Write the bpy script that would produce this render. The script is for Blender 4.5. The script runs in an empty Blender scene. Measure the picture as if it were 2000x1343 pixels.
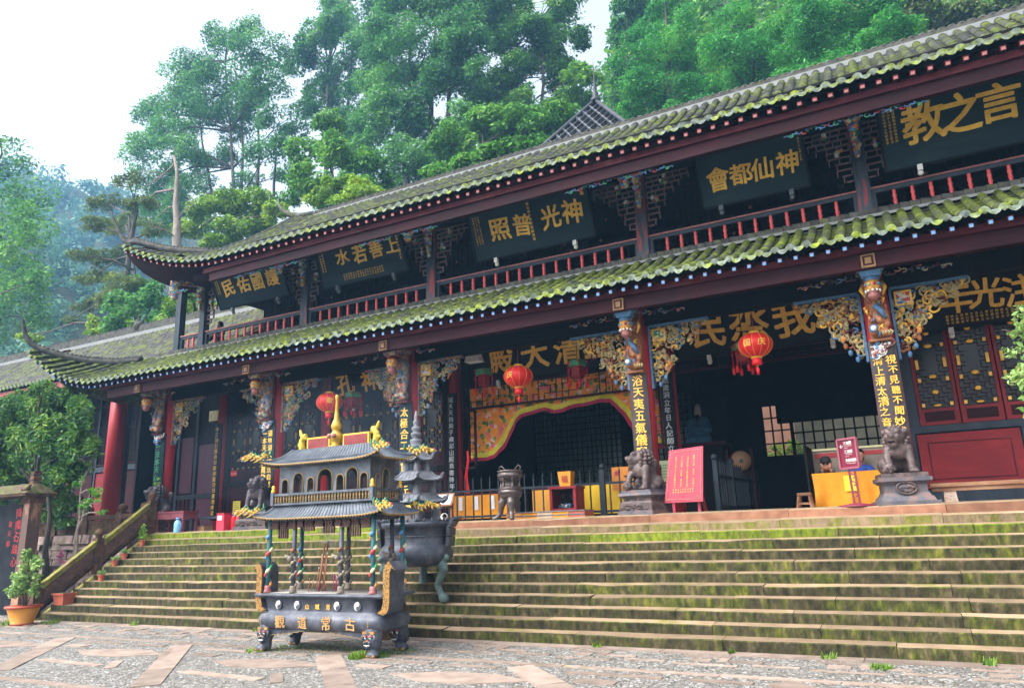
import bpy, bmesh, math, random
import numpy as np
from mathutils import Vector, Matrix, Euler, Quaternion
R = math.radians
rnd = random.Random(7)
S = bpy.context.scene
COL = S.collection

# ------------------------------------------------------------------ camera, sky, sun, exposure
F_PX, YAW, PITCH, ROLL, HCAM = 1438.0, -27.63, 13.87, -1.955, 1.73   # in pixels of a 2000 px wide frame / degrees / metres
cam_d = bpy.data.cameras.new('camera'); cam = bpy.data.objects.new('camera', cam_d); COL.objects.link(cam)
cam_d.sensor_width = 36.0; cam_d.lens = 36.0*F_PX/2000; cam_d.clip_start = .1; cam_d.clip_end = 2000
_y, _p, _r = R(YAW), R(PITCH), R(ROLL)
_fw = Vector((math.sin(_y)*math.cos(_p), math.cos(_y)*math.cos(_p), math.sin(_p)))
_rt = _fw.cross(Vector((0, 0, 1))).normalized(); _up = _rt.cross(_fw)
_r2 = _rt*math.cos(_r) + _up*math.sin(_r); _u2 = -_rt*math.sin(_r) + _up*math.cos(_r)
_M = Matrix((_r2, _u2, -_fw)).transposed().to_4x4(); _M.translation = (0, 0, HCAM)
cam.matrix_world = _M
S.camera = cam
def at(px, py, Y):
    'world point at depth Y that the photograph shows at pixel (px, py) of 2000 x 1343'
    d = _r2*((px-1000)/F_PX) + _u2*((671.5-py)/F_PX) + _fw
    return Vector((0, 0, HCAM)) + d*(Y/d.y)

SUN_EL, SUN_AZ = 52, 215      # degrees; azimuth clockwise from +Y, so the light comes from behind the camera, from its left
w = bpy.data.worlds.new('World'); S.world = w; w.use_nodes = True
nt = w.node_tree; bg = nt.nodes['Background']
sky = nt.nodes.new('ShaderNodeTexSky'); sky.sky_type = 'NISHITA'; sky.sun_disc = False
sky.sun_elevation = R(SUN_EL); sky.sun_rotation = R(SUN_AZ); sky.air_density = 1.0; sky.dust_density = 6.0; sky.ozone_density = 1.0
hs = nt.nodes.new('ShaderNodeHueSaturation'); hs.inputs['Saturation'].default_value = .18; hs.inputs['Value'].default_value = 1.0
nt.links.new(sky.outputs[0], hs.inputs['Color']); nt.links.new(hs.outputs[0], bg.inputs['Color'])
bg.inputs['Strength'].default_value = .15
sun_d = bpy.data.lights.new('sun', 'SUN'); sun_d.energy = .8; sun_d.angle = R(60); sun_d.color = (1, .95, .87)
sun = bpy.data.objects.new('sun', sun_d); COL.objects.link(sun)
_sd = Vector((math.sin(R(SUN_AZ))*math.cos(R(SUN_EL)), math.cos(R(SUN_AZ))*math.cos(R(SUN_EL)), math.sin(R(SUN_EL))))
sun.rotation_euler = _sd.to_track_quat('Z', 'Y').to_euler()
S.view_settings.view_transform = 'Standard'; S.view_settings.look = 'None'; S.view_settings.gamma = 1
S.view_settings.exposure = 1.68
S.render.engine = 'CYCLES'
S.cycles.max_bounces = 7; S.cycles.diffuse_bounces = 3; S.cycles.glossy_bounces = 3; S.cycles.transmission_bounces = 4
S.cycles.volume_bounces = 1; S.cycles.transparent_max_bounces = 8
S.cycles.use_denoising = True
S.cycles.volume_step_rate = 4

# ------------------------------------------------------------------ materials
MATS = {}
def _new(name):
    m = bpy.data.materials.new(name); m.use_nodes = True
    return m, m.node_tree, m.node_tree.nodes['Principled BSDF']
def _ramp(nt, stops, interp='LINEAR'):
    r = nt.nodes.new('ShaderNodeValToRGB'); e = r.color_ramp.elements; r.color_ramp.interpolation = interp
    while len(e) < len(stops): e.new(.5)
    for k, (p, c) in enumerate(stops): e[k].position = p; e[k].color = (*c, 1)
    return r
def _coords(nt, scale=(1, 1, 1)):
    t = nt.nodes.new('ShaderNodeTexCoord'); mp = nt.nodes.new('ShaderNodeMapping'); mp.inputs['Scale'].default_value = scale
    nt.links.new(t.outputs['Object'], mp.inputs[0]); return mp.outputs[0]
def _bump(nt, b, src, strength, dist):
    n = nt.nodes.new('ShaderNodeBump'); n.inputs['Strength'].default_value = strength; n.inputs['Distance'].default_value = dist
    nt.links.new(src, n.inputs['Height']); nt.links.new(n.outputs[0], b.inputs['Normal'])
def mat(name, stops, scale=3.0, rough=.6, bump=.15, bdist=.01, stretch=(1, 1, 1), metal=0.0, detail=6, spec=.4, island=0.0):
    'noise between colours, fine bump'
    if name in MATS: return MATS[name]
    m, nt, b = _new(name)
    if not isinstance(stops, list): stops = [(.3, tuple(c*.75 for c in stops)), (.7, stops)]
    co = _coords(nt, stretch)
    n = nt.nodes.new('ShaderNodeTexNoise'); n.inputs['Scale'].default_value = scale; n.inputs['Detail'].default_value = detail; n.inputs['Roughness'].default_value = .65
    nt.links.new(co, n.inputs['Vector'])
    r = _ramp(nt, stops); nt.links.new(n.outputs['Fac'], r.inputs[0]); out = r.outputs[0]
    if island:
        g = nt.nodes.new('ShaderNodeNewGeometry'); h = nt.nodes.new('ShaderNodeHueSaturation')
        mr = nt.nodes.new('ShaderNodeMapRange'); mr.inputs['To Min'].default_value = 1-island; mr.inputs['To Max'].default_value = 1+island
        nt.links.new(g.outputs['Random Per Island'], mr.inputs[0]); nt.links.new(mr.outputs[0], h.inputs['Value']); nt.links.new(out, h.inputs['Color']); out = h.outputs[0]
    nt.links.new(out, b.inputs['Base Color'])
    b.inputs['Roughness'].default_value = rough; b.inputs['Metallic'].default_value = metal; b.inputs['Specular IOR Level'].default_value = spec
    if bump:
        n2 = nt.nodes.new('ShaderNodeTexNoise'); n2.inputs['Scale'].default_value = scale*6; n2.inputs['Detail'].default_value = 4
        nt.links.new(co, n2.inputs['Vector']); _bump(nt, b, n2.outputs['Fac'], bump, bdist)
    MATS[name] = m; return m
def mat_cells(name, palette, scale, rough=.5, bump=.5, bdist=.02, gap=None, spec=.4):
    'voronoi cells, each a colour of the palette: painted carving, embroidery, pebbles'
    if name in MATS: return MATS[name]
    m, nt, b = _new(name); co = _coords(nt)
    v = nt.nodes.new('ShaderNodeTexVoronoi'); v.inputs['Scale'].default_value = scale; nt.links.new(co, v.inputs['Vector'])
    sp = nt.nodes.new('ShaderNodeSeparateColor'); nt.links.new(v.outputs['Color'], sp.inputs[0])
    r = _ramp(nt, [(k/len(palette), c) for k, c in enumerate(palette)], 'CONSTANT'); nt.links.new(sp.outputs[0], r.inputs[0])
    out = r.outputs[0]
    if gap:
        v2 = nt.nodes.new('ShaderNodeTexVoronoi'); v2.feature = 'DISTANCE_TO_EDGE'; v2.inputs['Scale'].default_value = scale; nt.links.new(co, v2.inputs['Vector'])
        r2 = _ramp(nt, [(gap[0], (0, 0, 0)), (gap[0]*2.2, (1, 1, 1))]); nt.links.new(v2.outputs[0], r2.inputs[0])
        mx = nt.nodes.new('ShaderNodeMix'); mx.data_type = 'RGBA'; nt.links.new(r2.outputs[0], mx.inputs[0]); mx.inputs[6].default_value = (*gap[1], 1)
        nt.links.new(out, mx.inputs[7]); out = mx.outputs[2]
        _bump(nt, b, r2.outputs[0], bump, bdist)
    elif bump: _bump(nt, b, v.outputs['Distance'], bump, bdist)
    nt.links.new(out, b.inputs['Base Color']); b.inputs['Roughness'].default_value = rough; b.inputs['Specular IOR Level'].default_value = spec
    MATS[name] = m; return m
def mat_leaf(name, c0, c1, c2, scale=.25, trans=.35):
    if name in MATS: return MATS[name]
    m, nt, b = _new(name)
    g = nt.nodes.new('ShaderNodeNewGeometry'); n = nt.nodes.new('ShaderNodeTexNoise'); n.inputs['Scale'].default_value = scale; n.inputs['Detail'].default_value = 3
    nt.links.new(_coords(nt), n.inputs['Vector'])
    ad = nt.nodes.new('ShaderNodeMath'); ad.operation = 'MULTIPLY_ADD'; ad.inputs[1].default_value = .45; nt.links.new(g.outputs['Random Per Island'], ad.inputs[0])
    sc = nt.nodes.new('ShaderNodeMath'); sc.operation = 'MULTIPLY_ADD'; sc.inputs[1].default_value = 1.3; sc.inputs[2].default_value = -.38
    nt.links.new(n.outputs['Fac'], sc.inputs[0]); nt.links.new(sc.outputs[0], ad.inputs[2])
    r = _ramp(nt, [(.15, c0), (.5, c1), (.9, c2)]); nt.links.new(ad.outputs[0], r.inputs[0])
    nt.links.new(r.outputs[0], b.inputs['Base Color']); b.inputs['Roughness'].default_value = .55; b.inputs['Specular IOR Level'].default_value = .3
    t = nt.nodes.new('ShaderNodeBsdfTranslucent'); nt.links.new(r.outputs[0], t.inputs['Color'])
    mx = nt.nodes.new('ShaderNodeMixShader'); mx.inputs[0].default_value = trans
    nt.links.new(b.outputs[0], mx.inputs[1]); nt.links.new(t.outputs[0], mx.inputs[2]); nt.links.new(mx.outputs[0], nt.nodes['Material Output'].inputs['Surface'])
    MATS[name] = m; return m
def mat_moss(name, base, moss, y0=None, y1=None, axis=1, amount=.5, scale=4, rough=.85, bump=.4, bdist=.02, stretch=(1, 1, 1)):
    'weathered base colour with moss patches; the moss grows thicker along an axis from y1 to y0 (object space)'
    if name in MATS: return MATS[name]
    m, nt, b = _new(name); co = _coords(nt, stretch)
    n = nt.nodes.new('ShaderNodeTexNoise'); n.inputs['Scale'].default_value = scale; n.inputs['Detail'].default_value = 7; n.inputs['Roughness'].default_value = .7; nt.links.new(co, n.inputs[0])
    g = nt.nodes.new('ShaderNodeNewGeometry'); isl = nt.nodes.new('ShaderNodeMath'); isl.operation = 'MULTIPLY_ADD'; isl.inputs[1].default_value = .12; isl.inputs[2].default_value = -.06
    nt.links.new(g.outputs['Random Per Island'], isl.inputs[0])
    ad = nt.nodes.new('ShaderNodeMath'); ad.operation = 'ADD'; nt.links.new(n.outputs['Fac'], ad.inputs[0]); nt.links.new(isl.outputs[0], ad.inputs[1])
    src = ad.outputs[0]
    if y0 is not None:
        tc = nt.nodes.new('ShaderNodeTexCoord'); sx = nt.nodes.new('ShaderNodeSeparateXYZ'); nt.links.new(tc.outputs['Object'], sx.inputs[0])
        mr = nt.nodes.new('ShaderNodeMapRange'); mr.inputs['From Min'].default_value = y0; mr.inputs['From Max'].default_value = y1; mr.inputs['To Min'].default_value = .28; mr.inputs['To Max'].default_value = -.12
        nt.links.new(sx.outputs[axis], mr.inputs[0])
        a2 = nt.nodes.new('ShaderNodeMath'); a2.operation = 'ADD'; nt.links.new(src, a2.inputs[0]); nt.links.new(mr.outputs[0], a2.inputs[1]); src = a2.outputs[0]
    msk = _ramp(nt, [(1-amount-.06, (0, 0, 0)), (1-amount+.1, (1, 1, 1))]); nt.links.new(src, msk.inputs[0])
    n3 = nt.nodes.new('ShaderNodeTexNoise'); n3.inputs['Scale'].default_value = scale*2.3; n3.inputs['Detail'].default_value = 5; nt.links.new(co, n3.inputs[0])
    rb = _ramp(nt, base); rm = _ramp(nt, moss); nt.links.new(n3.outputs['Fac'], rb.inputs[0]); nt.links.new(n3.outputs['Fac'], rm.inputs[0])
    mx = nt.nodes.new('ShaderNodeMix'); mx.data_type = 'RGBA'; nt.links.new(msk.outputs[0], mx.inputs[0]); nt.links.new(rb.outputs[0], mx.inputs[6]); nt.links.new(rm.outputs[0], mx.inputs[7])
    hv = nt.nodes.new('ShaderNodeHueSaturation'); mr2 = nt.nodes.new('ShaderNodeMapRange'); mr2.inputs['To Min'].default_value = .72; mr2.inputs['To Max'].default_value = 1.25
    nt.links.new(g.outputs['Random Per Island'], mr2.inputs[0]); nt.links.new(mr2.outputs[0], hv.inputs['Value']); nt.links.new(mx.outputs[2], hv.inputs['Color'])
    nt.links.new(hv.outputs[0], b.inputs['Base Color']); b.inputs['Roughness'].default_value = rough; b.inputs['Specular IOR Level'].default_value = .25
    n4 = nt.nodes.new('ShaderNodeTexNoise'); n4.inputs['Scale'].default_value = scale*7; n4.inputs['Detail'].default_value = 4; nt.links.new(co, n4.inputs[0]); _bump(nt, b, n4.outputs['Fac'], bump, bdist)
    MATS[name] = m; return m
def mat_volume(name, color, density, aniso=.2):
    m = bpy.data.materials.new(name); m.use_nodes = True; nt = m.node_tree; nt.nodes.clear()
    o = nt.nodes.new('ShaderNodeOutputMaterial'); v = nt.nodes.new('ShaderNodeVolumePrincipled')
    v.inputs['Color'].default_value = (*color, 1); v.inputs['Density'].default_value = density; v.inputs['Anisotropy'].default_value = aniso
    nt.links.new(v.outputs[0], o.inputs['Volume']); return m

# paints, metals, stones
red_paint = mat('red_lacquer', [(.3, (.20, .012, .016)), (.7, (.36, .03, .035))], 2.5, .42, .08)
red_col = mat('red_column_lacquer', [(.3, (.30, .014, .022)), (.7, (.44, .03, .04))], 2, .42, .06, stretch=(1, 1, .4), spec=.3)
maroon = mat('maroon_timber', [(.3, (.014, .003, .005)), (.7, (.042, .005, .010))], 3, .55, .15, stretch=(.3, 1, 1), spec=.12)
maroon_lt = mat('worn_maroon_timber', [(.3, (.045, .007, .011)), (.55, (.085, .012, .017)), (.75, (.15, .05, .048))], 4, .6, .2, stretch=(.3, 1, 1), spec=.15)
lattice_wood = mat('lattice_wood', [(.3, (.14, .08, .09)), (.7, (.32, .20, .20))], 6, .6, .1)
blue_grey = mat('blue_grey_paint', [(.3, (.016, .024, .036)), (.65, (.034, .048, .066)), (.8, (.07, .09, .11))], 5, .5, .2, stretch=(1, 1, .25), spec=.2)
post_paint = mat('worn_post_paint', [(.38, (.025, .036, .05)), (.52, (.05, .065, .085)), (.56, (.24, .035, .04)), (.7, (.30, .07, .065))], 2.6, .55, .2, stretch=(2, 2, .35), spec=.2)
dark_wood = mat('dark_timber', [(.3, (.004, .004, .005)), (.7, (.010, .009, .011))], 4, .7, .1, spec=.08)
dark_lattice = mat('dark_red_lattice', [(.3, (.016, .006, .008)), (.7, (.04, .012, .016))], 5, .6, .1, spec=.1)
black_lacquer = mat('black_lacquer', [(.3, (.003, .004, .006)), (.7, (.008, .010, .013))], 2, .5, .05, spec=.12)
plaque_paint = mat('plaque_lacquer', [(.3, (.006, .017, .023)), (.6, (.010, .027, .036)), (.8, (.026, .044, .052))], 1.6, .45, .06, stretch=(.4, 1, 1.4), spec=.14)
gold = mat('gold_leaf', [(.3, (.66, .34, .03)), (.7, (.96, .60, .09))], 5, .45, .1)
silver_ink = mat('pale_lettering', (.42, .46, .48), 6, .5, 0)
white_paint = mat('white_paint', (.78, .78, .76), 5, .5, .05)
paper = mat('pale_paper', (.62, .66, .70), 2, .7, .05)
pink_paint = mat('faded_pink_paint', [(.3, (.24, .07, .07)), (.7, (.42, .17, .16))], 9, .6, .1)
blue_paint = mat('sky_blue_paint', [(.3, (.05, .17, .40)), (.7, (.14, .34, .58))], 12, .5, .1)
cream_paint = mat('cream_paint', [(.3, (.42, .40, .20)), (.7, (.66, .64, .40))], 9, .5, .1)
orange_paint = mat('orange_paint', [(.3, (.50, .16, .03)), (.7, (.75, .32, .07))], 8, .5, .1)
green_paint = mat('green_paint', [(.3, (.02, .18, .07)), (.7, (.05, .34, .14))], 8, .5, .1)
PALETTE = [(.03, .10, .42), (.62, .62, .58), (.45, .04, .04), (.60, .34, .05), (.10, .30, .55), (.05, .22, .10), (.55, .20, .06), (.55, .52, .30)]
painted = mat_cells('painted_carving', PALETTE, 17, .5, .6, .02)
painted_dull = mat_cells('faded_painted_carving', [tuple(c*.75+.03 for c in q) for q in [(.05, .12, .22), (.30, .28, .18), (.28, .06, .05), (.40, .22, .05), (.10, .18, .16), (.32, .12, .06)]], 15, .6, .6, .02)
bronze = mat('dark_bronze', [(.25, (.03, .036, .05)), (.5, (.065, .074, .098)), (.68, (.13, .135, .16)), (.8, (.20, .17, .15))], 4, .48, .45, metal=.25)
iron_grey = mat('grey_iron', [(.25, (.045, .055, .07)), (.55, (.10, .12, .15)), (.8, (.22, .23, .24))], 5, .55, .4, metal=.2)
grey_stone = mat('grey_carved_stone', [(.3, (.06, .068, .085)), (.7, (.19, .20, .23))], 8, .75, .4)
lion_stone = mat('brown_lion_stone', [(.25, (.03, .022, .024)), (.5, (.085, .062, .062)), (.75, (.19, .125, .11))], 9, .5, .4, .015)
lion_dark = mat('dark_lion_stone', [(.25, (.025, .022, .028)), (.6, (.07, .055, .066)), (.8, (.12, .09, .10))], 9, .45, .4, .015)
ped_stone = mat('pedestal_stone', [(.3, (.045, .048, .062)), (.5, (.10, .095, .11)), (.7, (.21, .11, .08))], 4, .7, .35)
brown_stone = mat_moss('brown_railing_stone', [(.3, (.035, .018, .012)), (.6, (.10, .05, .032)), (.8, (.17, .10, .07))], [(.4, (.05, .055, .012)), (.7, (.13, .12, .025))], amount=.42, scale=3)
moss_stone = mat_moss('moss_topped_stone', [(.4, (.13, .095, .05)), (.7, (.22, .165, .08))], [(.4, (.13, .13, .02)), (.7, (.24, .22, .04))], amount=.55, scale=4)
wall_stone = mat_moss('rough_wall_stone', [(.3, (.16, .11, .10)), (.7, (.36, .27, .25))], [(.4, (.05, .09, .01)), (.7, (.14, .2, .03))], amount=.4, scale=2)
old_wood = mat('weathered_bench_wood', [(.3, (.07, .03, .015)), (.55, (.22, .10, .05)), (.8, (.38, .24, .14))], 5, .7, .3, stretch=(.25, 1, 1))
bark = mat('bark', [(.3, (.035, .028, .022)), (.7, (.12, .10, .08))], 6, .9, .5, .03, stretch=(1, 1, .3))
bark_pale = mat('pale_bark', [(.3, (.16, .13, .11)), (.7, (.34, .28, .24))], 6, .9, .5, .03, stretch=(1, 1, .3))
yellow_cloth = mat('yellow_cloth', [(.3, (.42, .15, .004)), (.55, (.56, .22, .006)), (.75, (.62, .27, .01))], 2.2, .8, .15)
silk_red = mat('red_silk', [(.3, (.50, .006, .012)), (.7, (.72, .015, .02))], 4, .5, .05)  # plain bright red, shared by lanterns, ribbon and extinguishers
terracotta = mat('terracotta', [(.3, (.32, .07, .035)), (.7, (.48, .13, .07))], 6, .7, .15)
soil = mat('soil', (.05, .03, .02), 20, .95, .5)
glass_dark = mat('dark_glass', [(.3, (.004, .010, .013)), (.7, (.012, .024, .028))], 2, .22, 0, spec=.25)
tile_ramp = [(.25, (.020, .022, .022)), (.55, (.048, .050, .048)), (.8, (.105, .10, .092))]
moss_ramp = [(.3, (.022, .034, .005)), (.55, (.062, .085, .010)), (.8, (.15, .18, .022))]
tile_low = mat_moss('lower_roof_tile', tile_ramp, moss_ramp, 13.05, 13.7, 1, .30, 2.6)
tile_up = mat_moss('upper_roof_tile', tile_ramp, moss_ramp, 13.3, 13.9, 1, .22, 2.4)
tile_wing = mat_moss('wing_roof_tile', [(.25, (.035, .034, .037)), (.55, (.08, .074, .08)), (.8, (.16, .145, .145))], [(.3, (.05, .065, .014)), (.8, (.16, .185, .05))], amount=.50, scale=2.2)
tile_end = mat_moss('mossy_eave_tile', [(.3, (.07, .09, .085)), (.7, (.20, .24, .21))], [(.3, (.05, .075, .008)), (.55, (.14, .18, .015)), (.8, (.30, .34, .04))], amount=.50, scale=6)

# ------------------------------------------------------------------ mesh building
class MB:
    def __init__(s): s.v = []; s.f = []; s.mi = []; s.sm = []; s.mats = []; s.T = None
    def slot(s, m):
        if m not in s.mats: s.mats.append(m)
        return s.mats.index(m)
    def add(s, vs, fs, m, smooth=False):
        o = len(s.v); k = s.slot(m); T = s.T
        if T is None: s.v.extend(tuple(p) for p in vs)
        else: s.v.extend(tuple(T @ Vector(p)) for p in vs)
        for f in fs: s.f.append(tuple(i+o for i in f)); s.mi.append(k); s.sm.append(smooth)
        return s
    def box(s, x0, x1, y0, y1, z0, z1, m):
        return s.add([(x0, y0, z0), (x1, y0, z0), (x1, y1, z0), (x0, y1, z0), (x0, y0, z1), (x1, y0, z1), (x1, y1, z1), (x0, y1, z1)],
                     [(0, 3, 2, 1), (4, 5, 6, 7), (0, 1, 5, 4), (1, 2, 6, 5), (2, 3, 7, 6), (3, 0, 4, 7)], m)
    def cbox(s, c, sx, sy, sz, m): return s.box(c[0]-sx/2, c[0]+sx/2, c[1]-sy/2, c[1]+sy/2, c[2]-sz/2, c[2]+sz/2, m)
    def frus(s, x, y, z0, z1, a0, b0, a1, b1, m):
        'box whose half sizes go from a0,b0 to a1,b1'
        return s.add([(x-a0, y-b0, z0), (x+a0, y-b0, z0), (x+a0, y+b0, z0), (x-a0, y+b0, z0), (x-a1, y-b1, z1), (x+a1, y-b1, z1), (x+a1, y+b1, z1), (x-a1, y+b1, z1)],
                     [(0, 3, 2, 1), (4, 5, 6, 7), (0, 1, 5, 4), (1, 2, 6, 5), (2, 3, 7, 6), (3, 0, 4, 7)], m)
    def bar(s, p, q, w, h, m, up=(0, 0, 1)):
        p = Vector(p); q = Vector(q); d = (q-p).normalized(); u = Vector(up)
        if abs(d.dot(u)) > .98: u = Vector((0, 1, 0))
        a = d.cross(u).normalized()*w/2; b = a.cross(d).normalized()*h/2
        return s.add([p-a-b, p+a-b, p+a+b, p-a+b, q-a-b, q+a-b, q+a+b, q-a+b], [(0, 3, 2, 1), (4, 5, 6, 7), (0, 1, 5, 4), (1, 2, 6, 5), (2, 3, 7, 6), (3, 0, 4, 7)], m)
    def tube(s, pts, rad, m, n=8, cap=True):
        pts = [Vector(p) for p in pts]; N = len(pts)
        if not hasattr(rad, '__len__'): rad = [rad]*N
        vs = []; ref = None
        for i, p in enumerate(pts):
            d = (pts[min(i+1, N-1)]-pts[max(i-1, 0)]).normalized()
            if ref is None: ref = d.orthogonal().normalized()
            a = (ref-d*ref.dot(d)); a = a.normalized() if a.length > 1e-5 else d.orthogonal().normalized(); ref = a; b = d.cross(a)
            for k in range(n):
                t = 2*math.pi*k/n; vs.append(p+(a*math.cos(t)+b*math.sin(t))*rad[i])
        fs = [(i*n+k, i*n+(k+1) % n, (i+1)*n+(k+1) % n, (i+1)*n+k) for i in range(N-1) for k in range(n)]
        if cap: fs += [tuple(reversed(range(n))), tuple(range((N-1)*n, N*n))]
        return s.add(vs, fs, m, True)
    def lathe(s, prof, c, m, n=16, sx=1, sy=1, smooth=True, rot=0):
        'profile [(radius, z)] about the vertical axis at c'
        vs = []
        for r, z in prof:
            for k in range(n):
                t = 2*math.pi*k/n+rot; vs.append((c[0]+r*sx*math.cos(t), c[1]+r*sy*math.sin(t), c[2]+z))
        N = len(prof)
        fs = [(i*n+k, i*n+(k+1) % n, (i+1)*n+(k+1) % n, (i+1)*n+k) for i in range(N-1) for k in range(n)]
        fs += [tuple(reversed(range(n))), tuple(range((N-1)*n, N*n))]
        return s.add(vs, fs, m, smooth)
    def ball(s, c, r, m, n=8, sq=(1, 1, 1)):
        return s.lathe([(r*sq[0]*math.sin(math.pi*i/(n-2)) + 1e-4, -r*sq[2]*math.cos(math.pi*i/(n-2))) for i in range(n-1)], c, m, n, 1, sq[1]/sq[0])
    def prism(s, poly, m, ext):
        'planar polygon (list of 3D points) extruded by vector ext'
        n = len(poly); e = Vector(ext); vs = [Vector(p) for p in poly]+[Vector(p)+e for p in poly]
        return s.add(vs, [tuple(reversed(range(n))), tuple(range(n, 2*n))]+[(i, (i+1) % n, n+(i+1) % n, n+i) for i in range(n)], m)
    def grid(s, fn, nu, nv, m, smooth=True, flip=False):
        vs = [fn(i/nu, j/nv) for j in range(nv+1) for i in range(nu+1)]
        q = [(j*(nu+1)+i, j*(nu+1)+i+1, (j+1)*(nu+1)+i+1, (j+1)*(nu+1)+i) for j in range(nv) for i in range(nu)]
        if flip: q = [tuple(reversed(f)) for f in q]
        return s.add(vs, q, m, smooth)
    def mesh(s, name):
        me = bpy.data.meshes.new(name); me.from_pydata(s.v, [], s.f); me.polygons.foreach_set('material_index', s.mi); me.polygons.foreach_set('use_smooth', s.sm)
        for m in s.mats: me.materials.append(m)
        me.update(); return me
    def build(s, name, parent=None, label=None):
        'link as one mesh object; vertices are given in world space'
        me = s.mesh(name)
        o = bpy.data.objects.new(name, me); COL.objects.link(o)
        put(o, parent)
        if label: o['label'] = label
        return o
W = {}
def put(o, parent):
    if parent is None: W[o.name] = Matrix.Identity(4); return
    o.parent = parent; P = W[parent.name]
    if P != Matrix.Identity(4): o.data.transform(P.inverted())
    W[o.name] = P.copy()
def tag(o, label, cat, group=None, kind=None):
    if label: o['label'] = label
    if cat: o['category'] = cat
    if group: o['group'] = group
    if kind: o['kind'] = kind
    return o
def struct(o): o['kind'] = 'structure'; return o
def thing(name, label, cat, loc=(0, 0, 0), group=None):
    o = bpy.data.objects.new(name, None); COL.objects.link(o); o.empty_display_size = .2; o.location = loc
    W[o.name] = Matrix.Translation(loc); return tag(o, label, cat, group)
def copy_tree(o, loc=None, rz=None, label=None, scale=None, parent=None):
    c = o.copy(); COL.objects.link(c); W[c.name] = W[o.name].copy()
    if parent: c.parent = parent
    for ch in list(o.children): copy_tree(ch, parent=c)
    if loc is not None: c.location = loc
    if rz is not None: c.rotation_euler.z = rz
    if scale is not None: c.scale = scale if hasattr(scale, '__len__') else (scale,)*3
    if label: c['label'] = label
    return c

# lettering: glyph outlines of Blender's built-in font, cached
GL = {}
def glyph(ch):
    if ch not in GL:
        cu = bpy.data.curves.new('glyph', 'FONT'); cu.body = ch; cu.size = 1; cu.extrude = .03; cu.offset = 0; cu.resolution_u = 2
        o = bpy.data.objects.new('glyph', cu); COL.objects.link(o)
        dg = bpy.context.evaluated_depsgraph_get(); e = o.evaluated_get(dg); me = e.to_mesh()
        vs = np.array([v.co[:] for v in me.vertices]); fs = [tuple(p.vertices) for p in me.polygons]
        if len(vs): vs[:, :2] -= (vs[:, :2].max(0)+vs[:, :2].min(0))/2
        e.to_mesh_clear(); bpy.data.objects.remove(o); bpy.data.curves.remove(cu); GL[ch] = (vs, fs)
    return GL[ch]
def letter(mb, ch, c, size, m, right=(1, 0, 0), up=(0, 0, 1), thick=.4, wob=0, sx=1):
    'one character centred on c in the plane right/up'
    vs, fs = glyph(ch)
    if not len(vs): return
    r = Vector(right).normalized(); u = Vector(up).normalized(); n = r.cross(u); c = Vector(c)
    if wob:
        a = rnd.uniform(-wob, wob); r, u = r*math.cos(a)+u*math.sin(a), u*math.cos(a)-r*math.sin(a)
        r = r*rnd.uniform(.92, 1.06)+u*rnd.uniform(-.08, .08); u = u*rnd.uniform(.94, 1.08)
    for q, (dx, dy) in enumerate(((0, 0), (.02, .012), (-.02, -.012), (.012, -.02), (-.012, .02)) if size > .3 else ((0, 0), (.014, .006), (-.014, -.006)) if size > .15 else ((0, 0), (.022, .008), (-.022, -.008)) if size > .055 else ((0, 0),)):
        mb.add([c+r*((v[0]+dx)*size*sx)+u*((v[1]+dy)*size)+n*(v[2]*size*thick+q*.0006) for v in vs], fs, m)

# one continuous surface grown over balls and tapered capsules
def blob(parts, voxel=.02, smooth=4):
    mb = MB(); mm = black_lacquer
    for p in parts:
        if len(p) == 2: mb.ball(p[0], p[1], mm, 12)
        elif len(p) == 3: mb.ball(p[0], p[1], mm, 12, p[2])
        else:
            a, ra, b, rb = p; a = Vector(a); b = Vector(b); n = 6
            mb.tube([a.lerp(b, i/n) for i in range(n+1)], [ra+(rb-ra)*i/n for i in range(n+1)], mm, 10)
            mb.ball(a, ra, mm, 10); mb.ball(b, rb, mm, 10)
    me = mb.mesh('blob'); o = bpy.data.objects.new('blob', me); COL.objects.link(o)
    r = o.modifiers.new('r', 'REMESH'); r.mode = 'VOXEL'; r.voxel_size = voxel; r.use_smooth_shade = True
    sm = o.modifiers.new('s', 'SMOOTH'); sm.iterations = smooth; sm.factor = .5
    e = o.evaluated_get(bpy.context.evaluated_depsgraph_get()); me2 = bpy.data.meshes.new_from_object(e)
    vs = [v.co.copy() for v in me2.vertices]; fs = [tuple(p.vertices) for p in me2.polygons]
    bpy.data.objects.remove(o); bpy.data.meshes.remove(me); bpy.data.meshes.remove(me2)
    return vs, fs
# ------------------------------------------------------------------ the setting: court, steps, terrace, slopes
ZP, Y0, TR, RS, NS = 1.85, 10.63, .242, .1542, 12       # terrace height, foot of the steps, tread, riser, risers
XL, XR = -18.0, 9.0                                      # ends of the steps
def ground_z(x, y):
    z = max(0, y-24)*.42 + max(0, x+6)*max(0, y-24)*.012
    if x < -26: z *= max(0, 1-(-26-x)/25)
    return z
slab_pts = [(.25, (.17, .13, .105)), (.5, (.255, .195, .16)), (.75, (.32, .255, .21))]
slab = mat_moss('paving_slab', slab_pts, [(.4, (.13, .13, .03)), (.7, (.24, .22, .05))], amount=.30, scale=1.6)
pebble = mat_cells('pebble_mosaic', [(.21, .20, .19), (.27, .26, .245), (.155, .15, .15), (.33, .315, .30), (.23, .205, .185), (.39, .38, .365)], 22, .7, .9, .02, gap=(.045, (.075, .07, .05)))
earth = mat('forest_earth', [(.3, (.02, .03, .012)), (.7, (.06, .07, .03))], .6, .95, .5, .1)
g = MB()
g.grid(lambda u, v: ((-70+150*u), (-12+45*v), ground_z(-70+150*u, -12+45*v)), 60, 30, pebble)
struct(g.build('court_ground'))
g = MB()
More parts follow.
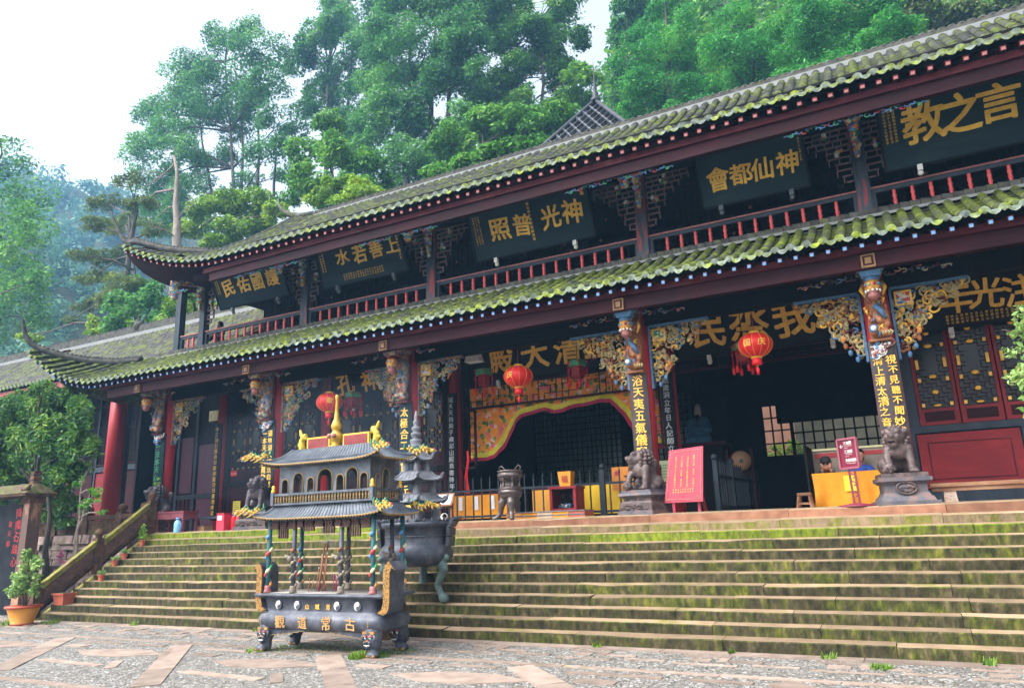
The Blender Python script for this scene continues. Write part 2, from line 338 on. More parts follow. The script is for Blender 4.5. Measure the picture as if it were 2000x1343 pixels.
def hz(x, y):
    b = ground_z(x, y)
    return b-.03
g.grid(lambda u, v: (-120+240*u, 33+107*v, hz(-120+240*u, 33+107*v)), 60, 30, earth)
struct(g.build('hillside'))

# stone slabs laid in the pebbles: a border, a key fret, and diagonal bars round lozenges
g = MB()
def slabpoly(pts, z=.008):
    n = len(pts); g.add([(x, y, z) for x, y in pts]+[(x, y, -.02) for x, y in pts], [tuple(range(n))]+[(i, i+n, (i+1) % n+n, (i+1) % n) for i in range(n)], slab)
def stripx(x0, x1, y0, y1, seg=1.3):
    x = x0
    while x < x1-.05:
        e = min(x1, x+seg*rnd.uniform(.7, 1.3)); slabpoly([(x+.006, y0+rnd.uniform(-.01, .01)), (e-.006, y0), (e-.006, y1+rnd.uniform(-.01, .01)), (x+.006, y1)], .008+rnd.uniform(0, .005)); x = e
stripx(XL-3, XR, 10.36, 10.64)
stripx(XL-10, XR, 9.0, 9.12, 1.6)
x = -24.0
while x < XR:                                            # the key fret between border and pebble band
    stripx(x, x+.62, 10.16, 10.25, 2); stripx(x+.50, x+.62, 9.92, 10.15, 2); stripx(x+.62, x+1.05, 9.92, 10.0, 2)
    stripx(x+.95, x+1.5, 9.72, 9.80, 2); stripx(x+.15, x+.42, 9.86, 10.04, 2); stripx(x, x+.8, 9.62, 9.69, 2)
    x += 1.62
def bar2(a, b, wd):
    a = Vector(a); b = Vector(b); d = (b-a).normalized(); n = Vector((-d.y, d.x))*wd/2; L = (b-a).length; k = max(1, int(L/1.1))
    for i in range(k):
        p = a+d*(L*i/k+.008); q = a+d*(L*(i+1)/k-.008)
        slabpoly([tuple(p-n), tuple(q-n), tuple(q+n), tuple(p+n)], .008+rnd.uniform(0, .005))
def rowpat(dx, dy):
    for k in range(-8, 5):
        x0 = k*3.15+dx
        bar2((x0, 8.86+dy), (x0+2.5, 6.36+dy), .34)
        cx, cy = x0+2.75, 8.0+dy                           # lozenge slab
        slabpoly([(cx-.95, cy-.05), (cx-.3, cy+.30), (cx+.35, cy+.33), (cx+.95, cy+.1), (cx+.35, cy-.26), (cx-.35, cy-.32)], .009)
        bar2((x0+.7, 8.72+dy), (x0+1.9, 8.72+dy), .12); bar2((x0+2.2, 8.73+dy), (x0+2.9, 8.73+dy), .1)
        bar2((x0+2.1, 7.2+dy), (x0+3.6, 7.15+dy), .15); bar2((x0+3.5, 7.5+dy), (x0+3.95, 7.05+dy), .15); bar2((x0+1.0, 8.3+dy), (x0+1.5, 8.3+dy), .2)
        bar2((x0+3.3, 8.52+dy), (x0+4.0, 7.82+dy), .13)
rowpat(1.62, 0); rowpat(.9, -3.1)
stripx(XL-10, XR, 6.0, 6.14, 1.6)
struct(g.build('paving_slabs'))

# the steps, every course split into stones
moss_riser = mat_moss('mossy_riser', [(.32, (.020, .019, .009)), (.55, (.058, .050, .024)), (.75, (.13, .105, .055))], [(.32, (.016, .022, .005)), (.55, (.058, .068, .009)), (.75, (.16, .158, .02))], amount=.48, scale=3.4, stretch=(1.5, 1, .7), bump=.7, bdist=.03)
riser_bright = mat_moss('bright_mossy_riser', [(.3, (.04, .042, .012)), (.7, (.12, .10, .045))], [(.3, (.05, .08, .007)), (.75, (.20, .25, .018))], amount=.58, scale=3.6, stretch=(1.6, 1, .7), bump=.7, bdist=.03)
riser_tan = mat_moss('lichened_riser', [(.3, (.13, .095, .055)), (.7, (.24, .18, .11))], [(.3, (.09, .095, .015)), (.8, (.19, .18, .045))], amount=.46, scale=3.2, stretch=(1.6, 1, .7), bump=.6, bdist=.03)
riser_red = mat_moss('red_sandstone_edge', [(.3, (.19, .085, .05)), (.6, (.29, .145, .09)), (.8, (.35, .22, .14))], [(.3, (.25, .22, .07)), (.8, (.36, .32, .12))], amount=.32, scale=1.7)
tread = mat_moss('worn_tread', [(.3, (.20, .14, .085)), (.6, (.29, .205, .13)), (.8, (.35, .255, .17))], [(.4, (.13, .125, .022)), (.8, (.21, .195, .04))], amount=.40, scale=1.4)
g = MB(); rs = random.Random(3)
for k in range(NS):
    z0, z1 = RS*k, RS*(k+1); yf = Y0+TR*k; x = XL
    rm_l = riser_bright if k >= 10 else moss_riser
    while x < XR:
        L = rs.uniform(1.1, 2.6); e = min(XR, x+L); mid = (x+e)/2
        rm = rm_l
        if mid > -9.5: rm = riser_red if k == 11 else riser_tan if k == 10 else riser_bright if k == 9 else moss_riser
        d0 = rs.uniform(-.010, .010); d1 = d0+rs.uniform(-.01, .01); dz = rs.uniform(-.006, .005); n = 8; dip = rs.choice([0, 0, 0, 0, .008, .02]); c = rs.random()
        yb = yf+TR+.05
        def wob(t): return -dip*math.exp(-((t-c)/.2)**2)
        top = [(x+(e-x)*i/n, yf+d0+(d1-d0)*i/n+rs.uniform(-.004, .004), z1+dz+wob(i/n)+rs.uniform(-.003, .003)) for i in range(n+1)]
        bev = [(p[0], p[1]-.010, p[2]-.014) for p in top]; bot = [(p[0], p[1]-.004, z0-.02) for p in top]; back = [(p[0], yb, z1+dz+.020) for p in top]
        top = [(p[0], p[1]+.012, p[2]) for p in top]
        x0g, x1g = .004, -.004
        fix = lambda L_: [(q[0]+(x0g if i == 0 else x1g if i == n else 0), q[1], q[2]) for i, q in enumerate(L_)]
        top, bev, bot, back = map(fix, (top, bev, bot, back)); m1 = n+1
        g.add(bot+bev, [(i, i+1, m1+i+1, m1+i) for i in range(n)], rm)
        g.add(bev+top, [(i, i+1, m1+i+1, m1+i) for i in range(n)], rm if k < 10 else tread, True)
        g.add(top+back, [(i, i+1, m1+i+1, m1+i) for i in range(n)], tread)
        x = e
    g.box(XL, XR, yf+.06, yf+TR+.3, z0-.02, z1-.03, moss_riser)
struct(g.build('stone_steps'))
g = MB()
floor_stone = mat('terrace_paving', [(.3, (.20, .15, .13)), (.7, (.34, .25, .21))], 2, .7, .2)
g.box(-34, XR+4, Y0+TR*11+.2, 22.4, ZP-.5, ZP-.004, floor_stone)
g.box(-34, XL-.35, Y0+TR*11+.0, Y0+TR*11+.25, 0, ZP-.01, wall_stone)
g.box(-34, XR+4, 22.39, 22.6, -.1, ZP-.02, wall_stone); g.box(XR+.0, XR+4, Y0, 22.3, -.1, ZP-.03, wall_stone)
struct(g.build('terrace'))

# ------------------------------------------------------------------ the temple hall
YC, YW, YG = 14.5, 16.5, 15.5                             # lower columns, hall front wall, gallery posts
CX = [-19.2, -14.85, -10.4, -4.6, -.1, 4.25]              # column lines
hall = thing('temple_hall', 'two storey dark timber temple hall with mossy grey tiled roofs above the stone steps', 'temple', (0, 15, ZP))

def zL(y): t = y-13.1; return 6.28+.36*t+.06*t*t
def zU(y): t = y-13.5; return 9.40+.50*t+.042*t*t
def riseL(x): return 1.42*max(0, (-20.7-x)/3.2)**2.1
def riseU(x): return 1.25*max(0, (-16.0-x)/4.5)**2.2
def flareL(x): return -.35*max(0, (-20.7-x)/3.2)**2
def flareU(x): return -.25*max(0, (-16.5-x)/4.2)**2
def tiled(parent, z, rise, flare, y0, yend, x0, x1, pitch, tm, name, r=.078):
    'rows of overlapping half-round tiles over a sheet of pan tiles, with a drip edge'
    mb = MB(); ends = MB(); n = int(round((x1-x0)/pitch)); eaves = []
    for i in range(n+1):
        x = x0+pitch*i; ya = y0+flare(x); yb = yend(x)
        if yb-ya < .12: continue
        k = max(1, int((yb-ya)/.24)); jx = rnd.uniform(-.012, .012)
        for j in range(k):
            a = ya+(yb-ya)*j/k; b = ya+(yb-ya)*(j+1)/k+.03; ra = r*rnd.uniform(1.0, 1.1); rb = r*.86
            vs = []
            for (yy, rr, up) in ((a, ra, .020+rnd.uniform(-.006, .008)), (b, rb, .004)):
                zz = z(yy)+rise(x)
                for q in range(7):
                    t = math.pi*q/6; vs.append((x+jx+rr*math.cos(t), yy, zz+up+rr*math.sin(t)*.95))
            mb.add(vs, [(q, q+1, q+8, q+7) for q in range(6)]+[tuple(range(6, -1, -1))], tm, True)
        eaves.append((x, ya, z(ya)+rise(x)))
    for i in range(n):                                    # concave pan tiles between the rows
        xa, xb = x0+pitch*i, x0+pitch*(i+1)
        ya = max(y0+flare(xa), y0+flare(xb)); yb = min(yend(xa), yend(xb))
        if yb-ya < .1: yb = ya+.12
        k = max(1, int((yb-ya)/.24))
        for j in range(k):
            a = ya+(yb-ya)*j/k-.02; b = ya+(yb-ya)*(j+1)/k; vs = []
            for yy, lift in ((a, .012), (b, -.006)):
                for q in range(4):
                    xx = xa+(xb-xa)*q/3; vs.append((xx, yy, z(yy)+rise(xx)+lift-(.03 if q in (1, 2) else 0)))
            mb.add(vs, [(0, 1, 5, 4), (1, 2, 6, 5), (2, 3, 7, 6)], tm, True)
    roof = mb.build(name, parent)
    for i, (x, y, zz) in enumerate(eaves):
        # round end cap and the fan-shaped drip tile beside it
        rr = r*1.05
        cap = [(x+rr*math.cos(math.pi*q/8), y-.012, zz+.02+rr*math.sin(math.pi*q/8)) for q in range(9)]
        ends.prism(cap+[(x, y-.012, zz-.03)], tile_end, (0, .02, 0))
        xm = x+pitch/2
        zr = zz+(rise(x+pitch)-rise(x))/2
        fan = [(xm-.075, y-.02, zr+.02), (xm-.088, y-.03, zr-.01), (xm-.055, y-.045, zr-.055), (xm, y-.05, zr-.082), (xm+.055, y-.045, zr-.055), (xm+.088, y-.03, zr-.01), (xm+.075, y-.02, zr+.02)]
        if i < len(eaves)-1: ends.prism(fan, tile_end, (0, .018, .006))
    e = ends.build('eave_tiles', roof)
    return roof, eaves
def yendL(x): return 15.42 if x > -21.3 else 13.0+(x+23.95)*.913
def yendU(x): return 17.75 if x > -18.0 else 14.38+(x+18.0)*.385
lower_roof, evL = tiled(hall, zL, riseL, flareL, 13.1, yendL, -23.8, 8.2, .265, tile_low, 'lower_roof')
upper_roof, evU = tiled(hall, zU, riseU, flareU, 13.5, yendU, -20.6, 8.2, .27, tile_up, 'upper_roof', .085)
# rafters: one block under every tile row, the first copied along the eaves
def rafters(roof, ev, slope, face, side, s):
    g = MB(); g.bar((0, 0, 0), (0, 1.2, 1.2*slope), s, s, side); g.bar((0, -.006, 0), (0, .004, .004*slope), s*.72, s*.72, face)
    me = g.mesh('rafter'); first = True
    for (x, y, z) in ev[:: 1]:
        if x > 2.9: continue
        o = bpy.data.objects.new('rafter', me); COL.objects.link(o); o.parent = roof; W[o.name] = W[roof.name]
        o.location = W[roof.name].inverted() @ Vector((x+.06, y+.05, z-.155))
rafters(lower_roof, evL, .38, blue_paint, maroon_lt, .080)
rafters(upper_roof, evU, .5, pink_paint, maroon_lt, .095)
# boarding under the eaves, the other slopes, ridges and swept hips
g = MB()
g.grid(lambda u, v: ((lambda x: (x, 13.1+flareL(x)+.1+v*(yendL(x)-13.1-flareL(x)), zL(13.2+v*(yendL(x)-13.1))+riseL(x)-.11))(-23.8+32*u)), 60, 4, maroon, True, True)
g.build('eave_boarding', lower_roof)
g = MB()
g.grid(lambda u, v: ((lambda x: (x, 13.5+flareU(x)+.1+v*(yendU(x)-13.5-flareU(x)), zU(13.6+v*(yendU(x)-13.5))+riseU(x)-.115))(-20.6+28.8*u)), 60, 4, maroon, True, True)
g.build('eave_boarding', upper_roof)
g = MB()                                                  # back slope of the upper roof and west returns
zr = zU(17.75)
g.grid(lambda u, v: (-17.9+26*u-(0 if u > .01 else 2.2*v), 17.75+4.6*v, zr-(zr-zU(13.5))*v**.9), 60, 12, tile_up)
for dz_, mm_ in ((0, tile_up), (-.10, maroon)): g.grid(lambda u, v: (-18-2.55*(1-v)*(.40+.60*math.exp(-(u*8.8/1.8)**2)), 13.45+.1*v+8.8*u, zU(13.5)+1.15*abs(2*u-1)**5*(1-v)**2+.42*v+dz_), 30, 6, mm_)
g.prism([(-18.0, 14.3, zU(14.3)-.05), (-18.0, 21.2, zU(14.3)-.05), (-18.0, 17.75, zr-.05)], dark_wood, (.1, 0, 0))
g.build('rear_slope', upper_roof)
g = MB(); g.grid(lambda u, v: (-23.7+2.4*v, (13.0+10*u)*(1-v)+(15.4+5*u)*v, zL(13.1)+1.2*abs(2*u-1)**6*(1-v)+(zL(15.4)-zL(13.1))*v), 24, 6, tile_low)
g.build('side_slope', lower_roof)
ridge_m = mat_moss('ridge_masonry', [(.3, (.035, .036, .034)), (.7, (.10, .098, .09))], [(.4, (.05, .065, .012)), (.8, (.14, .15, .035))], amount=.40, scale=3)
mortar = mat('pale_ridge_mortar', (.24, .255, .26), 5, .8, .2)
g = MB()
g.box(-17.9, 8.2, 17.66, 17.92, zr-.1, zr+.035, mortar); g.box(-17.9, 8.2, 17.70, 17.88, zr+.035, zr+.15, ridge_m)
x = -17.9
while x < 8.2: g.lathe([(.0, 0), (.1, 0), (.1, .05), (.0, .05)], (x, 17.79, zr+.14), ridge_m, 8); x += .2
g.tube([(-16.9, 17.79, zr+.12), (-17.5, 17.79, zr+.2), (-18.0, 17.79, zr+.38), (-18.4, 17.79, zr+.65), (-18.65, 17.79, zr+1.05)], [.13, .12, .10, .07, .02], ridge_m, 8)
g.build('ridge', upper_roof)
def hip(pts, r0, parent, name='hip_ridge', n=9):
    g = MB(); pts = [Vector(p) for p in pts]; out = []
    for i in range(len(pts)-1):
        for k in range(n):
            t = k/n; p0, p1, p2, p3 = pts[max(i-1, 0)], pts[i], pts[i+1], pts[min(i+2, len(pts)-1)]
            out.append(.5*((2*p1)+(p2-p0)*t+(2*p0-5*p1+4*p2-p3)*t*t+(3*p1-p0-3*p2+p3)*t**3))
    out.append(pts[-1]); N = len(out)
    g.tube(out, [r0*(1-.72*(i/N)**2.2) for i in range(N)], ridge_m, 8)
    for i in range(0, N-3, 1):                            # capping tiles along the hip
        q = out[i]; rr = r0*(1-.72*(i/N)**2.2)
        g.ball(q+Vector((0, 0, rr*.8)), rr*.75, ridge_m, 6)
    return g.build(name, parent)
def on_roof(x, y, z, rise, up=.1): return (x, y, z(y)+rise(x)+up)
tip = at(216, 414, 13.3); el = at(243, 470, 13.45)
hip([on_roof(-17.3, 14.85, zU, riseU, -.14), on_roof(-18.2, 14.35, zU, riseU, .06), on_roof(-19.2, 13.95, zU, riseU, .13), on_roof(-20.1, 13.62, zU, riseU, .18), el, tip], .115, upper_roof)
tip = at(43, 622, 12.6); el = at(62, 672, 12.9)
hip([on_roof(-21.6, 15.05, zL, riseL, .04), on_roof(-22.3, 14.45, zL, riseL, .07), on_roof(-23.1, 13.7, zL, riseL, .11), el, tip], .13, lower_roof)
g = MB(); x = -21.2                                       # courses of tiles stacked against the gallery, a white line below
while x < 8.2:
    g.add([(x+a, 15.30+b*.09, zL(15.3)+.06+c) for a, b, c in ((0, 0, 0), (.17, 0, -.02), (.17, 1, -.02), (0, 1, 0), (0, 0, .15), (.17, 0, .13), (.17, 1, .13), (0, 1, .15))],
          [(0, 3, 2, 1), (4, 5, 6, 7), (0, 1, 5, 4), (1, 2, 6, 5), (2, 3, 7, 6), (3, 0, 4, 7)], ridge_m); x += .18
g.box(-21.2, 8.2, 15.27, 15.31, zL(15.3)+.02, zL(15.3)+.075, mortar)
g.build('apron_tiles', lower_roof)

# eave beams and fascias
g = MB()
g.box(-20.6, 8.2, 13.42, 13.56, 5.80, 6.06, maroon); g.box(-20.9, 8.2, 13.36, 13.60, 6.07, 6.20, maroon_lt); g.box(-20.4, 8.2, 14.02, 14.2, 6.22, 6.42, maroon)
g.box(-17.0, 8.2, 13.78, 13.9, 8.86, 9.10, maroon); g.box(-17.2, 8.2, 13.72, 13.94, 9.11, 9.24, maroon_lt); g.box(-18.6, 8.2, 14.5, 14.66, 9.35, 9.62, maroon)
g.build('eave_beam', hall)
g = MB()
g.box(-19.4, 8.2, YC-.12, YC+.12, 5.68, 6.02, dark_wood); g.box(-19.4, 8.2, YC-.09, YC+.09, 6.42, 6.66, dark_wood)
g.box(-20.5, 8.2, YG-.1, YG+.1, 9.55, 9.95, dark_wood); g.box(-20.5, 8.2, YG-.08, YG+.08, 10.0, 10.4, dark_wood)
g.build('column_beam', hall)
g = MB()                                                  # red fretted band over the beam
g.box(-19.2, 8.2, YC+.0, YC+.04, 6.02, 6.42, maroon_lt)
for k in range(190):
    xx = -19.1+k*.145; zz = (6.08, 6.16, 6.25, 6.33)[k % 4]
    g.box(xx, xx+.15*rnd.choice([1, 2, 2.6]), YC-.03, YC-.005, zz, zz+.022, dark_wood)
    g.box(xx, xx+.02, YC-.028, YC-.004, zz-.06, zz+.08, dark_wood)
g.build('fretted_band', hall)
# floors, ceilings, side and rear walls
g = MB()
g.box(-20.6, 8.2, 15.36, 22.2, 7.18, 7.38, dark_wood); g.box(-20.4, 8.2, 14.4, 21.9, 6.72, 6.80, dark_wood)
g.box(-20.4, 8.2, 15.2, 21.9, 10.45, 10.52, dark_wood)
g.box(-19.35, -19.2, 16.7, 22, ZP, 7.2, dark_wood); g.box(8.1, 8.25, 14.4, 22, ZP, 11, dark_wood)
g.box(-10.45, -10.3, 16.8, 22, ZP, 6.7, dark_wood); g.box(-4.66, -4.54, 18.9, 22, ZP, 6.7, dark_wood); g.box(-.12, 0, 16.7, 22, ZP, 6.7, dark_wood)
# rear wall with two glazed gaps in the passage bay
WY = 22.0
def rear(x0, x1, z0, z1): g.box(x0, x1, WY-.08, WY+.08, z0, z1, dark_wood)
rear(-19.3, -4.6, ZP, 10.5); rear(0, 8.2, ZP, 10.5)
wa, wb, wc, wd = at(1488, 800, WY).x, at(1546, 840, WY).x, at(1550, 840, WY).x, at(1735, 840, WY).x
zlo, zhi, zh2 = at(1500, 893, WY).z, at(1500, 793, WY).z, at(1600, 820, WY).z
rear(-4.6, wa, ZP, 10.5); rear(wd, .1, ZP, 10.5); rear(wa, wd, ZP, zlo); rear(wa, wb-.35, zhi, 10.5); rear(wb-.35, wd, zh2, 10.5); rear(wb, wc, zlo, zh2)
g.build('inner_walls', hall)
g = MB()
def winbars(x0, x1, z0, z1, nx, nz):
    for k in range(nx+1): xx = x0+(x1-x0)*k/nx; g.box(xx-.022, xx+.022, WY-.12, WY-.085, z0, z1, dark_wood)
    for k in range(nz+1): zz = z0+(z1-z0)*k/nz; g.box(x0, x1, WY-.125, WY-.09, zz-.02, zz+.02, dark_wood)
winbars(wa, wb, zlo, zhi, 3, 4); winbars(wc, wd, zlo, zh2, 9, 3)
g.build('rear_window', hall)

# lower columns with stone bases
for i, cx in enumerate(CX):
    g = MB(); g.tube([(cx, YC, ZP+.3), (cx, YC, 4), (cx, YC, 6.45)], [.235, .23, .215], red_col, 20)
    c = g.build('column', hall)
    g = MB(); g.lathe([(.30, 0), (.31, .08), (.27, .14), (.31, .22), (.31, .26), (.25, .31)], (cx, YC, ZP), ped_stone, 20); g.lathe([(.26, .31), (.285, .34), (.285, .40), (.245, .43)], (cx, YC, ZP), gold, 20); g.build('column_base', c)
    g = MB(); g.tube([(cx, YW, ZP), (cx, YW, 6.7)], .17, red_col if i != 5 else maroon, 14); g.build('column', hall)
# gallery posts
PX = [-20.35, -19.2, -14.85, -10.4, -4.6, 0.0, 4.25]
for i, px in enumerate(PX):
    g = MB(); s = .13 if i > 1 else .11
    g.box(px-s, px+s, YG-s, YG+s, 7.2, 10.0, post_paint if i > 1 else blue_grey); g.build('gallery_post', hall)

# gallery railing with turned balusters
rail = MB(); zb, zt = 7.52, 8.02
for a, b in zip(PX[:-1], PX[1:]):
    rail.box(a+.13, b-.13, YG-.045, YG+.045, zt-.085, zt-.0, blue_grey); rail.box(a+.13, b-.13, YG-.07, YG+.07, zt+.0, zt+.035, pink_paint)
    rail.box(a+.13, b-.13, YG-.04, YG+.04, zb-.08, zb-.0, blue_grey)
    rail.box(a+.13, a+.21, YG-.05, YG+.05, zb-.05, zt-.08, blue_grey); rail.box(b-.21, b-.13, YG-.05, YG+.05, zb-.05, zt-.08, blue_grey)
rail = rail.build('gallery_railing', hall)
bm_ = MB(); prof = [(q*1.35, z_) for q, z_ in [(.026, 0), (.03, .03), (.02, .05), (.03, .09), (.022, .13), (.032, .19), (.022, .24), (.032, .30), (.022, .35), (.028, .39), (.02, .405), (.028, .415)]]
bm_.lathe(prof, (0, 0, 0), mat('red_baluster', [(.3, (.55, .04, .05)), (.7, (.75, .13, .12))], 8, .45, .1), 10)
me = bm_.mesh('baluster')
for a, b in zip(PX[:-1], PX[1:]):
    n = max(3, int(round((b-a-.42)/.33)))
    for k in range(1, n):
        o = bpy.data.objects.new('baluster', me); COL.objects.link(o); o.parent = rail; W[o.name] = W[rail.name]
        o.location = W[rail.name].inverted() @ Vector((a+.21+(b-a-.42)*k/n, YG, zb))

# carved brackets: open scrollwork in a triangular frame
carve_cream = mat('carving_cream', [(.3, (.24, .20, .085)), (.7, (.46, .39, .20))], 9, .55, .2)
carve_blue = mat('carving_blue', [(.3, (.035, .10, .22)), (.7, (.10, .22, .36))], 12, .5, .2)
carve_rust = mat('carving_rust', [(.3, (.18, .06, .025)), (.7, (.36, .14, .05))], 9, .55, .2)
dull_green = mat('carving_green', [(.3, (.06, .12, .06)), (.7, (.16, .22, .10))], 9, .55, .2)
CARVE = [carve_cream]*7+[carve_blue, carve_rust, carve_rust, gold, gold, maroon_lt]
def scrolls(mb, o, dx, wd, h, y, n, pal, seed=0, r=.016):
    rr = random.Random(seed); o = Vector(o)
    for _ in range(n):
        while True:
            u, v = rr.random(), rr.random()
            if u*1.0+v*1.0 < 1.0 - .0 and (u < .45 or v < .38): break
        c = o+Vector((dx*(u*wd*.94+.05), 0, -(v*h*.92+.05))); R0 = rr.uniform(.055, .115); a0 = rr.uniform(0, 6.3); tn = rr.uniform(3.5, 6.5); s = rr.choice([-1, 1]); pts = []
        for k in range(9):
            t = k/8; ra = R0*(1-.75*t); pts.append(c+Vector((ra*math.cos(a0+s*tn*t), y+rr.uniform(-.02, .02)-.03*t, ra*math.sin(a0+s*tn*t))))
        mb.tube(pts, [r*(.8+.5*(k/8)) for k in range(9)], pal[rr.randrange(len(pal))], 5)
        if rr.random() < .25: mb.ball(c+Vector((0, y-.03, 0)), rr.uniform(.018, .034), pal[rr.randrange(len(pal))], 6)
def bracket(cx, s, z, wd, h, dull, seed):
    g = MB(); x0 = cx+s*.235
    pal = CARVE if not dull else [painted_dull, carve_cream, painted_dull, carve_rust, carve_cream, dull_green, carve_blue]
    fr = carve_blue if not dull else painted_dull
    g.box(min(x0, x0+s*.045), max(x0, x0+s*.045), YC-.07, YC+.07, z-h, z, fr); g.box(min(x0, x0+s*wd), max(x0, x0+s*wd), YC-.07, YC+.07, z-.045, z, fr)
    scrolls(g, (x0, YC, z), s, wd, h, 0, 92, pal, seed, .021)
    if s > 0: g.box(x0+.08, x0+.36, YC-.05, YC+.0, z-.36, z-.09, gold); g.box(x0+.115, x0+.325, YC-.06, YC-.05, z-.325, z-.125, painted)
    for k in range(7):
        t = k/6; g.ball((x0+s*(.08+wd*.42*t*(1-t)*1.6+.1), YC-.04, z-h*(.95-.62*t)), .042, (carve_blue, carve_blue, carve_rust, orange_paint if not dull else carve_rust, carve_rust, carve_cream, gold)[k], 7, (1, .7, 1.4))
    g.build('carved_bracket', hall)
for i, cx in enumerate(CX[:-1]):
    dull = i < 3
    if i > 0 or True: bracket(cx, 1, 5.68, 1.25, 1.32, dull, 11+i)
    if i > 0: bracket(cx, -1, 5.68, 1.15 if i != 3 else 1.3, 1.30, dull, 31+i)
# corbel with painted beast and hanging knob in front of each column, upstairs and down
def corbel(cx, yc, ztop, zlow, yk, zk, big, dull):
    g = MB(); m = painted if not dull else painted_dull
    wd = .19*big
    vs, fs = blob([((cx, yc-.30, ztop-.1), .16*big, (cx, yc-.34, zlow+.35), .15*big), ((cx, yc-.38, ztop-.32), .17*big), ((cx, yc-.5, ztop-.36), .10*big), ((cx+.07, yc-.46, ztop-.24), .06), ((cx-.07, yc-.46, ztop-.24), .06),
                   ((cx-.1, yc-.36, zlow+.5), .1, (cx+.04, yc-.5, zlow+.28), .06), ((cx+.1, yc-.36, zlow+.6), .08, (cx+.14, yc-.46, zlow+.2), .06), ((cx, yc-.35, zlow+.12), .17*big), ((cx-.08, yc-.47, zlow+.1), .08), ((cx+.1, yc-.45, zlow+.06), .07)], .022, 2)
    g.add(vs, fs, carve_rust if not dull else painted_dull, True)
    for q in range(26):
        a_ = rnd.uniform(-.14, .14); z_ = rnd.uniform(zlow+.1, ztop-.12); g.tube([(cx+a_, yc-.46, z_), (cx+a_+rnd.uniform(-.05, .05), yc-.52, z_-.05), (cx+a_*1.1, yc-.47, z_-.11)], [.016, .022, .008], (orange_paint, carve_rust, carve_cream, carve_blue, gold, pink_paint)[q % 6] if not dull else (painted_dull, carve_rust, carve_blue)[q % 3], 5)
    if not dull:
        f_ = Vector((cx, yc-.55, ztop-.30))
        for e_ in (-1, 1): g.ball(f_+Vector((e_*.07, .0, .06)), .045, carve_blue, 7); g.ball(f_+Vector((e_*.065, -.04, .055)), .02, white_paint, 6); g.ball(f_+Vector((e_*.10, .04, -.02)), .05, pink_paint, 7); g.tube([f_+Vector((e_*.15, .08, .1)), f_+Vector((e_*.19, .05, -.02)), f_+Vector((e_*.14, .06, -.15))], [.03, .04, .015], gold, 6)
        g.ball(f_+Vector((0, -.03, .0)), .04, gold, 7); g.ball(f_+Vector((0, -.0, .13)), .06, white_paint, 7, (1.4, .6, .6)); g.ball(f_+Vector((0, -.02, -.09)), .055, pink_paint, 7, (1.3, .7, .6)); g.ball(f_+Vector((0, -.04, -.10)), .03, white_paint, 6, (1.4, .5, .4)); g.ball(f_+Vector((0, -.01, -.17)), .05, carve_cream, 7)
        g.tube([(cx-.02, yc-.52, ztop-.62), (cx+.08, yc-.55, ztop-.75), (cx+.13, yc-.5, ztop-.88)], [.045, .05, .03], carve_blue, 7); g.ball((cx-.08, yc-.5, zlow+.14), .085, carve_blue, 8); g.ball((cx-.08, yc-.56, zlow+.14), .05, white_paint, 7)
        for q in range(4): g.tube([(cx+.02+.05*q, yc-.46, zlow+.1), (cx+.06+.05*q, yc-.52, zlow+.06), (cx+.05+.04*q, yc-.46, zlow+.01)], .018, carve_cream, 5)
    g.box(cx-wd, cx+wd, yc-.3, yc-.215, zlow-.02, ztop+.05, carve_rust if not dull else maroon_lt)
    g.box(cx-wd*1.1, cx+wd*1.1, yc-.42, yc-.2, zlow-.06, zlow-.02, carve_rust if not dull else maroon_lt)
    # the arm out to the eave beam
    g.bar((cx, yc-.2, ztop+.0), (cx, yk, zk+.42), .12, .16, m)
    b = g.build('corbel_figure', hall)
    g = MB(); bl = blue_paint if not dull else painted_dull
    g.add([(cx+a*.27*big, yk+c*.16, zk+.30+abs(a)*.07) for a, c in ((-1, -1), (0, -1), (1, -1), (1, 1), (0, 1), (-1, 1))]+[(cx+a*.16*big, yk+c*.1, zk+.17) for a, c in ((-1, -1), (0, -1), (1, -1), (1, 1), (0, 1), (-1, 1))],
          [(0, 1, 2, 3, 4, 5), (11, 10, 9, 8, 7, 6)]+[(i, i+6, (i+1) % 6+6, (i+1) % 6) for i in range(6)], bl)
    g.lathe([(.10, .18), (.125, .13), (.12, .09)], (cx, yk, zk), carve_blue if not dull else maroon_lt, 12); g.lathe([(.115, .09), (.128, .02), (.122, -.06), (.10, -.10)], (cx, yk, zk), mat('knob_ochre', [(.3, (.26, .10, .02)), (.7, (.55, .29, .05))], 14, .5, .3), 12)
    g.lathe([(.11, -.10), (.08, -.13), (.10, -.16), (.085, -.2), (.05, -.24), (.01, -.26)], (cx, yk, zk), mat('knob_rose', [(.3, (.18, .05, .05)), (.7, (.36, .15, .13))], 12, .5, .2), 12)
    for k in range(10):
        t = k*.628; g.ball((cx+.125*math.cos(t), yk+.125*math.sin(t), zk+.02), .03, (carve_blue, carve_cream, red_paint)[k % 3] if not dull else m, 6); g.ball((cx+.115*math.cos(t+.3), yk+.115*math.sin(t+.3), zk-.09), .022, white_paint if not dull else m, 6)
    g.tube([(cx, yk, zk+.2), (cx, yk, zk+.6)], .06, maroon_lt, 8)
    g.build('hanging_knob', hall)
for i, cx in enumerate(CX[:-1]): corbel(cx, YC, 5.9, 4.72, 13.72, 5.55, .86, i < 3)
g = MB()
og = mat('worn_ochre', [(.3, (.10, .05, .02)), (.7, (.26, .14, .04))], 12, .6, .2)
for cx in CX[:-1]: g = MB(); g.box(cx-.11, cx+.11, 13.36, 13.42, 5.80, 6.03, og); g.box(cx-.085, cx+.085, 13.355, 13.362, 5.83, 6.0, maroon); g.box(cx-.05, cx+.05, 13.349, 13.356, 5.86, 5.97, og); g.build('beam_end', hall)
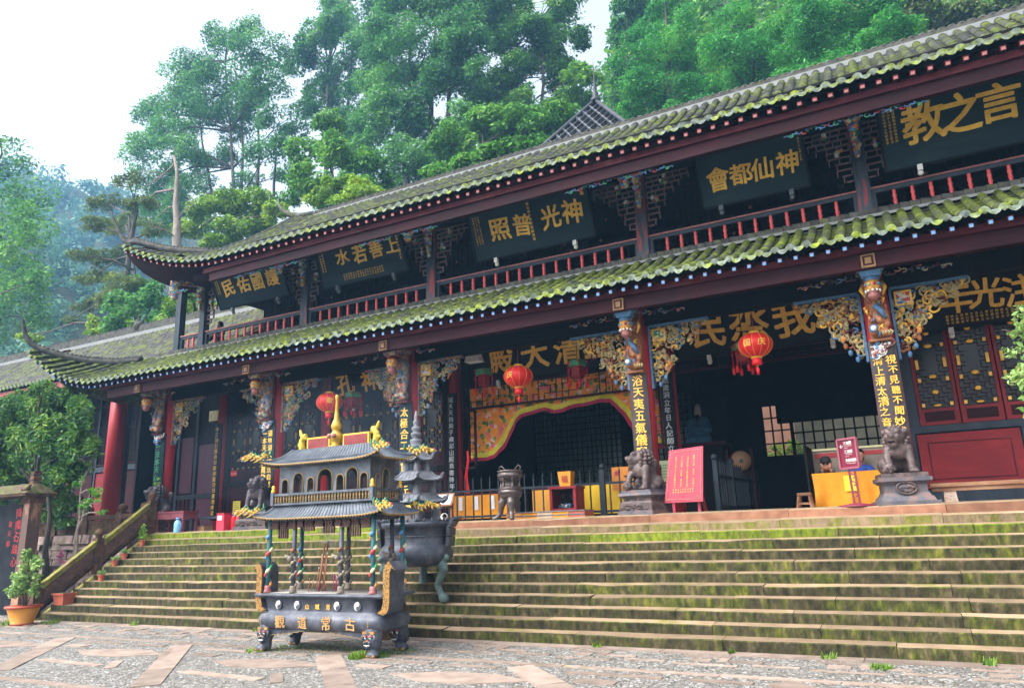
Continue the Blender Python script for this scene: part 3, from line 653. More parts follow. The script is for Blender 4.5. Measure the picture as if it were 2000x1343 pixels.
# upstairs: post struts with knobs, stepped lattice brackets
for i, px in enumerate(PX[1:-1]):
    g = MB(); s = .09
    vs, fs = blob([((px, YG-.2, 9.85), .12, (px, YG-.2, 8.75), .06), ((px, YG-.24, 9.5), .11), ((px, YG-.26, 9.2), .1), ((px+.03, YG-.26, 8.95), .08), ((px-.05, YG-.27, 9.38), .07)], .022, 2)
    g.add(vs, fs, painted, True); g.bar((px, YG-.1, 9.6), (px, 14.2, 9.35), .09, .13, painted)
    g.build('post_strut', hall)
    g = MB(); yk, zk = 14.35, 9.02
    g.lathe([(.02, .42), (.13, .36), (.16, .30), (.09, .22), (.10, .18), (.14, .12), (.15, .05), (.12, -.02), (.09, -.05), (.11, -.10), (.09, -.16), (.03, -.2)], (px, yk, zk), painted, 12)
    for k in range(8): g.ball((px+.14*math.cos(k*.785), yk+.14*math.sin(k*.785), zk+.08), .03, (white_paint, red_paint, blue_paint)[k % 3], 6)
    g.build('hanging_knob', hall)
dull_blue = mat('dull_blue_paint', [(.3, (.03, .07, .16)), (.7, (.10, .18, .32))], 12, .5, .1)
def eave_scroll(px, y, z, mats, nm):
    # scrollwork both sides of a column, under the eave beam
    for s in (-1, 1):
        if s < 0 and px < -19: continue
        g = MB()
        for k in range(14):
            x = px+s*(.1+k*.082); zz = z+.02-.003*k+.03*math.sin(k*1.9); t0 = k*.9
            g.tube([(x+.06*math.cos(t0+a)*(1-.1*a), y, zz+(.05-.002*k)*math.sin(t0+a)*(1-.1*a)) for a in (0, .8, 1.6, 2.4, 3.2, 4)], .014, mats[k % len(mats)], 5)
        g.build(nm, hall)
for px in PX[1:]: eave_scroll(px, 13.86, 8.82, [dull_blue, blue_paint, green_paint, dull_blue, red_paint], 'eave_scroll')
for cx in CX[:-1]: eave_scroll(cx, 13.7, 5.74, [painted_dull, painted_dull, blue_grey, maroon_lt], 'eave_scroll')
def step_lattice(px, s):
    g = MB(); x0 = px+s*.14; z = 9.5
    rows = [(0, 1.02), (.12, 1.0), (.24, .80), (.37, .62), (.50, .46), (.64, .40), (.78, .30), (.92, .27), (1.06, .2), (1.2, .13)]
    bar = lambda a, b, z0, z1: g.box(min(x0+s*a, x0+s*b), max(x0+s*a, x0+s*b), YG-.025, YG+.025, z0, z1, lattice_wood)
    for k, (d, wd) in enumerate(rows):
        bar(0, wd, z-d-.012, z-d+.012)
        if k < len(rows)-1:
            nx = max(1, int(wd/.16))
            for q in range(nx+1):
                xx = wd*q/nx-(.0 if k % 2 else .04)
                if 0 <= xx: bar(xx, xx+.022, z-rows[k+1][0], z-d)
    for (a, d) in ((.42, .16), (.2, .52)):
        for k in range(6): g.ball((x0+s*(a+rnd.uniform(-.06, .06)), YG-.05, z-d+rnd.uniform(-.1, .1)), rnd.uniform(.03, .055), (white_paint, cream_paint, green_paint, orange_paint, pink_paint)[k % 5], 6)
    g.build('lattice_bracket', hall)
for i, px in enumerate(PX[1:]):
    if i > 0: step_lattice(px, -1)
    if i < 5: step_lattice(px, 1)
# upstairs front wall: red panelled screens with lattice and pale notices
wall_red = mat('gallery_wall_red', [(.3, (.16, .02, .03)), (.7, (.28, .04, .05))], 2, .55, .1, spec=.2)
g = MB(); UY = 17.2
g.box(-18.4, 8.2, UY, UY+.08, 7.38, 10.5, dark_wood)
for k in range(22):
    xx = -17.9+k*1.15
    g.box(xx, xx+1.05, UY-.03, UY-.002, 7.42, 8.2, wall_red if k % 3 else maroon_lt)
g.build('upper_wall', hall)
def screen(x0, x1, z0, z1, y, wood, flower, seed, nm='lattice_screen', dense=.11):
    g = MB(); rr = random.Random(seed)
    fr = .05
    for (a, b, c, d) in ((x0, x1, z0, z0+fr), (x0, x1, z1-fr, z1), (x0, x0+fr, z0, z1), (x1-fr, x1, z0, z1)): g.box(a, b, y-.03, y+.02, c, d, wood)
    nx, nz = int((x1-x0)/dense), int((z1-z0)/dense)
    for i in range(nx):
        for j in range(nz):
            xx = x0+(x1-x0)*i/nx; zz = z0+(z1-z0)*j/nz; wx, wz = (x1-x0)/nx, (z1-z0)/nz
            if rr.random() < .5: g.box(xx, xx+wx, y-.015, y+.005, zz-.009, zz+.009, wood)
            if rr.random() < .62: g.box(xx-.009, xx+.009, y-.013, y+.007, zz, zz+wz, wood)
    if flower:
        for k in range(int((x1-x0)*(z1-z0)*2.2)): g.ball((rr.uniform(x0+.1, x1-.1), y-.03, rr.uniform(z0+.1, z1-.1)), .045, flower, 6, (1, .4, 1))
    return g.build(nm, hall)
for k in range(12): screen(-17.9+2.1*k, -16.0+2.1*k, 8.22, 9.9, UY-.06, dark_lattice, pink_paint if k % 2 else maroon_lt, 50+k, dense=.15)
# ------------------------------------------------------------------ hall front: doors, screens, boards, lanterns
door_red = mat('dado_panel_red', [(.3, (.13, .010, .016)), (.6, (.21, .016, .021)), (.8, (.29, .03, .028))], 1.6, .5, .1, stretch=(.6, 1, 1.5), spec=.2)
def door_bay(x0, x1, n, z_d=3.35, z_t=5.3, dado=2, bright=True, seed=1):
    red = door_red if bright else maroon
    g = MB(); fw = blue_grey if bright else dark_wood
    g.box(x0, x1, YW-.06, YW+.06, z_d-.13, z_d+.0, fw); g.box(x0, x1, YW-.05, YW+.06, ZP, ZP+.28, fw)
    wd = (x1-x0)/dado
    for k in range(dado+1): g.box(max(x0, x0+wd*k-.13), min(x1, x0+wd*k+.13), YW-.055, YW+.06, ZP+.28, z_d-.13, fw)
    g.box(x0, x1, YW+.03, YW+.055, ZP+.28, z_d-.13, fw); g.box(x0, x1, YW-.04, YW+.06, z_t, 6.7, dark_wood)
    g.box(x0, x0+.25, YW-.045, YW+.05, z_d, z_t, fw); g.box(x1-.2, x1, YW-.045, YW+.05, z_d, z_t, fw)
    g.build('door_frame', hall)
    for k in range(dado):
        a, b = x0+wd*k+.16, x0+wd*(k+1)-.16; g = MB()
        g.box(a, b, YW-.03, YW+.02, ZP+.31, z_d-.16, red)
        i = .16; zl, zh = ZP+.31+i, z_d-.16-i                 # raised moulding
        for (p, q, c, d) in ((a+i, b-i, zl, zl+.022), (a+i, b-i, zh-.022, zh), (a+i, a+i+.022, zl, zh), (b-i-.022, b-i, zl, zh)): g.box(p, q, YW-.042, YW-.028, c, d, maroon_lt if bright else maroon)
        g.build('dado_panel', hall)
    lw = (x1-x0-.45)/n; rr = random.Random(seed)
    for k in range(n):
        a, b = x0+.25+lw*k+.012, x0+.25+lw*(k+1)-.012; g = MB(); fr = .055
        for (p, q, c, d) in ((a, b, z_d+.01, z_d+.33), (a, b, z_t-.06, z_t), (a, a+fr, z_d+.33, z_t-.06), (b-fr, b, z_d+.33, z_t-.06)): g.box(p, q, YW-.03, YW+.03, c, d, red)
        g.box(a+.09, b-.09, YW-.04, YW-.028, z_d+.08, z_d+.27, maroon)
        dr = g.build('lattice_door', hall)
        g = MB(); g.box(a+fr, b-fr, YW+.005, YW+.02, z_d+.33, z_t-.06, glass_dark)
        zl, zh = z_d+.34, z_t-.07; xa, xb = a+fr, b-fr; cx = (xa+xb)/2; nx, nz = 7, 22
        for i in range(nx):
            for j in range(nz):
                xx = xa+(xb-xa)*i/nx; zz = zl+(zh-zl)*j/nz; wx, wz = (xb-xa)/nx, (zh-zl)/nz
                core = 2 <= i <= 4 and 10 <= j <= 16
                if core: continue
                if (i+j*2) % 3 != 0: g.box(xx, xx+wx, YW-.015, YW+.0, zz-.008, zz+.008, maroon)
                if (i*2+j) % 3 != 1: g.box(xx-.008, xx+.008, YW-.017, YW-.002, zz, zz+wz, maroon)
        gl = gold if bright else mat('dull_gold', [(.3, (.22, .12, .03)), (.7, (.36, .22, .05))], 6, .5, .1)
        for (fx, fz, sx, sz) in ((.5, .03, .07, .025), (.5, .2, .06, .045), (.5, .40, .07, .042), (.5, .80, .075, .042), (.5, .97, .055, .045)): g.ball((cx+(fx-.5)*lw, YW-.035, zl+(zh-zl)*fz), 1, gl, 8, (sx, .025, sz))
        for fz, h in ((.04, .07), (.36, .08), (.57, .2), (.80, .07)):
            for s in (-1, 1): g.cbox((cx+s*((xb-xa)/2-.05), YW-.03, zl+(zh-zl)*fz), .055, .03, h*.95, gl)
        g.build('lattice', dr)
    g = MB()
    for k in range(n): g.ball((x0+.25+lw*(k+.5), YW-.07, z_t+.13), 1, mat('dull_gold', [(.3, (.22, .12, .03)), (.7, (.36, .22, .05))], 6, .5, .1) if bright else maroon_lt, 10, (.17, .03, .05))
    g.build('carved_cartouche', hall)
door_bay(.08, 4.1, 5, seed=3)
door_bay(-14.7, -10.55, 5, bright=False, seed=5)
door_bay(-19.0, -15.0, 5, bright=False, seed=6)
# transoms over the two open bays
for (x0, x1) in ((-10.2, -4.8), (-4.4, -.3)):
    g = MB(); g.box(x0, x1, YW-.04, YW+.06, 5.32, 6.7, dark_wood); g.build('transom_board', hall)
screen(-10.2, -4.8, 4.72, 5.32, YW-.04, dark_lattice, None, 77, 'transom_lattice', .16)
screen(-4.4, -.3, 5.0, 5.32, YW-.04, maroon, None, 78, 'transom_lattice', .14)
screen(-10.2, -9.75, 3.2, 4.72, YW-.04, maroon, gold, 79, 'transom_lattice', .16); screen(-5.25, -4.8, 3.4, 4.72, YW-.04, maroon, gold, 80, 'transom_lattice', .15)

# name boards
fine = random.Random(21)
SMALL = list('青城山道觀天師洞三清殿重建記庚午歲次弟子敬獻住持人書癸酉年吉日立')
def plaque(name, label, tl, tr, br, bl, text, size, small=(), group=None, m=plaque_paint, gap=1.0, shift=0, up_off=0, thick=.07, px=None):
    'board through four world corners (made rectangular), gold characters on the front'
    tl, tr, br, bl = map(Vector, (tl, tr, br, bl))
    c = (tl+tr+br+bl)/4; wd = ((tr-tl).length+(br-bl).length)/2; u = ((tl-bl)+(tr-br))/2; h = u.length; u.normalize(); r = Vector((1, 0, 0)); n = r.cross(u)
    t = thing(name, label, 'name board', c, group)
    g = MB(); a = r*wd/2; b = u*h/2; g.prism([c-a-b, c+a-b, c+a+b, c-a+b], m, -n*thick)
    g.build('board', t)
    fr = MB()
    for (p, q) in ((c-a-b, c+a-b), (c-a+b, c+a+b), (c-a-b, c-a+b), (c+a-b, c+a+b)): fr.bar(p+n*.004, q+n*.004, .045, .03, dark_wood, n)
    for s in (-1, 1):
        p = c+r*(s*wd*.33)-b-u*.05; fr.cbox(p, .09, .09, .12, white_paint if size > .5 else iron_grey); fr.ball(p-u*.1, .055, white_paint if size > .5 else iron_grey, 8)
        p = c+r*(s*wd*.33)+b; fr.bar(p, p+Vector((0, .35, .3)), .04, .04, dark_wood)
    fr.build('edging', t)
    L = MB(); k = len(text)
    for i, ch in enumerate(text):
        x = (i-(k-1)/2)*size*1.28*gap+shift
        if px and i < len(px): x = at(px[i][0], px[i][1], c.y).x-c.x
        letter(L, ch, c+r*x+u*(rnd.uniform(-.04, .04)*size+up_off)+n*.012, size*rnd.uniform(.98, 1.1), gold, r, u, .5, .07)
    L.build('characters', t)
    if small:
        L = MB()
        for (fx, fz, cols, rows, s) in small:               # blocks of small writing
            for i in range(cols):
                for j in range(rows):
                    letter(L, SMALL[fine.randrange(len(SMALL))], c+r*((fx-.5)*wd+i*s*1.5)+u*((.5-fz)*h-j*s*1.18)+n*.006, s, gold, r, u, .3)
        L.build('inscription', t)
    return t
def corners(x0, x1, ztop, zbot, ytop, ybot): return (x0, ytop, ztop), (x1, ytop, ztop), (x1, ybot, zbot), (x0, ybot, zbot)
UPG = 'name boards hung under the upper eaves'
plaque('name_board', 'dark board reading 民佑國護 in gold, smallest of the upper boards, near the left corner', *corners(-18.05, -15.2, 9.55, 8.50, 14.6, 15.15), '民佑國護', .50, [(.05, .2, 2, 9, .05), (.95, .12, 1, 5, .05)], UPG, px=[(447, 562), (476, 558), (503, 553), (532, 548)])
plaque('name_board', 'dark board reading 水若善上 with lines of small gilt script below', *corners(-13.9, -10.95, 9.62, 8.42, 14.65, 15.15), '水若善上', .48, [(.28, .80, 17, 3, .055), (.05, .2, 2, 9, .06), (.95, .15, 1, 10, .07)], UPG, up_off=.1, px=[(671, 500), (704, 497), (736, 490), (767, 484)])
plaque('name_board', 'dark board reading 照普光神 with a gilt script column in the middle', *corners(-8.85, -5.62, 9.52, 8.20, 14.6, 15.15), '照普光神', .52, [(.52, .16, 1, 11, .08), (.045, .25, 3, 12, .05), (.955, .2, 1, 2, .09)], UPG, up_off=-.05, px=[(976, 448), (1019, 437), (1075, 424), (1117, 412)])
plaque('name_board', 'dark board reading 會都仙神 with bold even gold characters', *corners(-3.12, -.94, 9.28, 8.26, 14.7, 15.15), '會都仙神', .47, [(.96, .12, 1, 9, .045)], UPG, px=[(1403, 353), (1447, 342), (1489, 334), (1538, 322)])
plaque('name_board', 'largest upper dark board, 教之言 in big gold brush strokes, cut by the frame', *corners(.44, 3.85, 9.70, 8.18, 14.6, 15.15), '教之言不', .72, [(.03, .22, 3, 12, .055)], UPG, shift=.35, px=[(1803, 240), (1875, 222), (1953, 205)])
LOG = 'great name boards over the hall doors'
def low(label, xc, wd, text, size, shift=0, small=(), gap=1.0, z0=5.28, z1=6.42, px=None): return plaque('name_board', label, *corners(xc-wd/2, xc+wd/2, z1, z0, YW-.42, YW-.12), text, size, small, LOG, black_lacquer, shift=shift, gap=gap, px=px)
low('wide black board over the curtained doorway reading 殿大清三', -7.5, 4.6, '殿大清三', .72, z0=5.38, px=[(979, 695), (1044, 690), (1108, 678), (1166, 665)])
low('black board reading 民烝我思 in thick gold brush strokes over the open passage', -2.3, 3.9, '民烝我思', .80, z0=5.30, px=[(1384, 640), (1462, 628), (1548, 615), (1625, 600)])
low('black board over the red lattice doors reading 年光注 with rows of small script', 2.25, 3.4, '年光注夜', .58, small=[(.16, .80, 22, 3, .055)], z0=5.2, z1=6.30, px=[(1862, 568), (1922, 555), (1987, 545), (2060, 530)])
low('dull board reading 孔神 half hidden behind the carved bracket', -12.6, 3.6, '孔神祀光', .58, px=[(675, 738), (722, 728), (765, 720), (805, 712)])

# couplet boards on columns
def couplet(label, cx, y, z0, z1, text_cols, size, ink, wd, m=black_lacquer, step=1.12, cap=True, cat='couplet board', group='couplet boards on the front columns'):
    t = thing('couplet_board', label, cat, (cx, y, z0), group); g = MB(); seg = 6
    for s in range(seg):                                    # slightly curved round the column
        a0 = (s/seg-.5)*2; a1 = ((s+1)/seg-.5)*2; f = lambda a: (cx+a*wd/2, y+.045*a*a)
        (xa, ya), (xb, yb) = f(a0), f(a1); g.prism([(xa, ya, z0), (xb, yb, z0), (xb, yb, z1), (xa, ya, z1)], m, (0, .03, 0))
    g.build('board', t)
    if cap:
        g = MB(); scrolls(g, (cx-wd*.42, y, z1-.005), 1, wd*.84, .3, -.03, 22, [white_paint, blue_paint, white_paint, pink_paint], int(abs(cx)*10), .013)
        g.build('carved_cap', t)
    g = MB(); k = len(text_cols)
    for c, tx in enumerate(text_cols):
        x = cx+((k-1)/2-c)*wd*.48
        for i, ch in enumerate(tx):
            letter(g, ch, (x+rnd.uniform(-.01, .01), y-.012+(.008 if k > 1 else 0), z1-(.32 if cap else .14)-i*size*step-size*.3), size*rnd.uniform(.95, 1.1), ink, thick=.3, wob=.05)
    g.build('characters', t); return t
couplet('black couplet board with two gold columns beginning 視不見聽不聞 on the right column', -.1, YC-.275, 2.75, 4.70, ['視不見聽不聞妙我希夷者', '清上清太清之音'], .16, gold, .44, mat('brown_black_lacquer', [(.3, (.018, .012, .014)), (.7, (.06, .045, .05))], 3, .35, .1))
couplet('brown couplet board reading 浴天夷五氣儀實 in gold seal script beside the seated lion', -4.6, YC-.275, 2.95, 4.72, ['浴天夷五氣儀實'], .235, gold, .38, mat('brown_black_lacquer', (.03, .03, .03)), cap=False, step=1.02)
couplet('dark couplet board reading 太極合二一貫 behind the stone pagoda burner', -10.4, YC-.275, 2.6, 4.66, ['太極合二一貫真元'], .235, gold, .38, plaque_paint, cap=False)
couplet('dark couplet board with two gold columns reading 道地道人道 behind the gilt roof dragon', -14.85, YC-.275, 2.5, 4.70, ['道地道人道法自然', '一本天心生萬物通'], .17, gold, .42, plaque_paint)
couplet('green lettered couplet board on the leftmost front column', -19.2, YC-.275, 2.3, 4.70, ['一法本天心人生'], .2, green_paint, .40, plaque_paint)
def inner(label, x, ink, seed, z0=2.2, z1=5.2):
    r_ = random.Random(seed); couplet(label, x, YW-.22, z0, z1, [[SMALL[r_.randrange(len(SMALL))] for _ in range(16)]], .15, ink, .30, black_lacquer, 1.15, False, group='couplet boards on the inner columns')
inner('black board with pale running script right of the yellow curtain', -4.6, silver_ink, 1, 2.9); inner('black board with faint pale script left of the yellow curtain', -10.4, silver_ink, 2); inner('black board with dull gold script beside the purple door', -19.2, gold, 3)

# red lanterns
def lantern(label, x, y, z, r, chars, roll=0):
    t = thing('red_lantern', label, 'lantern', (x, y, z), 'round red silk lanterns under the eaves')
    g = MB(); n = 28; prof = [(.30, -.70), (.55, -.62), (.82, -.42), (.96, -.18), (1, .04), (.95, .26), (.80, .48), (.55, .65), (.30, .72)]
    vs = []
    for pr, pz in prof:
        for k in range(n*2):
            q = 1.0-.022*(k % 2 == 0); a = math.pi*k/n; vs.append((x+r*pr*q*math.cos(a), y+r*pr*q*math.sin(a), z+r*pz))
    N = n*2; g.add(vs, [(i*N+k, i*N+(k+1) % N, (i+1)*N+(k+1) % N, (i+1)*N+k) for i in range(len(prof)-1) for k in range(N)], silk_red, True); g.build('lantern_body', t)
    g = MB(); g.lathe([(.30*r, .70*r), (.32*r, .74*r), (.30*r, .84*r), (.26*r, .85*r)], (x, y, z), gold, 18); g.lathe([(.30*r, -.80*r), (.32*r, -.74*r), (.30*r, -.68*r)], (x, y, z), gold, 18)
    for k in range(12):
        a = math.pi*k/6; g.tube([(x+r*pr*1.004*math.cos(a), y+r*pr*1.004*math.sin(a), z+r*pz) for pr, pz in prof], .004, gold, 4, False)
    g.build('gilt_rings', t)
    g = MB(); g.lathe([(.24*r, -1.18*r), (.30*r, -1.16*r), (.28*r, -.8*r), (.24*r, -.8*r)], (x, y, z), silk_red, 14); g.lathe([(.02*r, -1.35*r), (.035*r, -1.16*r)], (x, y, z), gold, 6); g.lathe([(.09*r, -1.75*r), (.10*r, -1.4*r), (.04*r, -1.34*r)], (x, y, z), silk_red, 8); g.build('tassel', t)
    g = MB(); g.tube([(x, y, z+.8*r), (x, y, 5.66)], .008, red_paint, 5); g.build('cord', t)
    g = MB()
    for a, ch in chars:
        d = Vector((math.sin(a), -math.cos(a), 0)); letter(g, ch, Vector((x, y, z+.02*r))+d*(r*1.005), .46*r, gold, (math.cos(a), math.sin(a), 0), (0, 0, 1), .3, .05)
    g.build('characters', t); return t
lantern('red lantern with two gold characters 国庆 over the open passage', -2.28, 14.55, 4.98, .33, [(-.30, '国'), (.52, '庆')])
lantern('red lantern showing one gold character 庆 before the yellow curtain', -7.48, 14.55, 5.0, .335, [(-.15, '庆')])
lantern('red lantern above the gilt finial of the incense burner', -12.95, 14.45, 4.98, .335, [(.75, '歡')])
# palace lanterns: green hexagonal hood, red body, bead strings
def palace(label, px, py, y, r, h):
    p = at(px, py, y); x, z = p.x, p.z
    t = thing('palace_lantern', label, 'lantern', (x, y, z), 'hexagonal palace lanterns with tassels')
    g = MB(); g.lathe([(r*.95, h*.18), (r*1.12, h*.22), (r*1.12, h*.50), (r*.9, h*.56)], (x, y, z), green_paint, 6, smooth=False); g.build('hood', t)
    g = MB(); g.lathe([(r*.75, -h*.5), (r*.85, -h*.45), (r*.85, h*.18), (r*.7, h*.18)], (x, y, z), door_red, 6, smooth=False); g.build('body', t)
    g = MB()
    for k in range(6):
        a = k*math.pi/3; xx, yy = x+r*1.2*math.cos(a), y+r*1.2*math.sin(a); g.ball((xx, yy, z+h*.42), r*.14, silk_red, 6); g.tube([(xx, yy, z+h*.4), (xx, yy, z-h*.75)], .008, silk_red, 4)
        g.ball((xx, yy, z-h*.05), r*.12, silk_red, 6); g.lathe([(.03, -h*1.05), (.035, -h*.75), (.01, -h*.66)], (xx, yy, z), silk_red, 6)
    g.build('bead_string', t)
    g = MB(); g.tube([(x, y, z+h*.5), (x, y, 6.7)], .008, dark_wood, 4); g.build('cord', t)
palace('red and green palace lantern beside the round lantern over the burner', 690, 782, 15.3, .20, .40)
palace('red and green palace lantern at the left edge of the yellow curtain', 945, 738, 15.6, .20, .40); palace('red and green palace lantern at the right of the curtained doorway', 1128, 722, 15.6, .20, .40)
palace('palace lantern half hidden behind the 国庆 lantern', 1452, 690, 15.5, .19, .40)

# embroidered yellow curtain in the central doorway
embro = mat_cells('embroidered_orange_silk', [(.66, .22, .015), (.72, .27, .02), (.62, .19, .01), (.10, .22, .04), (.70, .24, .02), (.66, .20, .015), (.55, .12, .14), (.68, .25, .02), (.60, .40, .35), (.68, .22, .01), (.05, .12, .03)], 11, .7, .2, .01)
cb = mat('yellow_green_silk', [(.3, (.42, .40, .02)), (.7, (.62, .55, .03))], 8, .7, .1); fringe_m = mat('crimson_fringe', [(.3, (.22, .006, .03)), (.7, (.36, .015, .06))], 30, .8, .3, stretch=(1, 1, .1))
YK = YW+.10
low_px = [(921, 893), (945, 893), (965, 888), (980, 872), (992, 848), (1004, 823), (1018, 808), (1040, 801), (1065, 795), (1082, 800), (1100, 797), (1120, 789), (1150, 784), (1175, 778), (1192, 778), (1206, 790), (1222, 805), (1237, 828), (1252, 850), (1268, 864), (1290, 868), (1305, 866)]
low_w = [at(px, py, YK) for px, py in low_px]
t = thing('door_curtain', 'orange embroidered silk curtain with scalloped edge gathered across the central doorway', 'curtain', (-7.4, YK, 4.5))
def curve_at(u):
    f = u*(len(low_w)-1); i = min(int(f), len(low_w)-2); return low_w[i].lerp(low_w[i+1], f-i)
def inset(u, d):
    p = curve_at(u); e = .012; q = curve_at(min(1, u+e))-curve_at(max(0, u-e)); n = Vector((-q.z, 0, q.x)).normalized(); return p+n*d
def fold(x): return .03*math.sin(x*9)+.018*math.sin(x*23+1)
def strip(fa, fb, m, nv, nm, dy=0):
    g = MB()
    def fn(u, v):
        a, b = fa(u), fb(u); p = a.lerp(b, v); return (p.x, YK+fold(p.x)+dy, p.z)
    g.grid(fn, 110, nv, m); g.build(nm, t)
def clampx(p): return Vector((min(max(p.x, -10.15), -4.75), p.y, p.z))
strip(lambda u: clampx(inset(u, -.09)), lambda u: clampx(inset(u, .0)), fringe_m, 2, 'fringe', -.012)
strip(lambda u: clampx(inset(u, .0)), lambda u: clampx(inset(u, .125)), cb, 2, 'border')
def top_of(u): p = clampx(inset(u, .125)); return Vector((p.x, p.y, max(5.33, p.z)))
strip(lambda u: clampx(inset(u, .125)), top_of, embro, 14, 'silk')
# red silk ribbon at the left of the curtain
g = MB(); a = at(913, 880, 15.8); b = at(903, 975, 15.6)
g.grid(lambda u, v: (a.x+(b.x-a.x)*v+(u-.5)*(.05+.12*v)+.02*math.sin(v*9), a.y+.06*math.sin(u*9+v*4)*v, a.z+(b.z-a.z)*v), 10, 16, silk_red)
tag(g.build('ribbon'), 'bright red silk ribbon hanging left of the yellow curtain', 'ribbon')

# inside the hall
g = MB()
scr = mat('dim_green_glass', [(.3, (.01, .03, .028)), (.7, (.035, .075, .065))], 3, .3, 0)
g.box(-9.9, -7.2, 20.3, 20.34, 2.0, 5.2, scr); g.box(-6.7, -4.8, 20.3, 20.34, 2.0, 5.2, scr)
for k in range(34):
    xx = -9.9+k*.152; g.box(xx-.012, xx+.012, 20.24, 20.29, 2.0, 5.2, dark_wood)
for k in range(18): zz = 2.1+k*.18; g.box(-9.9, -4.8, 20.23, 20.285, zz-.012, zz+.012, dark_wood)
g.build('altar_screen', hall)
# deity statue behind bars in the passage
p = at(1365, 830, 18.2)
t = thing('deity_statue', 'dim seated deity statue with pale headdress, black beard and blue robe inside the passage', 'statue', (p.x, p.y, 2.3))
def rel(parts, o, k=1.0):
    out = []
    for q in parts:
        if len(q) == 4: out.append((Vector(q[0])*k+o, q[1]*k, Vector(q[2])*k+o, q[3]*k))
        elif len(q) == 3: out.append((Vector(q[0])*k+o, q[1]*k, q[2]))
        else: out.append((Vector(q[0])*k+o, q[1]*k))
    return out
o = Vector((p.x, p.y, at(1365, 806, 18.2).z-.72)); SK = .62; skin = mat('statue_face', (.36, .31, .26), 5, .5, 0); skin2 = mat('skin', [(.3, (.36, .17, .11)), (.7, (.48, .25, .17))], 8, .5, .05)
def blobm(parts, m, vox=.02, it=3):
    g = MB(); vs, fs = blob(parts, vox, it); g.add(vs, fs, m, True); return g
robe = mat('deity_blue_robe', [(.3, (.008, .035, .08)), (.6, (.02, .08, .14)), (.8, (.14, .12, .08))], 5, .6, .2)
blobm(rel([((0, .05, .1), .42, (0, .05, .8), .26), ((-.3, 0, .85), .13, (-.42, -.12, .45), .13), ((.3, 0, .85), .13, (.42, -.12, .45), .13), ((-.42, -.12, .45), .12, (-.1, -.32, .5), .1), ((.42, -.12, .45), .12, (.1, -.32, .5), .1), ((-.3, -.2, .05), .22, (.3, -.2, .05), .22)], o, SK), robe, .03).build('robe', t)
blobm(rel([((0, -.02, 1.18), .15, (0, -.05, 1.08), .13), ((0, -.17, 1.14), .035), ((0, 0, .95), .1)], o, SK), skin).build('head', t)
blobm(rel([((0, -.12, 1.0), .10, (0, -.2, .72), .04), ((.06, -.15, 1.04), .04), ((-.06, -.15, 1.04), .04)], o, SK), black_lacquer).build('beard', t)
blobm(rel([((0, .02, 1.32), .13, (0, .02, 1.42), .11)], o, SK), mat('headdress_grey', (.34, .34, .32), 6)).build('headdress', t)
g = MB(); g.box(p.x-.6, p.x+.6, p.y-.4, p.y+.4, ZP, o.z-.14, dark_wood); g.box(p.x-.65, p.x+.65, p.y-.45, p.y+.45, o.z-.14, o.z-.05, maroon); g.build('plinth', t)
# daylight garden behind the rear window: a pink rendered wall and shrubs
bw = thing('garden_wall', 'pink rendered garden wall seen through the rear window grid', 'wall', (-2, 30, 0)); g = MB()
xm_ = at(1552, 840, 30).x; g.box(-9, xm_, 30, 30.3, 1.5, 7.5, mat('pink_render', [(.3, (.36, .17, .11)), (.7, (.50, .28, .20))], 1.2, .8, .1)); g.box(xm_, 5.5, 30.02, 30.3, 1.5, 7.5, mat('olive_render', [(.3, (.05, .05, .035)), (.7, (.11, .105, .075))], .8, .8, .1)); g.build('wall_face', bw)
g = MB(); g.box(-9.2, 5.7, 29.9, 30.4, 7.5, 7.65, ridge_m); g.build('wall_coping', bw)
# ------------------------------------------------------------------ bronze incense burner in the court
BX, BY = -8.06, 9.2
BL, BD = 1.26, .43                                         # half length, half depth of the rim
burner = thing('incense_burner', 'long dark bronze incense burner with two tier roofed canopy and gilt dragons', 'incense burner', (BX, BY, 0))
def rrect(a, b, r, n=5):
    out = []
    for cx, cy, t0 in ((a-r, b-r, 0), (-(a-r), b-r, 90), (-(a-r), -(b-r), 180), (a-r, -(b-r), 270)):
        for k in range(n+1): t = R(t0+90*k/n); out.append((cx+r*math.cos(t), cy+r*math.sin(t)))
    return out
def loft(g, secs, m, cap=True, smooth=True, c=(0, 0)):
    'secs: (half a, half b, corner radius, z)'
    n = None; vs = []
    for a, b, r, z in secs:
        p = rrect(a, b, r); n = len(p); vs += [(c[0]+x, c[1]+y, z) for x, y in p]
    N = len(secs); fs = [(i*n+k, i*n+(k+1) % n, (i+1)*n+(k+1) % n, (i+1)*n+k) for i in range(N-1) for k in range(n)]
    if cap: fs += [tuple(reversed(range(n))), tuple(range((N-1)*n, N*n))]
    g.add(vs, fs, m, smooth)
g = MB(); c = (BX, BY)
loft(g, [(1.02, .30, .1, .30), (1.16, .38, .16, .33), (1.22, .43, .2, .40), (1.23, .44, .2, .47), (1.19, .41, .18, .54), (1.10, .35, .12, .57), (1.09, .34, .1, .60), (1.11, .36, .1, .76), (1.16, .39, .08, .785), (1.25, .43, .06, .80), (1.26, .435, .06, .835), (1.22, .41, .06, .845)], bronze, c=c)
loft(g, [(1.15, .36, .06, .846), (1.15, .36, .06, .848)], mat('ash', (.36, .33, .30), 15, .95, .4, .01), c=c)
g.build('basin', burner)
YF = BY-.42
g = MB()
for (x, ch) in zip((-.65, -.20, .26, .71), '觀道常古'): letter(g, ch, (BX+x, BY-.447, .445), .20, mat('worn_gilt', [(.3, (.34, .18, .06)), (.7, (.58, .36, .14))], 9, .5, .1), (1, 0, 0), (0, -.08, 1), .5, .03)
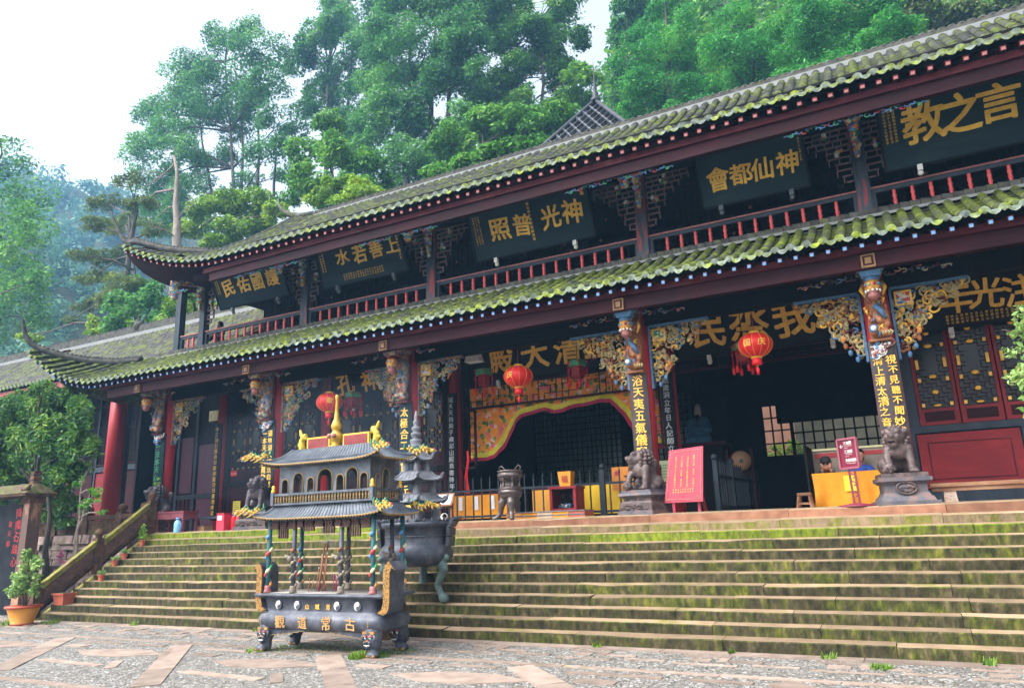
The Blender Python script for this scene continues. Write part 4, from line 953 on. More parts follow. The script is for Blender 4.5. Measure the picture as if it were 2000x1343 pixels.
for (x, ch) in zip((-.19, .01, .22), '山城青'): letter(g, ch, (BX+x, BY-.362, .66), .085, gold, (1, 0, 0), (0, 0, 1), .4)
g.build('characters', burner)
def taiji(g, x, y, z, r):
    n = 20; A = lambda t: (x+r*math.sin(t), y, z+r*math.cos(t))
    g.prism([A(2*math.pi*k/n) for k in range(n)], bronze, (0, .012, 0))
    half = [(x+r*math.sin(t), y-.004, z+r*math.cos(t)) for t in [-math.pi*k/12 for k in range(13)]]
    half += [(x+r/2*math.sin(t), y-.004, z-r/2+r/2*math.cos(t)) for t in [math.pi+math.pi*k/8 for k in range(1, 8)]]
    half += [(x+r/2*math.sin(t), y-.004, z+r/2+r/2*math.cos(t)) for t in [math.pi-math.pi*k/8 for k in range(0, 8)]]
    g.prism(half, white_paint, (0, .01, 0))
for x in (-.76, -.38, .40, .78):
    g = MB(); taiji(g, BX+x, BY-.37, .68, .062); g.build('taiji_emblem', burner)
for s in (-1, 1):                                           # scalloped aprons below the belly
    g = MB()
    pts = [(BX+s*.98, YF+.06, .34)]+[(BX+s*(.98-k*.055), YF+.06, .34-.10*(1-k/14)**.6-.014*(k % 2)) for k in range(15)]+[(BX+s*.2, YF+.06, .34)]
    g.prism(pts, bronze, (0, .03, 0))
    g.tube(pts[1:-1], .007, mat('old_gilt', (.3, .2, .08)), 5); g.build('scalloped_apron', burner)
for (x, y) in ((-1.06, -.40), (1.02, -.40), (1.17, -.1)):   # studded gilt bands
    g = MB()
    for k in range(7): g.ball((BX+x, BY+y-.035*math.sin(math.pi*k/6), .36+.028*k), .014, mat('old_gilt', (.3, .2, .08)), 6)
    g.build('gilt_band', burner)
worn_o = mat('worn_orange_gilt', [(.3, (.24, .10, .03)), (.7, (.48, .25, .07))], 12, .55, .2)
for sx in (-1, 1):
    for sy in (-1, 1):
        x, y = BX+sx*1.02, BY+sy*.30; ox, oy = sx*.05, sy*.05
        g = blobm([((x, y, .33), .14, (x+ox*.6, y+oy*.6, .20), .115), ((x+ox*.6, y+oy*.6, .2), .105, (x+ox*.2, y+oy*.2, .07), .075), ((x+ox, y+oy-.03, .04), .085, (1.2, 1, .7))], bronze, .016, 2)
        leg = g.build('leg', burner)
        g = MB(); fy = y-.14 if sy < 0 else y-.12
        g.cbox((x, fy+.04, .335), .20, .06, .035, worn_o)
        for e in (-1, 1):
            g.ball((x+e*.042, fy+.004, .262), .019, white_paint, 8); g.ball((x+e*.042, fy-.013, .260), .010, black_lacquer, 6); g.tube([(x+e*.015, fy-.005, .285), (x+e*.05, fy-.008, .298), (x+e*.085, fy+.02, .285)], [.010, .015, .008], pink_paint, 6); g.tube([(x+e*.09, fy+.03, .31), (x+e*.11, fy+.03, .26), (x+e*.085, fy+.02, .22)], [.02, .026, .012], bronze, 6)
            g.ball((x+e*.04, fy+.0, .205), .032, bronze, 7)
        g.ball((x, fy-.008, .228), .02, worn_o, 6, (1.5, 1, .8)); g.tube([(x-.05, fy-.01, .178), (x, fy-.018, .17), (x+.05, fy-.01, .178)], .010, white_paint, 5); g.ball((x, fy+.01, .15), .035, bronze, 6)
        for e in (-.055, -.02, .02, .055): g.ball((x+ox+e, y+oy-.085, .03), .025, worn_o, 6)
        g.build('lion_mask', leg)
# swept ear handles at the short ends
for s, nm in ((1, 'r'), (-1, 'l')):
    g = MB(); x = BX+(1.15 if s > 0 else -1.02)
    prof = [(0, .60), (.07, .64), (.10, .74), (.10, 1.16), (.13, 1.25), (.19, 1.30)]
    for i in range(len(prof)-1):
        (d0, z0), (d1, z1) = prof[i], prof[i+1]
        g.prism([(x+s*d0, BY-.38, z0), (x+s*(d0+.11), BY-.38, z0-.03), (x+s*(d1+.11), BY-.38, z1-.03 if i < 4 else z1-.12), (x+s*d1, BY-.38, z1)], bronze, (0, .34, 0))
        g.prism([(x+s*d0, BY-.395, z0), (x+s*(d0+.11), BY-.395, z0-.03), (x+s*(d1+.11), BY-.395, z1-.03 if i < 4 else z1-.12), (x+s*d1, BY-.395, z1)], mat('gilt_fret', [(.42, (.07, .035, .01)), (.52, (.34, .18, .04))], 40, .5, .3), (0, .015, 0))
    g.build('handle', burner)
# dragon wound pillars
pil_dull = mat('sooty_pillar', [(.3, (.10, .085, .07)), (.7, (.32, .27, .21))], 12, .7, .3)
PIL = [mat('pillar_orange', (.62, .28, .06), 8), blue_paint, mat('pillar_red', (.5, .06, .06), 8), cream_paint, green_paint]
for i, (x, y) in enumerate([(-1.05, -.33), (-.52, -.33), (.42, -.33), (1.02, -.33), (-1.0, .33), (.0, .33), (.86, .33), (1.08, .30)]):
    g = MB(); px, py = BX+x, BY+y
    g.tube([(px, py, .84), (px, py, 1.40), (px, py, 2.0)], .034, mat('pillar_teal', (.03, .13, .15), 8) if i in (0, 3, 7, 4) else bronze, 8)
    g.lathe([(.055, 0), (.06, .03), (.045, .06), (.05, .09), (.04, .11)], (px, py, .845), pil_dull if i not in (0, 3) else pink_paint, 10)
    dull = i in (1, 2, 5, 6); top_ = 1.72 if i in (0, 3, 7) else 1.5
    for k in range(12):
        t0 = k/12; pts_ = [(px+.040*math.cos(9*(t0+q/60)*2), py+.040*math.sin(9*(t0+q/60)*2), .95+(top_-.95)*(t0+q/60)) for q in range(6)]
        g.tube(pts_, [.016, .024, .028, .028, .024, .016], ((pil_dull, pil_dull, carve_rust if k > 8 else pil_dull)[k % 3]) if dull else PIL[k % 5], 6)
    if i in (1, 2, 6): g.ball((px-.04, py-.05, 1.36), .04, pil_dull, 7); g.tube([(px-.03, py-.05, 1.37), (px-.10, py-.07, 1.39), (px-.13, py-.06, 1.42)], [.03, .024, .008], pil_dull, 6); g.ball((px+.05, py-.03, 1.37), .024, pil_dull, 6)
    g.build('pillar', burner)
# roofs
def hip_roof(parent, c, a0, b0, a1, b1, z0, z1, lift, nm, tm, rib=.07, edge=None):
    edge = mat('old_gilt', [(.3, (.16, .09, .03)), (.7, (.42, .25, .08))], 20, .5)
    g = MB(); cx, cy = c
    def side(k, s, t):
        ea, eb = a0+(a1-a0)*t, b0+(b1-b0)*t; out = .05*abs(s)**5*(1-t)**2
        z = z0+(z1-z0)*(.42*t+.58*t*t)+lift*abs(s)**6*(1-t)**2.2
        x, y = ((s*(ea+out), -(eb+out)), (ea+out, s*(eb+out)), (-s*(ea+out), eb+out), (-(ea+out), -s*(eb+out)))[k]
        return (cx+x, cy+y, z)
    for k in range(4):
        g.grid(lambda u, v: side(k, 2*u-1, v), 22, 8, tm, True)
        L = (a0 if k % 2 == 0 else b0)*2; n = int(L/rib)
        for i in range(1, n):
            s = 2*i/n-1; g.tube([side(k, s, v/6) for v in range(7)], .012, tm, 5)
    g.add([side(0, -1, 1), side(0, 1, 1), side(2, -1, 1), side(2, 1, 1)], [(0, 1, 2, 3)], tm)
    rf = g.build(nm, parent); g = MB()
    for k in range(4):
        g.tube([side(k, 2*i/24-1, 0) for i in range(25)], .012, edge, 6)
        L = (a0 if k % 2 == 0 else b0)*2; n = int(L/.055)
        for i in range(n+1): p = side(k, 2*i/n-1, 0); g.ball((p[0], p[1], p[2]-.012), .016, edge, 6)
        g.tube([side(k, 1, v/8) for v in range(9)], .022, tm, 6)
    g.build('gilt_edge', rf); return rf, [side(0, -1, 0), side(0, 1, 0), side(2, -1, 0), side(2, 1, 0)]
roof_iron = iron_grey
lo, cl = hip_roof(burner, c, 1.24, .46, .98, .30, 1.96, 2.17, .06, 'lower_canopy', roof_iron)
g = MB(); loft(g, [(.98, .36, .03, 1.90), (1.0, .38, .03, 1.955)], bronze, c=c)
valance_wood = mat('sooty_fretwork', [(.3, (.022, .010, .008)), (.7, (.09, .04, .03))], 8, .7, .2); rr_ = random.Random(4)   # hanging fretted valance
for x0, x1, dz in ((-1.0, -.82, .12), (-.82, -.64, .26), (-.64, -.46, .12), (-.3, -.1, .16), (.1, .3, .2), (.45, .62, .12), (.62, .8, .26), (.8, .98, .14), (-.46, -.3, .1), (.3, .45, .1), (-.1, .1, .1)):
    for k in range(9): g.box(BX+x0+rr_.uniform(0, .03), BX+x1-rr_.uniform(0, .03), BY-.375, BY-.345, 1.92-dz*(k+1)/9, 1.92-dz*(k+1)/9+.011, valance_wood)
    for k in range(5): xx = x0+(x1-x0)*k/4; g.box(BX+xx-.006, BX+xx+.006, BY-.377, BY-.347, 1.92-dz, 1.92, valance_wood)
g.build('valance', burner)
g = MB()                                                    # little balcony
bx, by = 1.0, .345
for (x0, x1, y0, y1) in ((-bx, bx, -by, -by), (-bx, bx, by, by), (-bx, -bx, -by, by), (bx, bx, -by, by)):
    for z, h in ((2.185, .03), (2.335, .035)): g.bar((BX+x0, BY+y0, z), (BX+x1, BY+y1, z), .035, h, roof_iron)
    L = abs(x1-x0)+abs(y1-y0); n = int(L/.058)
    for k in range(1, n):
        x, y = BX+x0+(x1-x0)*k/n, BY+y0+(y1-y0)*k/n
        g.lathe([(.010, 0), (.014, .03), (.008, .05), (.018, .075), (.008, .10), (.013, .13)], (x, y, 2.195), mat('old_gilt', [(.3, (.16, .09, .03)), (.7, (.42, .25, .08))], 20, .5), 6)
for sx in (-1, 1):
    for sy in (-1, 1): g.cbox((BX+sx*bx, BY+sy*by, 2.27), .06, .06, .2, roof_iron); g.lathe([(.03, 0), (.035, .03), (.02, .06), (.03, .09), (.01, .12)], (BX+sx*bx, BY+sy*by, 2.37), gold, 8)
g.build('balcony', burner)
g = MB()                                                    # pierced upper storey: arched openings cut front, back and ends
zb, zt_ = 2.18, 2.83
def arcade(axis, y, half, wins, th):
    P = (lambda x, z, d: (BX+x, BY+y+d, z)) if axis == 0 else (lambda x, z, d: (BX+y+d, BY+x, z))
    edges = [-half]; 
    for (cx, w_, h) in wins: edges += [cx-w_, cx+w_]
    edges.append(half)
    for i in range(0, len(edges), 2): g.prism([P(edges[i], zb, 0), P(edges[i+1], zb, 0), P(edges[i+1], zt_, 0), P(edges[i], zt_, 0)], roof_iron, Vector(P(0, 0, th))-Vector(P(0, 0, 0)))
    for (cx, w_, h) in wins:
        arc = [(cx+w_*math.cos(math.pi*k/10), zb+h+w_*1.0*math.sin(math.pi*k/10)) for k in range(11)]
        for k in range(10):
            (xa, za), (xb, zb_) = arc[k], arc[k+1]; g.prism([P(xa, za, 0), P(xa, zt_, 0), P(xb, zt_, 0), P(xb, zb_, 0)], roof_iron, Vector(P(0, 0, th))-Vector(P(0, 0, 0)))
        sgn = -1 if th > 0 else 1
        g.tube([P(cx-w_, zb, sgn*.006)]+[P(a, b, sgn*.006) for a, b in reversed(arc)]+[P(cx+w_, zb, sgn*.006)], .011, mat('old_gilt', (.3, .2, .08)), 5)
wf = [(-.79, .07, .33), (-.51, .105, .38), (-.25, .07, .33), (.04, .15, .37), (.345, .075, .34), (.58, .115, .39), (.81, .075, .34)]
arcade(0, -.30, .92, wf, .05); arcade(0, .30, .92, wf, -.05); arcade(1, .92, .24, [(-.12, .055, .34), (.08, .085, .40)], -.05); arcade(1, -.92, .24, [(-.12, .055, .34), (.08, .085, .40)], .05)
g.build('arcade_storey', burner)
g = MB()
loft(g, [(.94, .32, .02, 2.83), (1.0, .36, .02, 2.88)], roof_iron, c=c); g.build('cornice', burner)
up, cu_ = hip_roof(burner, c, 1.16, .44, .84, .10, 2.80, 3.06, .08, 'upper_canopy', roof_iron)
zr2 = 3.05
for s in (-1, 1):
    g = MB()
    x0, x1 = (BX-.62, BX-.14) if s < 0 else (BX+.14, BX+.66)
    g.box(x0, x1, BY-.025, BY+.025, zr2, zr2+.20, gold); g.box(x0+.025, x1-.025, BY-.03, BY-.024, zr2+.025, zr2+.175, red_paint); g.box(x0+.025, x1-.025, BY+.024, BY+.03, zr2+.025, zr2+.175, red_paint)
    n = 14
    for k in range(n):
        xa = x0+.03+(x1-x0-.06)*k/n; g.bar((xa, BY-.033, zr2+.03), (min(x1-.03, xa+.07), BY-.033, zr2+.17), .004, .004, pink_paint, (0, 1, 0)); g.bar((min(x1-.03, xa+.07), BY-.034, zr2+.03), (xa, BY-.034, zr2+.17), .004, .004, pink_paint, (0, 1, 0))
    g.build('ridge_panel', burner)
brass = mat('gourd_brass', [(.3, (.30, .18, .03)), (.55, (.52, .33, .05)), (.8, (.62, .44, .10))], 7, .36, .2, metal=.4)
g = MB(); g.lathe([(.10, 0), (.11, .02), (.07, .05), (.10, .10), (.118, .16), (.11, .21), (.065, .255), (.06, .27), (.085, .32), (.088, .355), (.065, .41), (.042, .47), (.030, .60), (.020, .77), (.032, .80), (.028, .85), (.01, .86)], (BX-.02, BY, zr2-.0), brass, 18)
g.ball((BX-.07, BY-.11, zr2+.18), .04, pink_paint, 8); g.ball((BX+.03, BY-.115, zr2+.18), .04, pink_paint, 8)
g.build('gourd_finial', burner)
for s in (-1, 1):
    x = BX-.74 if s < 0 else BX+.78
    g = blobm([((x, BY, zr2), .06, (x+s*.02, BY, zr2+.16), .05), ((x+s*.02, BY, zr2+.16), .05, (x-s*.05, BY, zr2+.24), .045), ((x-s*.07, BY, zr2+.20), .035), ((x+s*.03, BY, zr2+.26), .035, (x+s*.06, BY, zr2+.34), .02), ((x+s*.06, BY, zr2+.1), .04)], mat('yellow_glaze', [(.35, (.12, .20, .03)), (.5, (.52, .36, .03)), (.8, (.62, .42, .05))], 14, .35), .012, 2)
    g.build('ridge_beast', burner)
dk_green = mat('glaze_green', [(.3, (.015, .11, .05)), (.7, (.05, .24, .11))], 12, .4, .2)
def dragon(p, s, sy):
    g = MB(); p = Vector(p); d = Vector((s*.9, sy*.35, 0)).normalized(); yl = mat('dragon_yellow', [(.3, (.36, .2, .03)), (.7, (.62, .40, .07))], 16, .5, .3)
    path = [p+d*(-.16+.055*k)+Vector((0, 0, .07+.03*math.sin(k*1.6))) for k in range(8)]
    g.tube(path, [.014, .024, .03, .032, .032, .03, .028, .024], yl, 7)
    for k in range(6): q = path[k+1]; g.ball(q+Vector((0, 0, .034)), .022, dk_green, 6, (1, .6, 1.3)); g.tube([q, q+Vector((.02, -.04, -.05)), q+Vector((.05*s, -.05, -.07))], [.016, .014, .006], yl, 5)
    for k in range(5): g.ball(path[k+1]+Vector((0, -.026, .012)), .02, dk_green if k % 2 else yl, 6)
    h = path[-1]; g.ball(h+d*.03, .038, yl, 8, (1.2, .9, .9)); g.ball(h+d*.065+Vector((0, 0, .016)), .024, red_paint, 7); g.ball(h+d*.05+Vector((0, 0, -.03)), .022, blue_paint, 7, (1.4, .8, .7)); g.ball(h+d*.085, .010, white_paint, 6)
    for e in (-1, 1): g.tube([h+Vector((0, e*.03, .03)), h-d*.08+Vector((0, e*.05, .06))], [.014, .005], yl, 5)
    g.tube([path[0], path[0]-d*.05+Vector((0, 0, .05)), path[0]-d*.03+Vector((0, 0, .11))], [.02, .018, .006], dk_green, 6); g.tube([p, p+Vector((0, 0, .06))], .03, blue_paint, 6)
    g.build('roof_dragon', burner)
for cs in (cl, cu_):
    for q in cs: dragon((q[0], q[1], q[2]+.01), 1 if q[0] > BX else -1, 1 if q[1] > BY else -1)
# burning incense
joss = mat('joss_paper', [(.3, (.26, .09, .05)), (.7, (.42, .19, .11))], 9, .7, .1)
inc = thing('incense_bundle', 'thick and thin incense sticks smoking in the long bronze burner', 'incense', (BX-.1, BY, .845)); g = MB()
for (x, y, h, r, lean, m) in [(-.30, .0, .95, .013, .10, joss), (-.27, .05, .98, .014, .09, joss), (-.33, .02, .7, .011, .07, joss), (-.16, -.05, .74, .008, .06, joss), (-.36, .0, .45, .008, .05, joss), (-.42, -.1, .25, .006, .02, joss), (-.45, .0, .2, .006, .03, joss), (.03, -.05, .35, .006, .01, mat('magenta_stick', (.36, .02, .12), 9)), (.07, -.03, .31, .006, .0, mat('magenta_stick', (.36, .02, .12))), (.05, .02, .28, .006, -.01, mat('magenta_stick', (.3, .02, .1))), (-.2, .04, .15, .006, 0, mat('magenta_stick', (.3, .02, .1))), (-.24, -.08, .17, .006, .02, mat('magenta_stick', (.3, .02, .1))), (.17, -.06, .09, .005, 0, red_paint)]:
    g.tube([(BX+x, BY+y, .85), (BX+x+lean, BY+y, .85+h*.75)], r, m, 6); g.tube([(BX+x+lean, BY+y, .85+h*.75), (BX+x+lean*1.02, BY+y, .85+h*.79)], r*.9, white_paint, 6)
g.build('sticks', inc)

# ------------------------------------------------------------------ pagoda topped iron burner on the steps
PXC, PYC = -7.96, 11.25
pg = thing('pagoda_burner', 'grey iron censer with flared ears and a three tier hexagonal pagoda lid on the steps', 'incense burner', (PXC, PYC, .46))
g = MB(); pc = (PXC, PYC, 0)
g.lathe([(.42, 1.10), (.58, 1.14), (.655, 1.24), (.66, 1.34), (.60, 1.44), (.56, 1.48), (.56, 1.74), (.60, 1.76), (.62, 1.80), (.62, 1.85), (.56, 1.86)], pc, bronze, 40); g.lathe([(.566, 1.60), (.572, 1.61), (.566, 1.62)], pc, iron_grey, 40)
for k in range(26): a = k*.2417; g.lathe([(.012, 0), (.02, .03), (.01, .07)], (PXC+.6*math.cos(a), PYC+.6*math.sin(a), 1.85), bronze, 6)
g.build('cauldron', pg)
for a in (R(14), R(194)):
    g = MB(); d = Vector((math.cos(a), math.sin(a), 0)); n = Vector((-d.y, d.x, 0)); C0 = Vector((PXC, PYC, 0))
    pr = [(.60, 1.42), (.62, 1.6), (.63, 1.75), (.70, 1.88), (.82, 1.94)]
    for i in range(4):
        (r0, z0), (r1, z1) = pr[i], pr[i+1]; wv = .17
        g.prism([C0+d*r0+n*wv+Vector((0, 0, z0)), C0+d*(r0+.06)+n*wv+Vector((0, 0, z0)), C0+d*(r1+.06)+n*wv+Vector((0, 0, z1-.02)), C0+d*r1+n*wv+Vector((0, 0, z1))], bronze, n*(-2*wv))
    g.build('ear', pg)
for a in (R(-4), R(112), R(236)):
    d = Vector((math.cos(a), math.sin(a), 0)); C0 = Vector((PXC, PYC, 0)); verd = mat('verdigris_bronze', [(.3, (.06, .07, .075)), (.6, (.12, .20, .19)), (.8, (.2, .32, .30))], 4, .6, .3)
    sz = 0.50 if a < 0 else .62 if a < 2 else .32
    g = blobm([(C0+d*.52+Vector((0, 0, 1.22)), .11, C0+d*.60+Vector((0, 0, 1.05)), .085), (C0+d*.60+Vector((0, 0, 1.05)), .08, C0+d*.47+Vector((0, 0, .78)), .062), (C0+d*.47+Vector((0, 0, .78)), .06, C0+d*.56+Vector((0, 0, sz+.1)), .055), (C0+d*.60+Vector((0, 0, sz+.07)), .09), (C0+d*.66+Vector((0, 0, 1.24)), .06)], verd, .018, 2); g.build('leg', pg)
def hexroof(r0, r1, z0, z1, lift):
    n = 6; off = R(8)
    def P(k, s, t):
        a0, a1 = off+k*math.pi/3, off+(k+1)*math.pi/3; r = r0+(r1-r0)*t; w_ = .06*abs(2*s-1)**4*(1-t)**2*r0/.5
        p0, p1 = Vector((math.cos(a0), math.sin(a0), 0)), Vector((math.cos(a1), math.sin(a1), 0)); q = p0.lerp(p1, s)*(r+w_)
        return (PXC+q.x, PYC+q.y, z0+(z1-z0)*(.5*t+.5*t*t)+lift*abs(2*s-1)**4*(1-t)**2)
    g = MB()
    for k in range(6):
        g.grid(lambda u, v: P(k, u, v), 8, 5, grey_stone); g.grid(lambda u, v: (lambda a: (a[0], a[1], a[2]-.03))(P(k, u, v*.4)), 8, 2, grey_stone)
        g.tube([P(k, i/8, 0) for i in range(9)], .016, grey_stone, 5); g.tube([P(k, 0, v/5) for v in range(6)], .02, grey_stone, 5)
        q = P(k, 0, .05); g.ball((q[0], q[1], q[2]+.03), .035, grey_stone, 6); g.ball((q[0]+.02, q[1], q[2]+.06), .025, grey_stone, 6)
        for s in (.2, .4, .6, .8): g.tube([P(k, s, v/5) for v in range(6)], .008, grey_stone, 4)
    return g.build('tier_roof', pg)
def hexstorey(r, z0, z1):
    g = MB(); off = R(8)
    for k in range(6):
        a = off+k*math.pi/3; x, y = PXC+r*math.cos(a), PYC+r*math.sin(a); g.lathe([(.05, z0), (.055, z0+.03), (.042, z0+.06), (.045, z1-.04), (.06, z1)], (x, y, 0), grey_stone, 8)
        for q in range(5): g.ball((x+.035*math.cos(q*1.6), y+.035*math.sin(q*1.6), z0+.05+(z1-z0)*.18*q), .022, grey_stone, 6)
        b = off+(k+1)*math.pi/3; x2, y2 = PXC+r*math.cos(b), PYC+r*math.sin(b)
        for z, h in ((z0+.02, .05), (z1-.03, .06)): g.bar((x, y, z), (x2, y2, z), .04, h, grey_stone)
        for f in (.16, .84): px_, py_ = x+(x2-x)*f, y+(y2-y)*f; g.bar((px_, py_, z0), (px_, py_, z1), .035, .035, grey_stone)
    g.build('pierced_storey', pg)
hexroof(.56, .40, 2.20, 2.33, .05); hexroof(.48, .30, 2.58, 2.74, .06); hexroof(.32, .10, 2.95, 3.16, .06)
hexstorey(.42, 1.86, 2.24); hexstorey(.35, 2.32, 2.62); hexstorey(.23, 2.72, 2.98)
g = MB(); g.lathe([(.13, 3.14), (.15, 3.20), (.15, 3.24), (.09, 3.25), (.12, 3.30), (.11, 3.34), (.05, 3.37), (.10, 3.41), (.10, 3.46), (.05, 3.49), (.09, 3.53), (.085, 3.57), (.04, 3.60), (.065, 3.65), (.05, 3.69), (.03, 3.72), (.04, 3.75), (.012, 3.88)], pc, grey_stone, 14); g.build('spire', pg)
g = MB(); g.frus(PXC+.02, 10.42, 0, .40, .22, .16, .19, .13, brown_stone); g.frus(PXC+.02, 10.42, .40, .56, .24, .18, .23, .17, brown_stone)
tag(g.build('mossy_stone_block'), 'low mossy stone block behind the bronze burner at the foot of the steps', 'stone')

# ------------------------------------------------------------------ guardian lions
def make_lion(m, head_turn=.0, ball=True, flip=1):
    'seated lion facing -Y, base at z=0; returns an MB'
    c, s = math.cos(head_turn), math.sin(head_turn)
    def hd(x, y, z): x, y = x*c-(y+.06)*s, x*s+(y+.06)*c-.06; return (x, y, z)
    P = [((0, .16, .20), .19, (0, .0, .44), .18), ((0, -.10, .38), .17), ((.17, .14, .14), .15), ((-.17, .14, .14), .15), ((.2, -.04, .05), .07, (.19, .14, .06), .08), ((-.2, -.04, .05), .07, (-.19, .14, .06), .08),
         ((.14*flip, -.13, .42), .085, (.16*flip, -.20, .22), .06), ((.16*flip, -.20, .22), .062, (.16*flip, -.22, .05), .062), ((.16*flip, -.27, .04), .07, (1.1, 1.2, .7))]
    if ball: P += [((-.15*flip, -.12, .40), .08, (-.20*flip, -.22, .26), .062), ((-.2*flip, -.22, .26), .06, (-.19*flip, -.27, .17), .065)]
    else: P += [((-.14*flip, -.13, .42), .085, (-.16*flip, -.20, .22), .06), ((-.16*flip, -.20, .22), .06, (-.16*flip, -.22, .05), .062), ((-.16*flip, -.27, .04), .07, (1.1, 1.2, .7))]
    P += [(hd(0, -.08, .62), .165), (hd(0, -.17, .585), .135, hd(0, -.235, .575), .125), (hd(.05, -.27, .565), .07), (hd(-.05, -.27, .565), .07), (hd(0, -.20, .485), .095, hd(0, -.25, .475), .085), (hd(.075, -.215, .70), .055), (hd(-.075, -.215, .70), .055), (hd(0, -.345, .62), .05), (hd(.08, -.30, .60), .05), (hd(-.08, -.30, .60), .05),
          (hd(.165, -.08, .70), .05), (hd(-.165, -.08, .70), .05), ((0, .30, .30), .07, (0, .34, .55), .08)]
    g = blobm(P, m, .018, 2)
    for ring, (yy, rad, n) in enumerate(((-.02, .185, 11), (.06, .165, 10), (.13, .12, 7))):    # mane curls
        for k in range(n):
            a = -.5+(math.pi+1.0)*k/(n-1); g.ball(hd(rad*math.cos(a), yy, .60+rad*math.sin(a)), .045, m, 7)
    for k in range(9): a = math.pi+math.pi*k/8; g.ball(hd(.17*math.cos(a), -.12, .52+.12*math.sin(a)), .04, m, 7)
    for k in range(7): g.ball((-.15+.05*k, -.235+.012*abs(k-3), .40-.02*(3-abs(k-3))), .026, m, 6)
    for e in (-1, 1): g.ball(hd(e*.065, -.262, .665), .026, m, 7); g.ball(hd(e*.065, -.283, .665), .012, black_lacquer, 6)
    g.ball(hd(0, -.335, .518), .04, black_lacquer, 6, (1.7, .6, .4))
    for e in (-1, 1):
        for q in range(4): g.ball((e*.16*flip-.05+.034*q, -.335, .03), .022, m, 6) if (e > 0 or not ball) else None
    if ball:
        g.ball((-.2*flip, -.29, .085), .095, m, 12)
        for k in range(14): a = k*2.4; z = -.9+1.8*k/13; q = math.sqrt(max(0, 1-z*z)); g.ball((-.2*flip+.095*q*math.cos(a), -.29+.095*q*math.sin(a), .085+.095*z), .022, m, 5)
    return g
def pedestal(kind):
    g = MB(); b = ped_stone
    if kind == 0:
        g.frus(0, 0, 0, .06, .45, .42, .45, .42, b); g.frus(0, 0, .06, .13, .40, .37, .37, .34, b); g.frus(0, 0, .13, .19, .35, .32, .32, .29, b); g.frus(0, 0, .19, .33, .31, .28, .31, .28, b); g.frus(0, 0, .33, .37, .33, .30, .37, .34, b); g.frus(0, 0, .37, .43, .385, .355, .385, .355, b); g.frus(0, 0, .43, .50, .345, .32, .345, .32, lion_stone)
        g.tube([(.15*math.cos(k*.524), -.325, .26+.095*math.sin(k*.524)) for k in range(13)], .016, lion_stone, 6)
        rs_ = random.Random(5)
        for k in range(16): a = rs_.uniform(0, 6.3); r_ = rs_.uniform(0, .11); x, z = r_*math.cos(a)*1.2, .26+r_*math.sin(a)*.65; g.tube([(x-.03, -.315, z), (x, -.335, z+.02), (x+.03, -.315, z-.01)], .011, lion_stone, 5)
        g.ball((0, -.30, .26), 1, ped_stone, 12, (.14, .03, .085))
    else:
        g.frus(0, 0, 0, .08, .40, .37, .40, .37, b); g.frus(0, 0, .08, .22, .37, .34, .37, .34, lion_stone); g.frus(0, 0, .22, .26, .36, .33, .33, .30, lion_stone); g.frus(0, 0, .26, .32, .31, .28, .31, .28, lion_stone); g.frus(0, 0, .32, .36, .33, .3, .385, .355, b); g.frus(0, 0, .36, .41, .39, .36, .37, .34, b); g.frus(0, 0, .41, .46, .34, .31, .34, .31, b)
        rs_ = random.Random(9)
        for k in range(30): x = rs_.uniform(-.33, .33); z = rs_.uniform(.10, .19); g.tube([(x-.025, -.345, z), (x, -.358, z+.014), (x+.03, -.345, z-.006)], .008, lion_stone, 4)
        for k in range(24): x = rs_.uniform(-.27, .27); z = rs_.uniform(.27, .31); g.ball((x, -.285, z), .018, lion_stone, 5)
    return g
LG = 'stone guardian lions on pedestals at the terrace edge'
LION = {}
def lion(label, x, y, rz, m, kind, turn, ball, flip, sc=1.0, z=ZP):
    t = thing('stone_lion', label, 'stone lion', (0, 0, 0), LG)
    ph = (.50, .46)[kind]
    p = pedestal(kind).build('pedestal', t)
    g = make_lion(m, turn, ball, flip); b = MB(); b.T = Matrix.Translation((0, .02, ph-.004)) @ Matrix.Scale(.98, 4)
    for mm in g.mats:
        idx = g.mats.index(mm); b.add(g.v, [f for f, i in zip(g.f, g.mi) if i == idx], mm, True)
    b.build('lion_body', t); t.location = (x, y, z); t.rotation_euler.z = rz; t.scale = (sc,)*3
lion('brown stone lion with a cub under its paw, in front of the two column couplet', -.12, 13.78, R(10), lion_stone, 0, R(-22), True, 1, 1.0)
lion('brown stone lion with its head turned to the left, beside the red notice board', -4.48, 13.82, R(-18), lion_stone, 1, R(-42), True, 1, 1.0)
lion('dark stone lion behind the lower roof dragon of the bronze burner', -14.75, 13.9, R(20), lion_dark, 1, R(-10), False, 1, 1.08)
lion('dark stone lion at the left end with a weed growing on its head', -18.75, 14.0, R(-10), lion_dark, 1, R(-20), False, 1, 1.08)

# ------------------------------------------------------------------ things on the terrace
def bx(g, x0, x1, y0, y1, z0, z1, m): g.box(x0, x1, y0, y1, ZP+z0, ZP+z1, m)
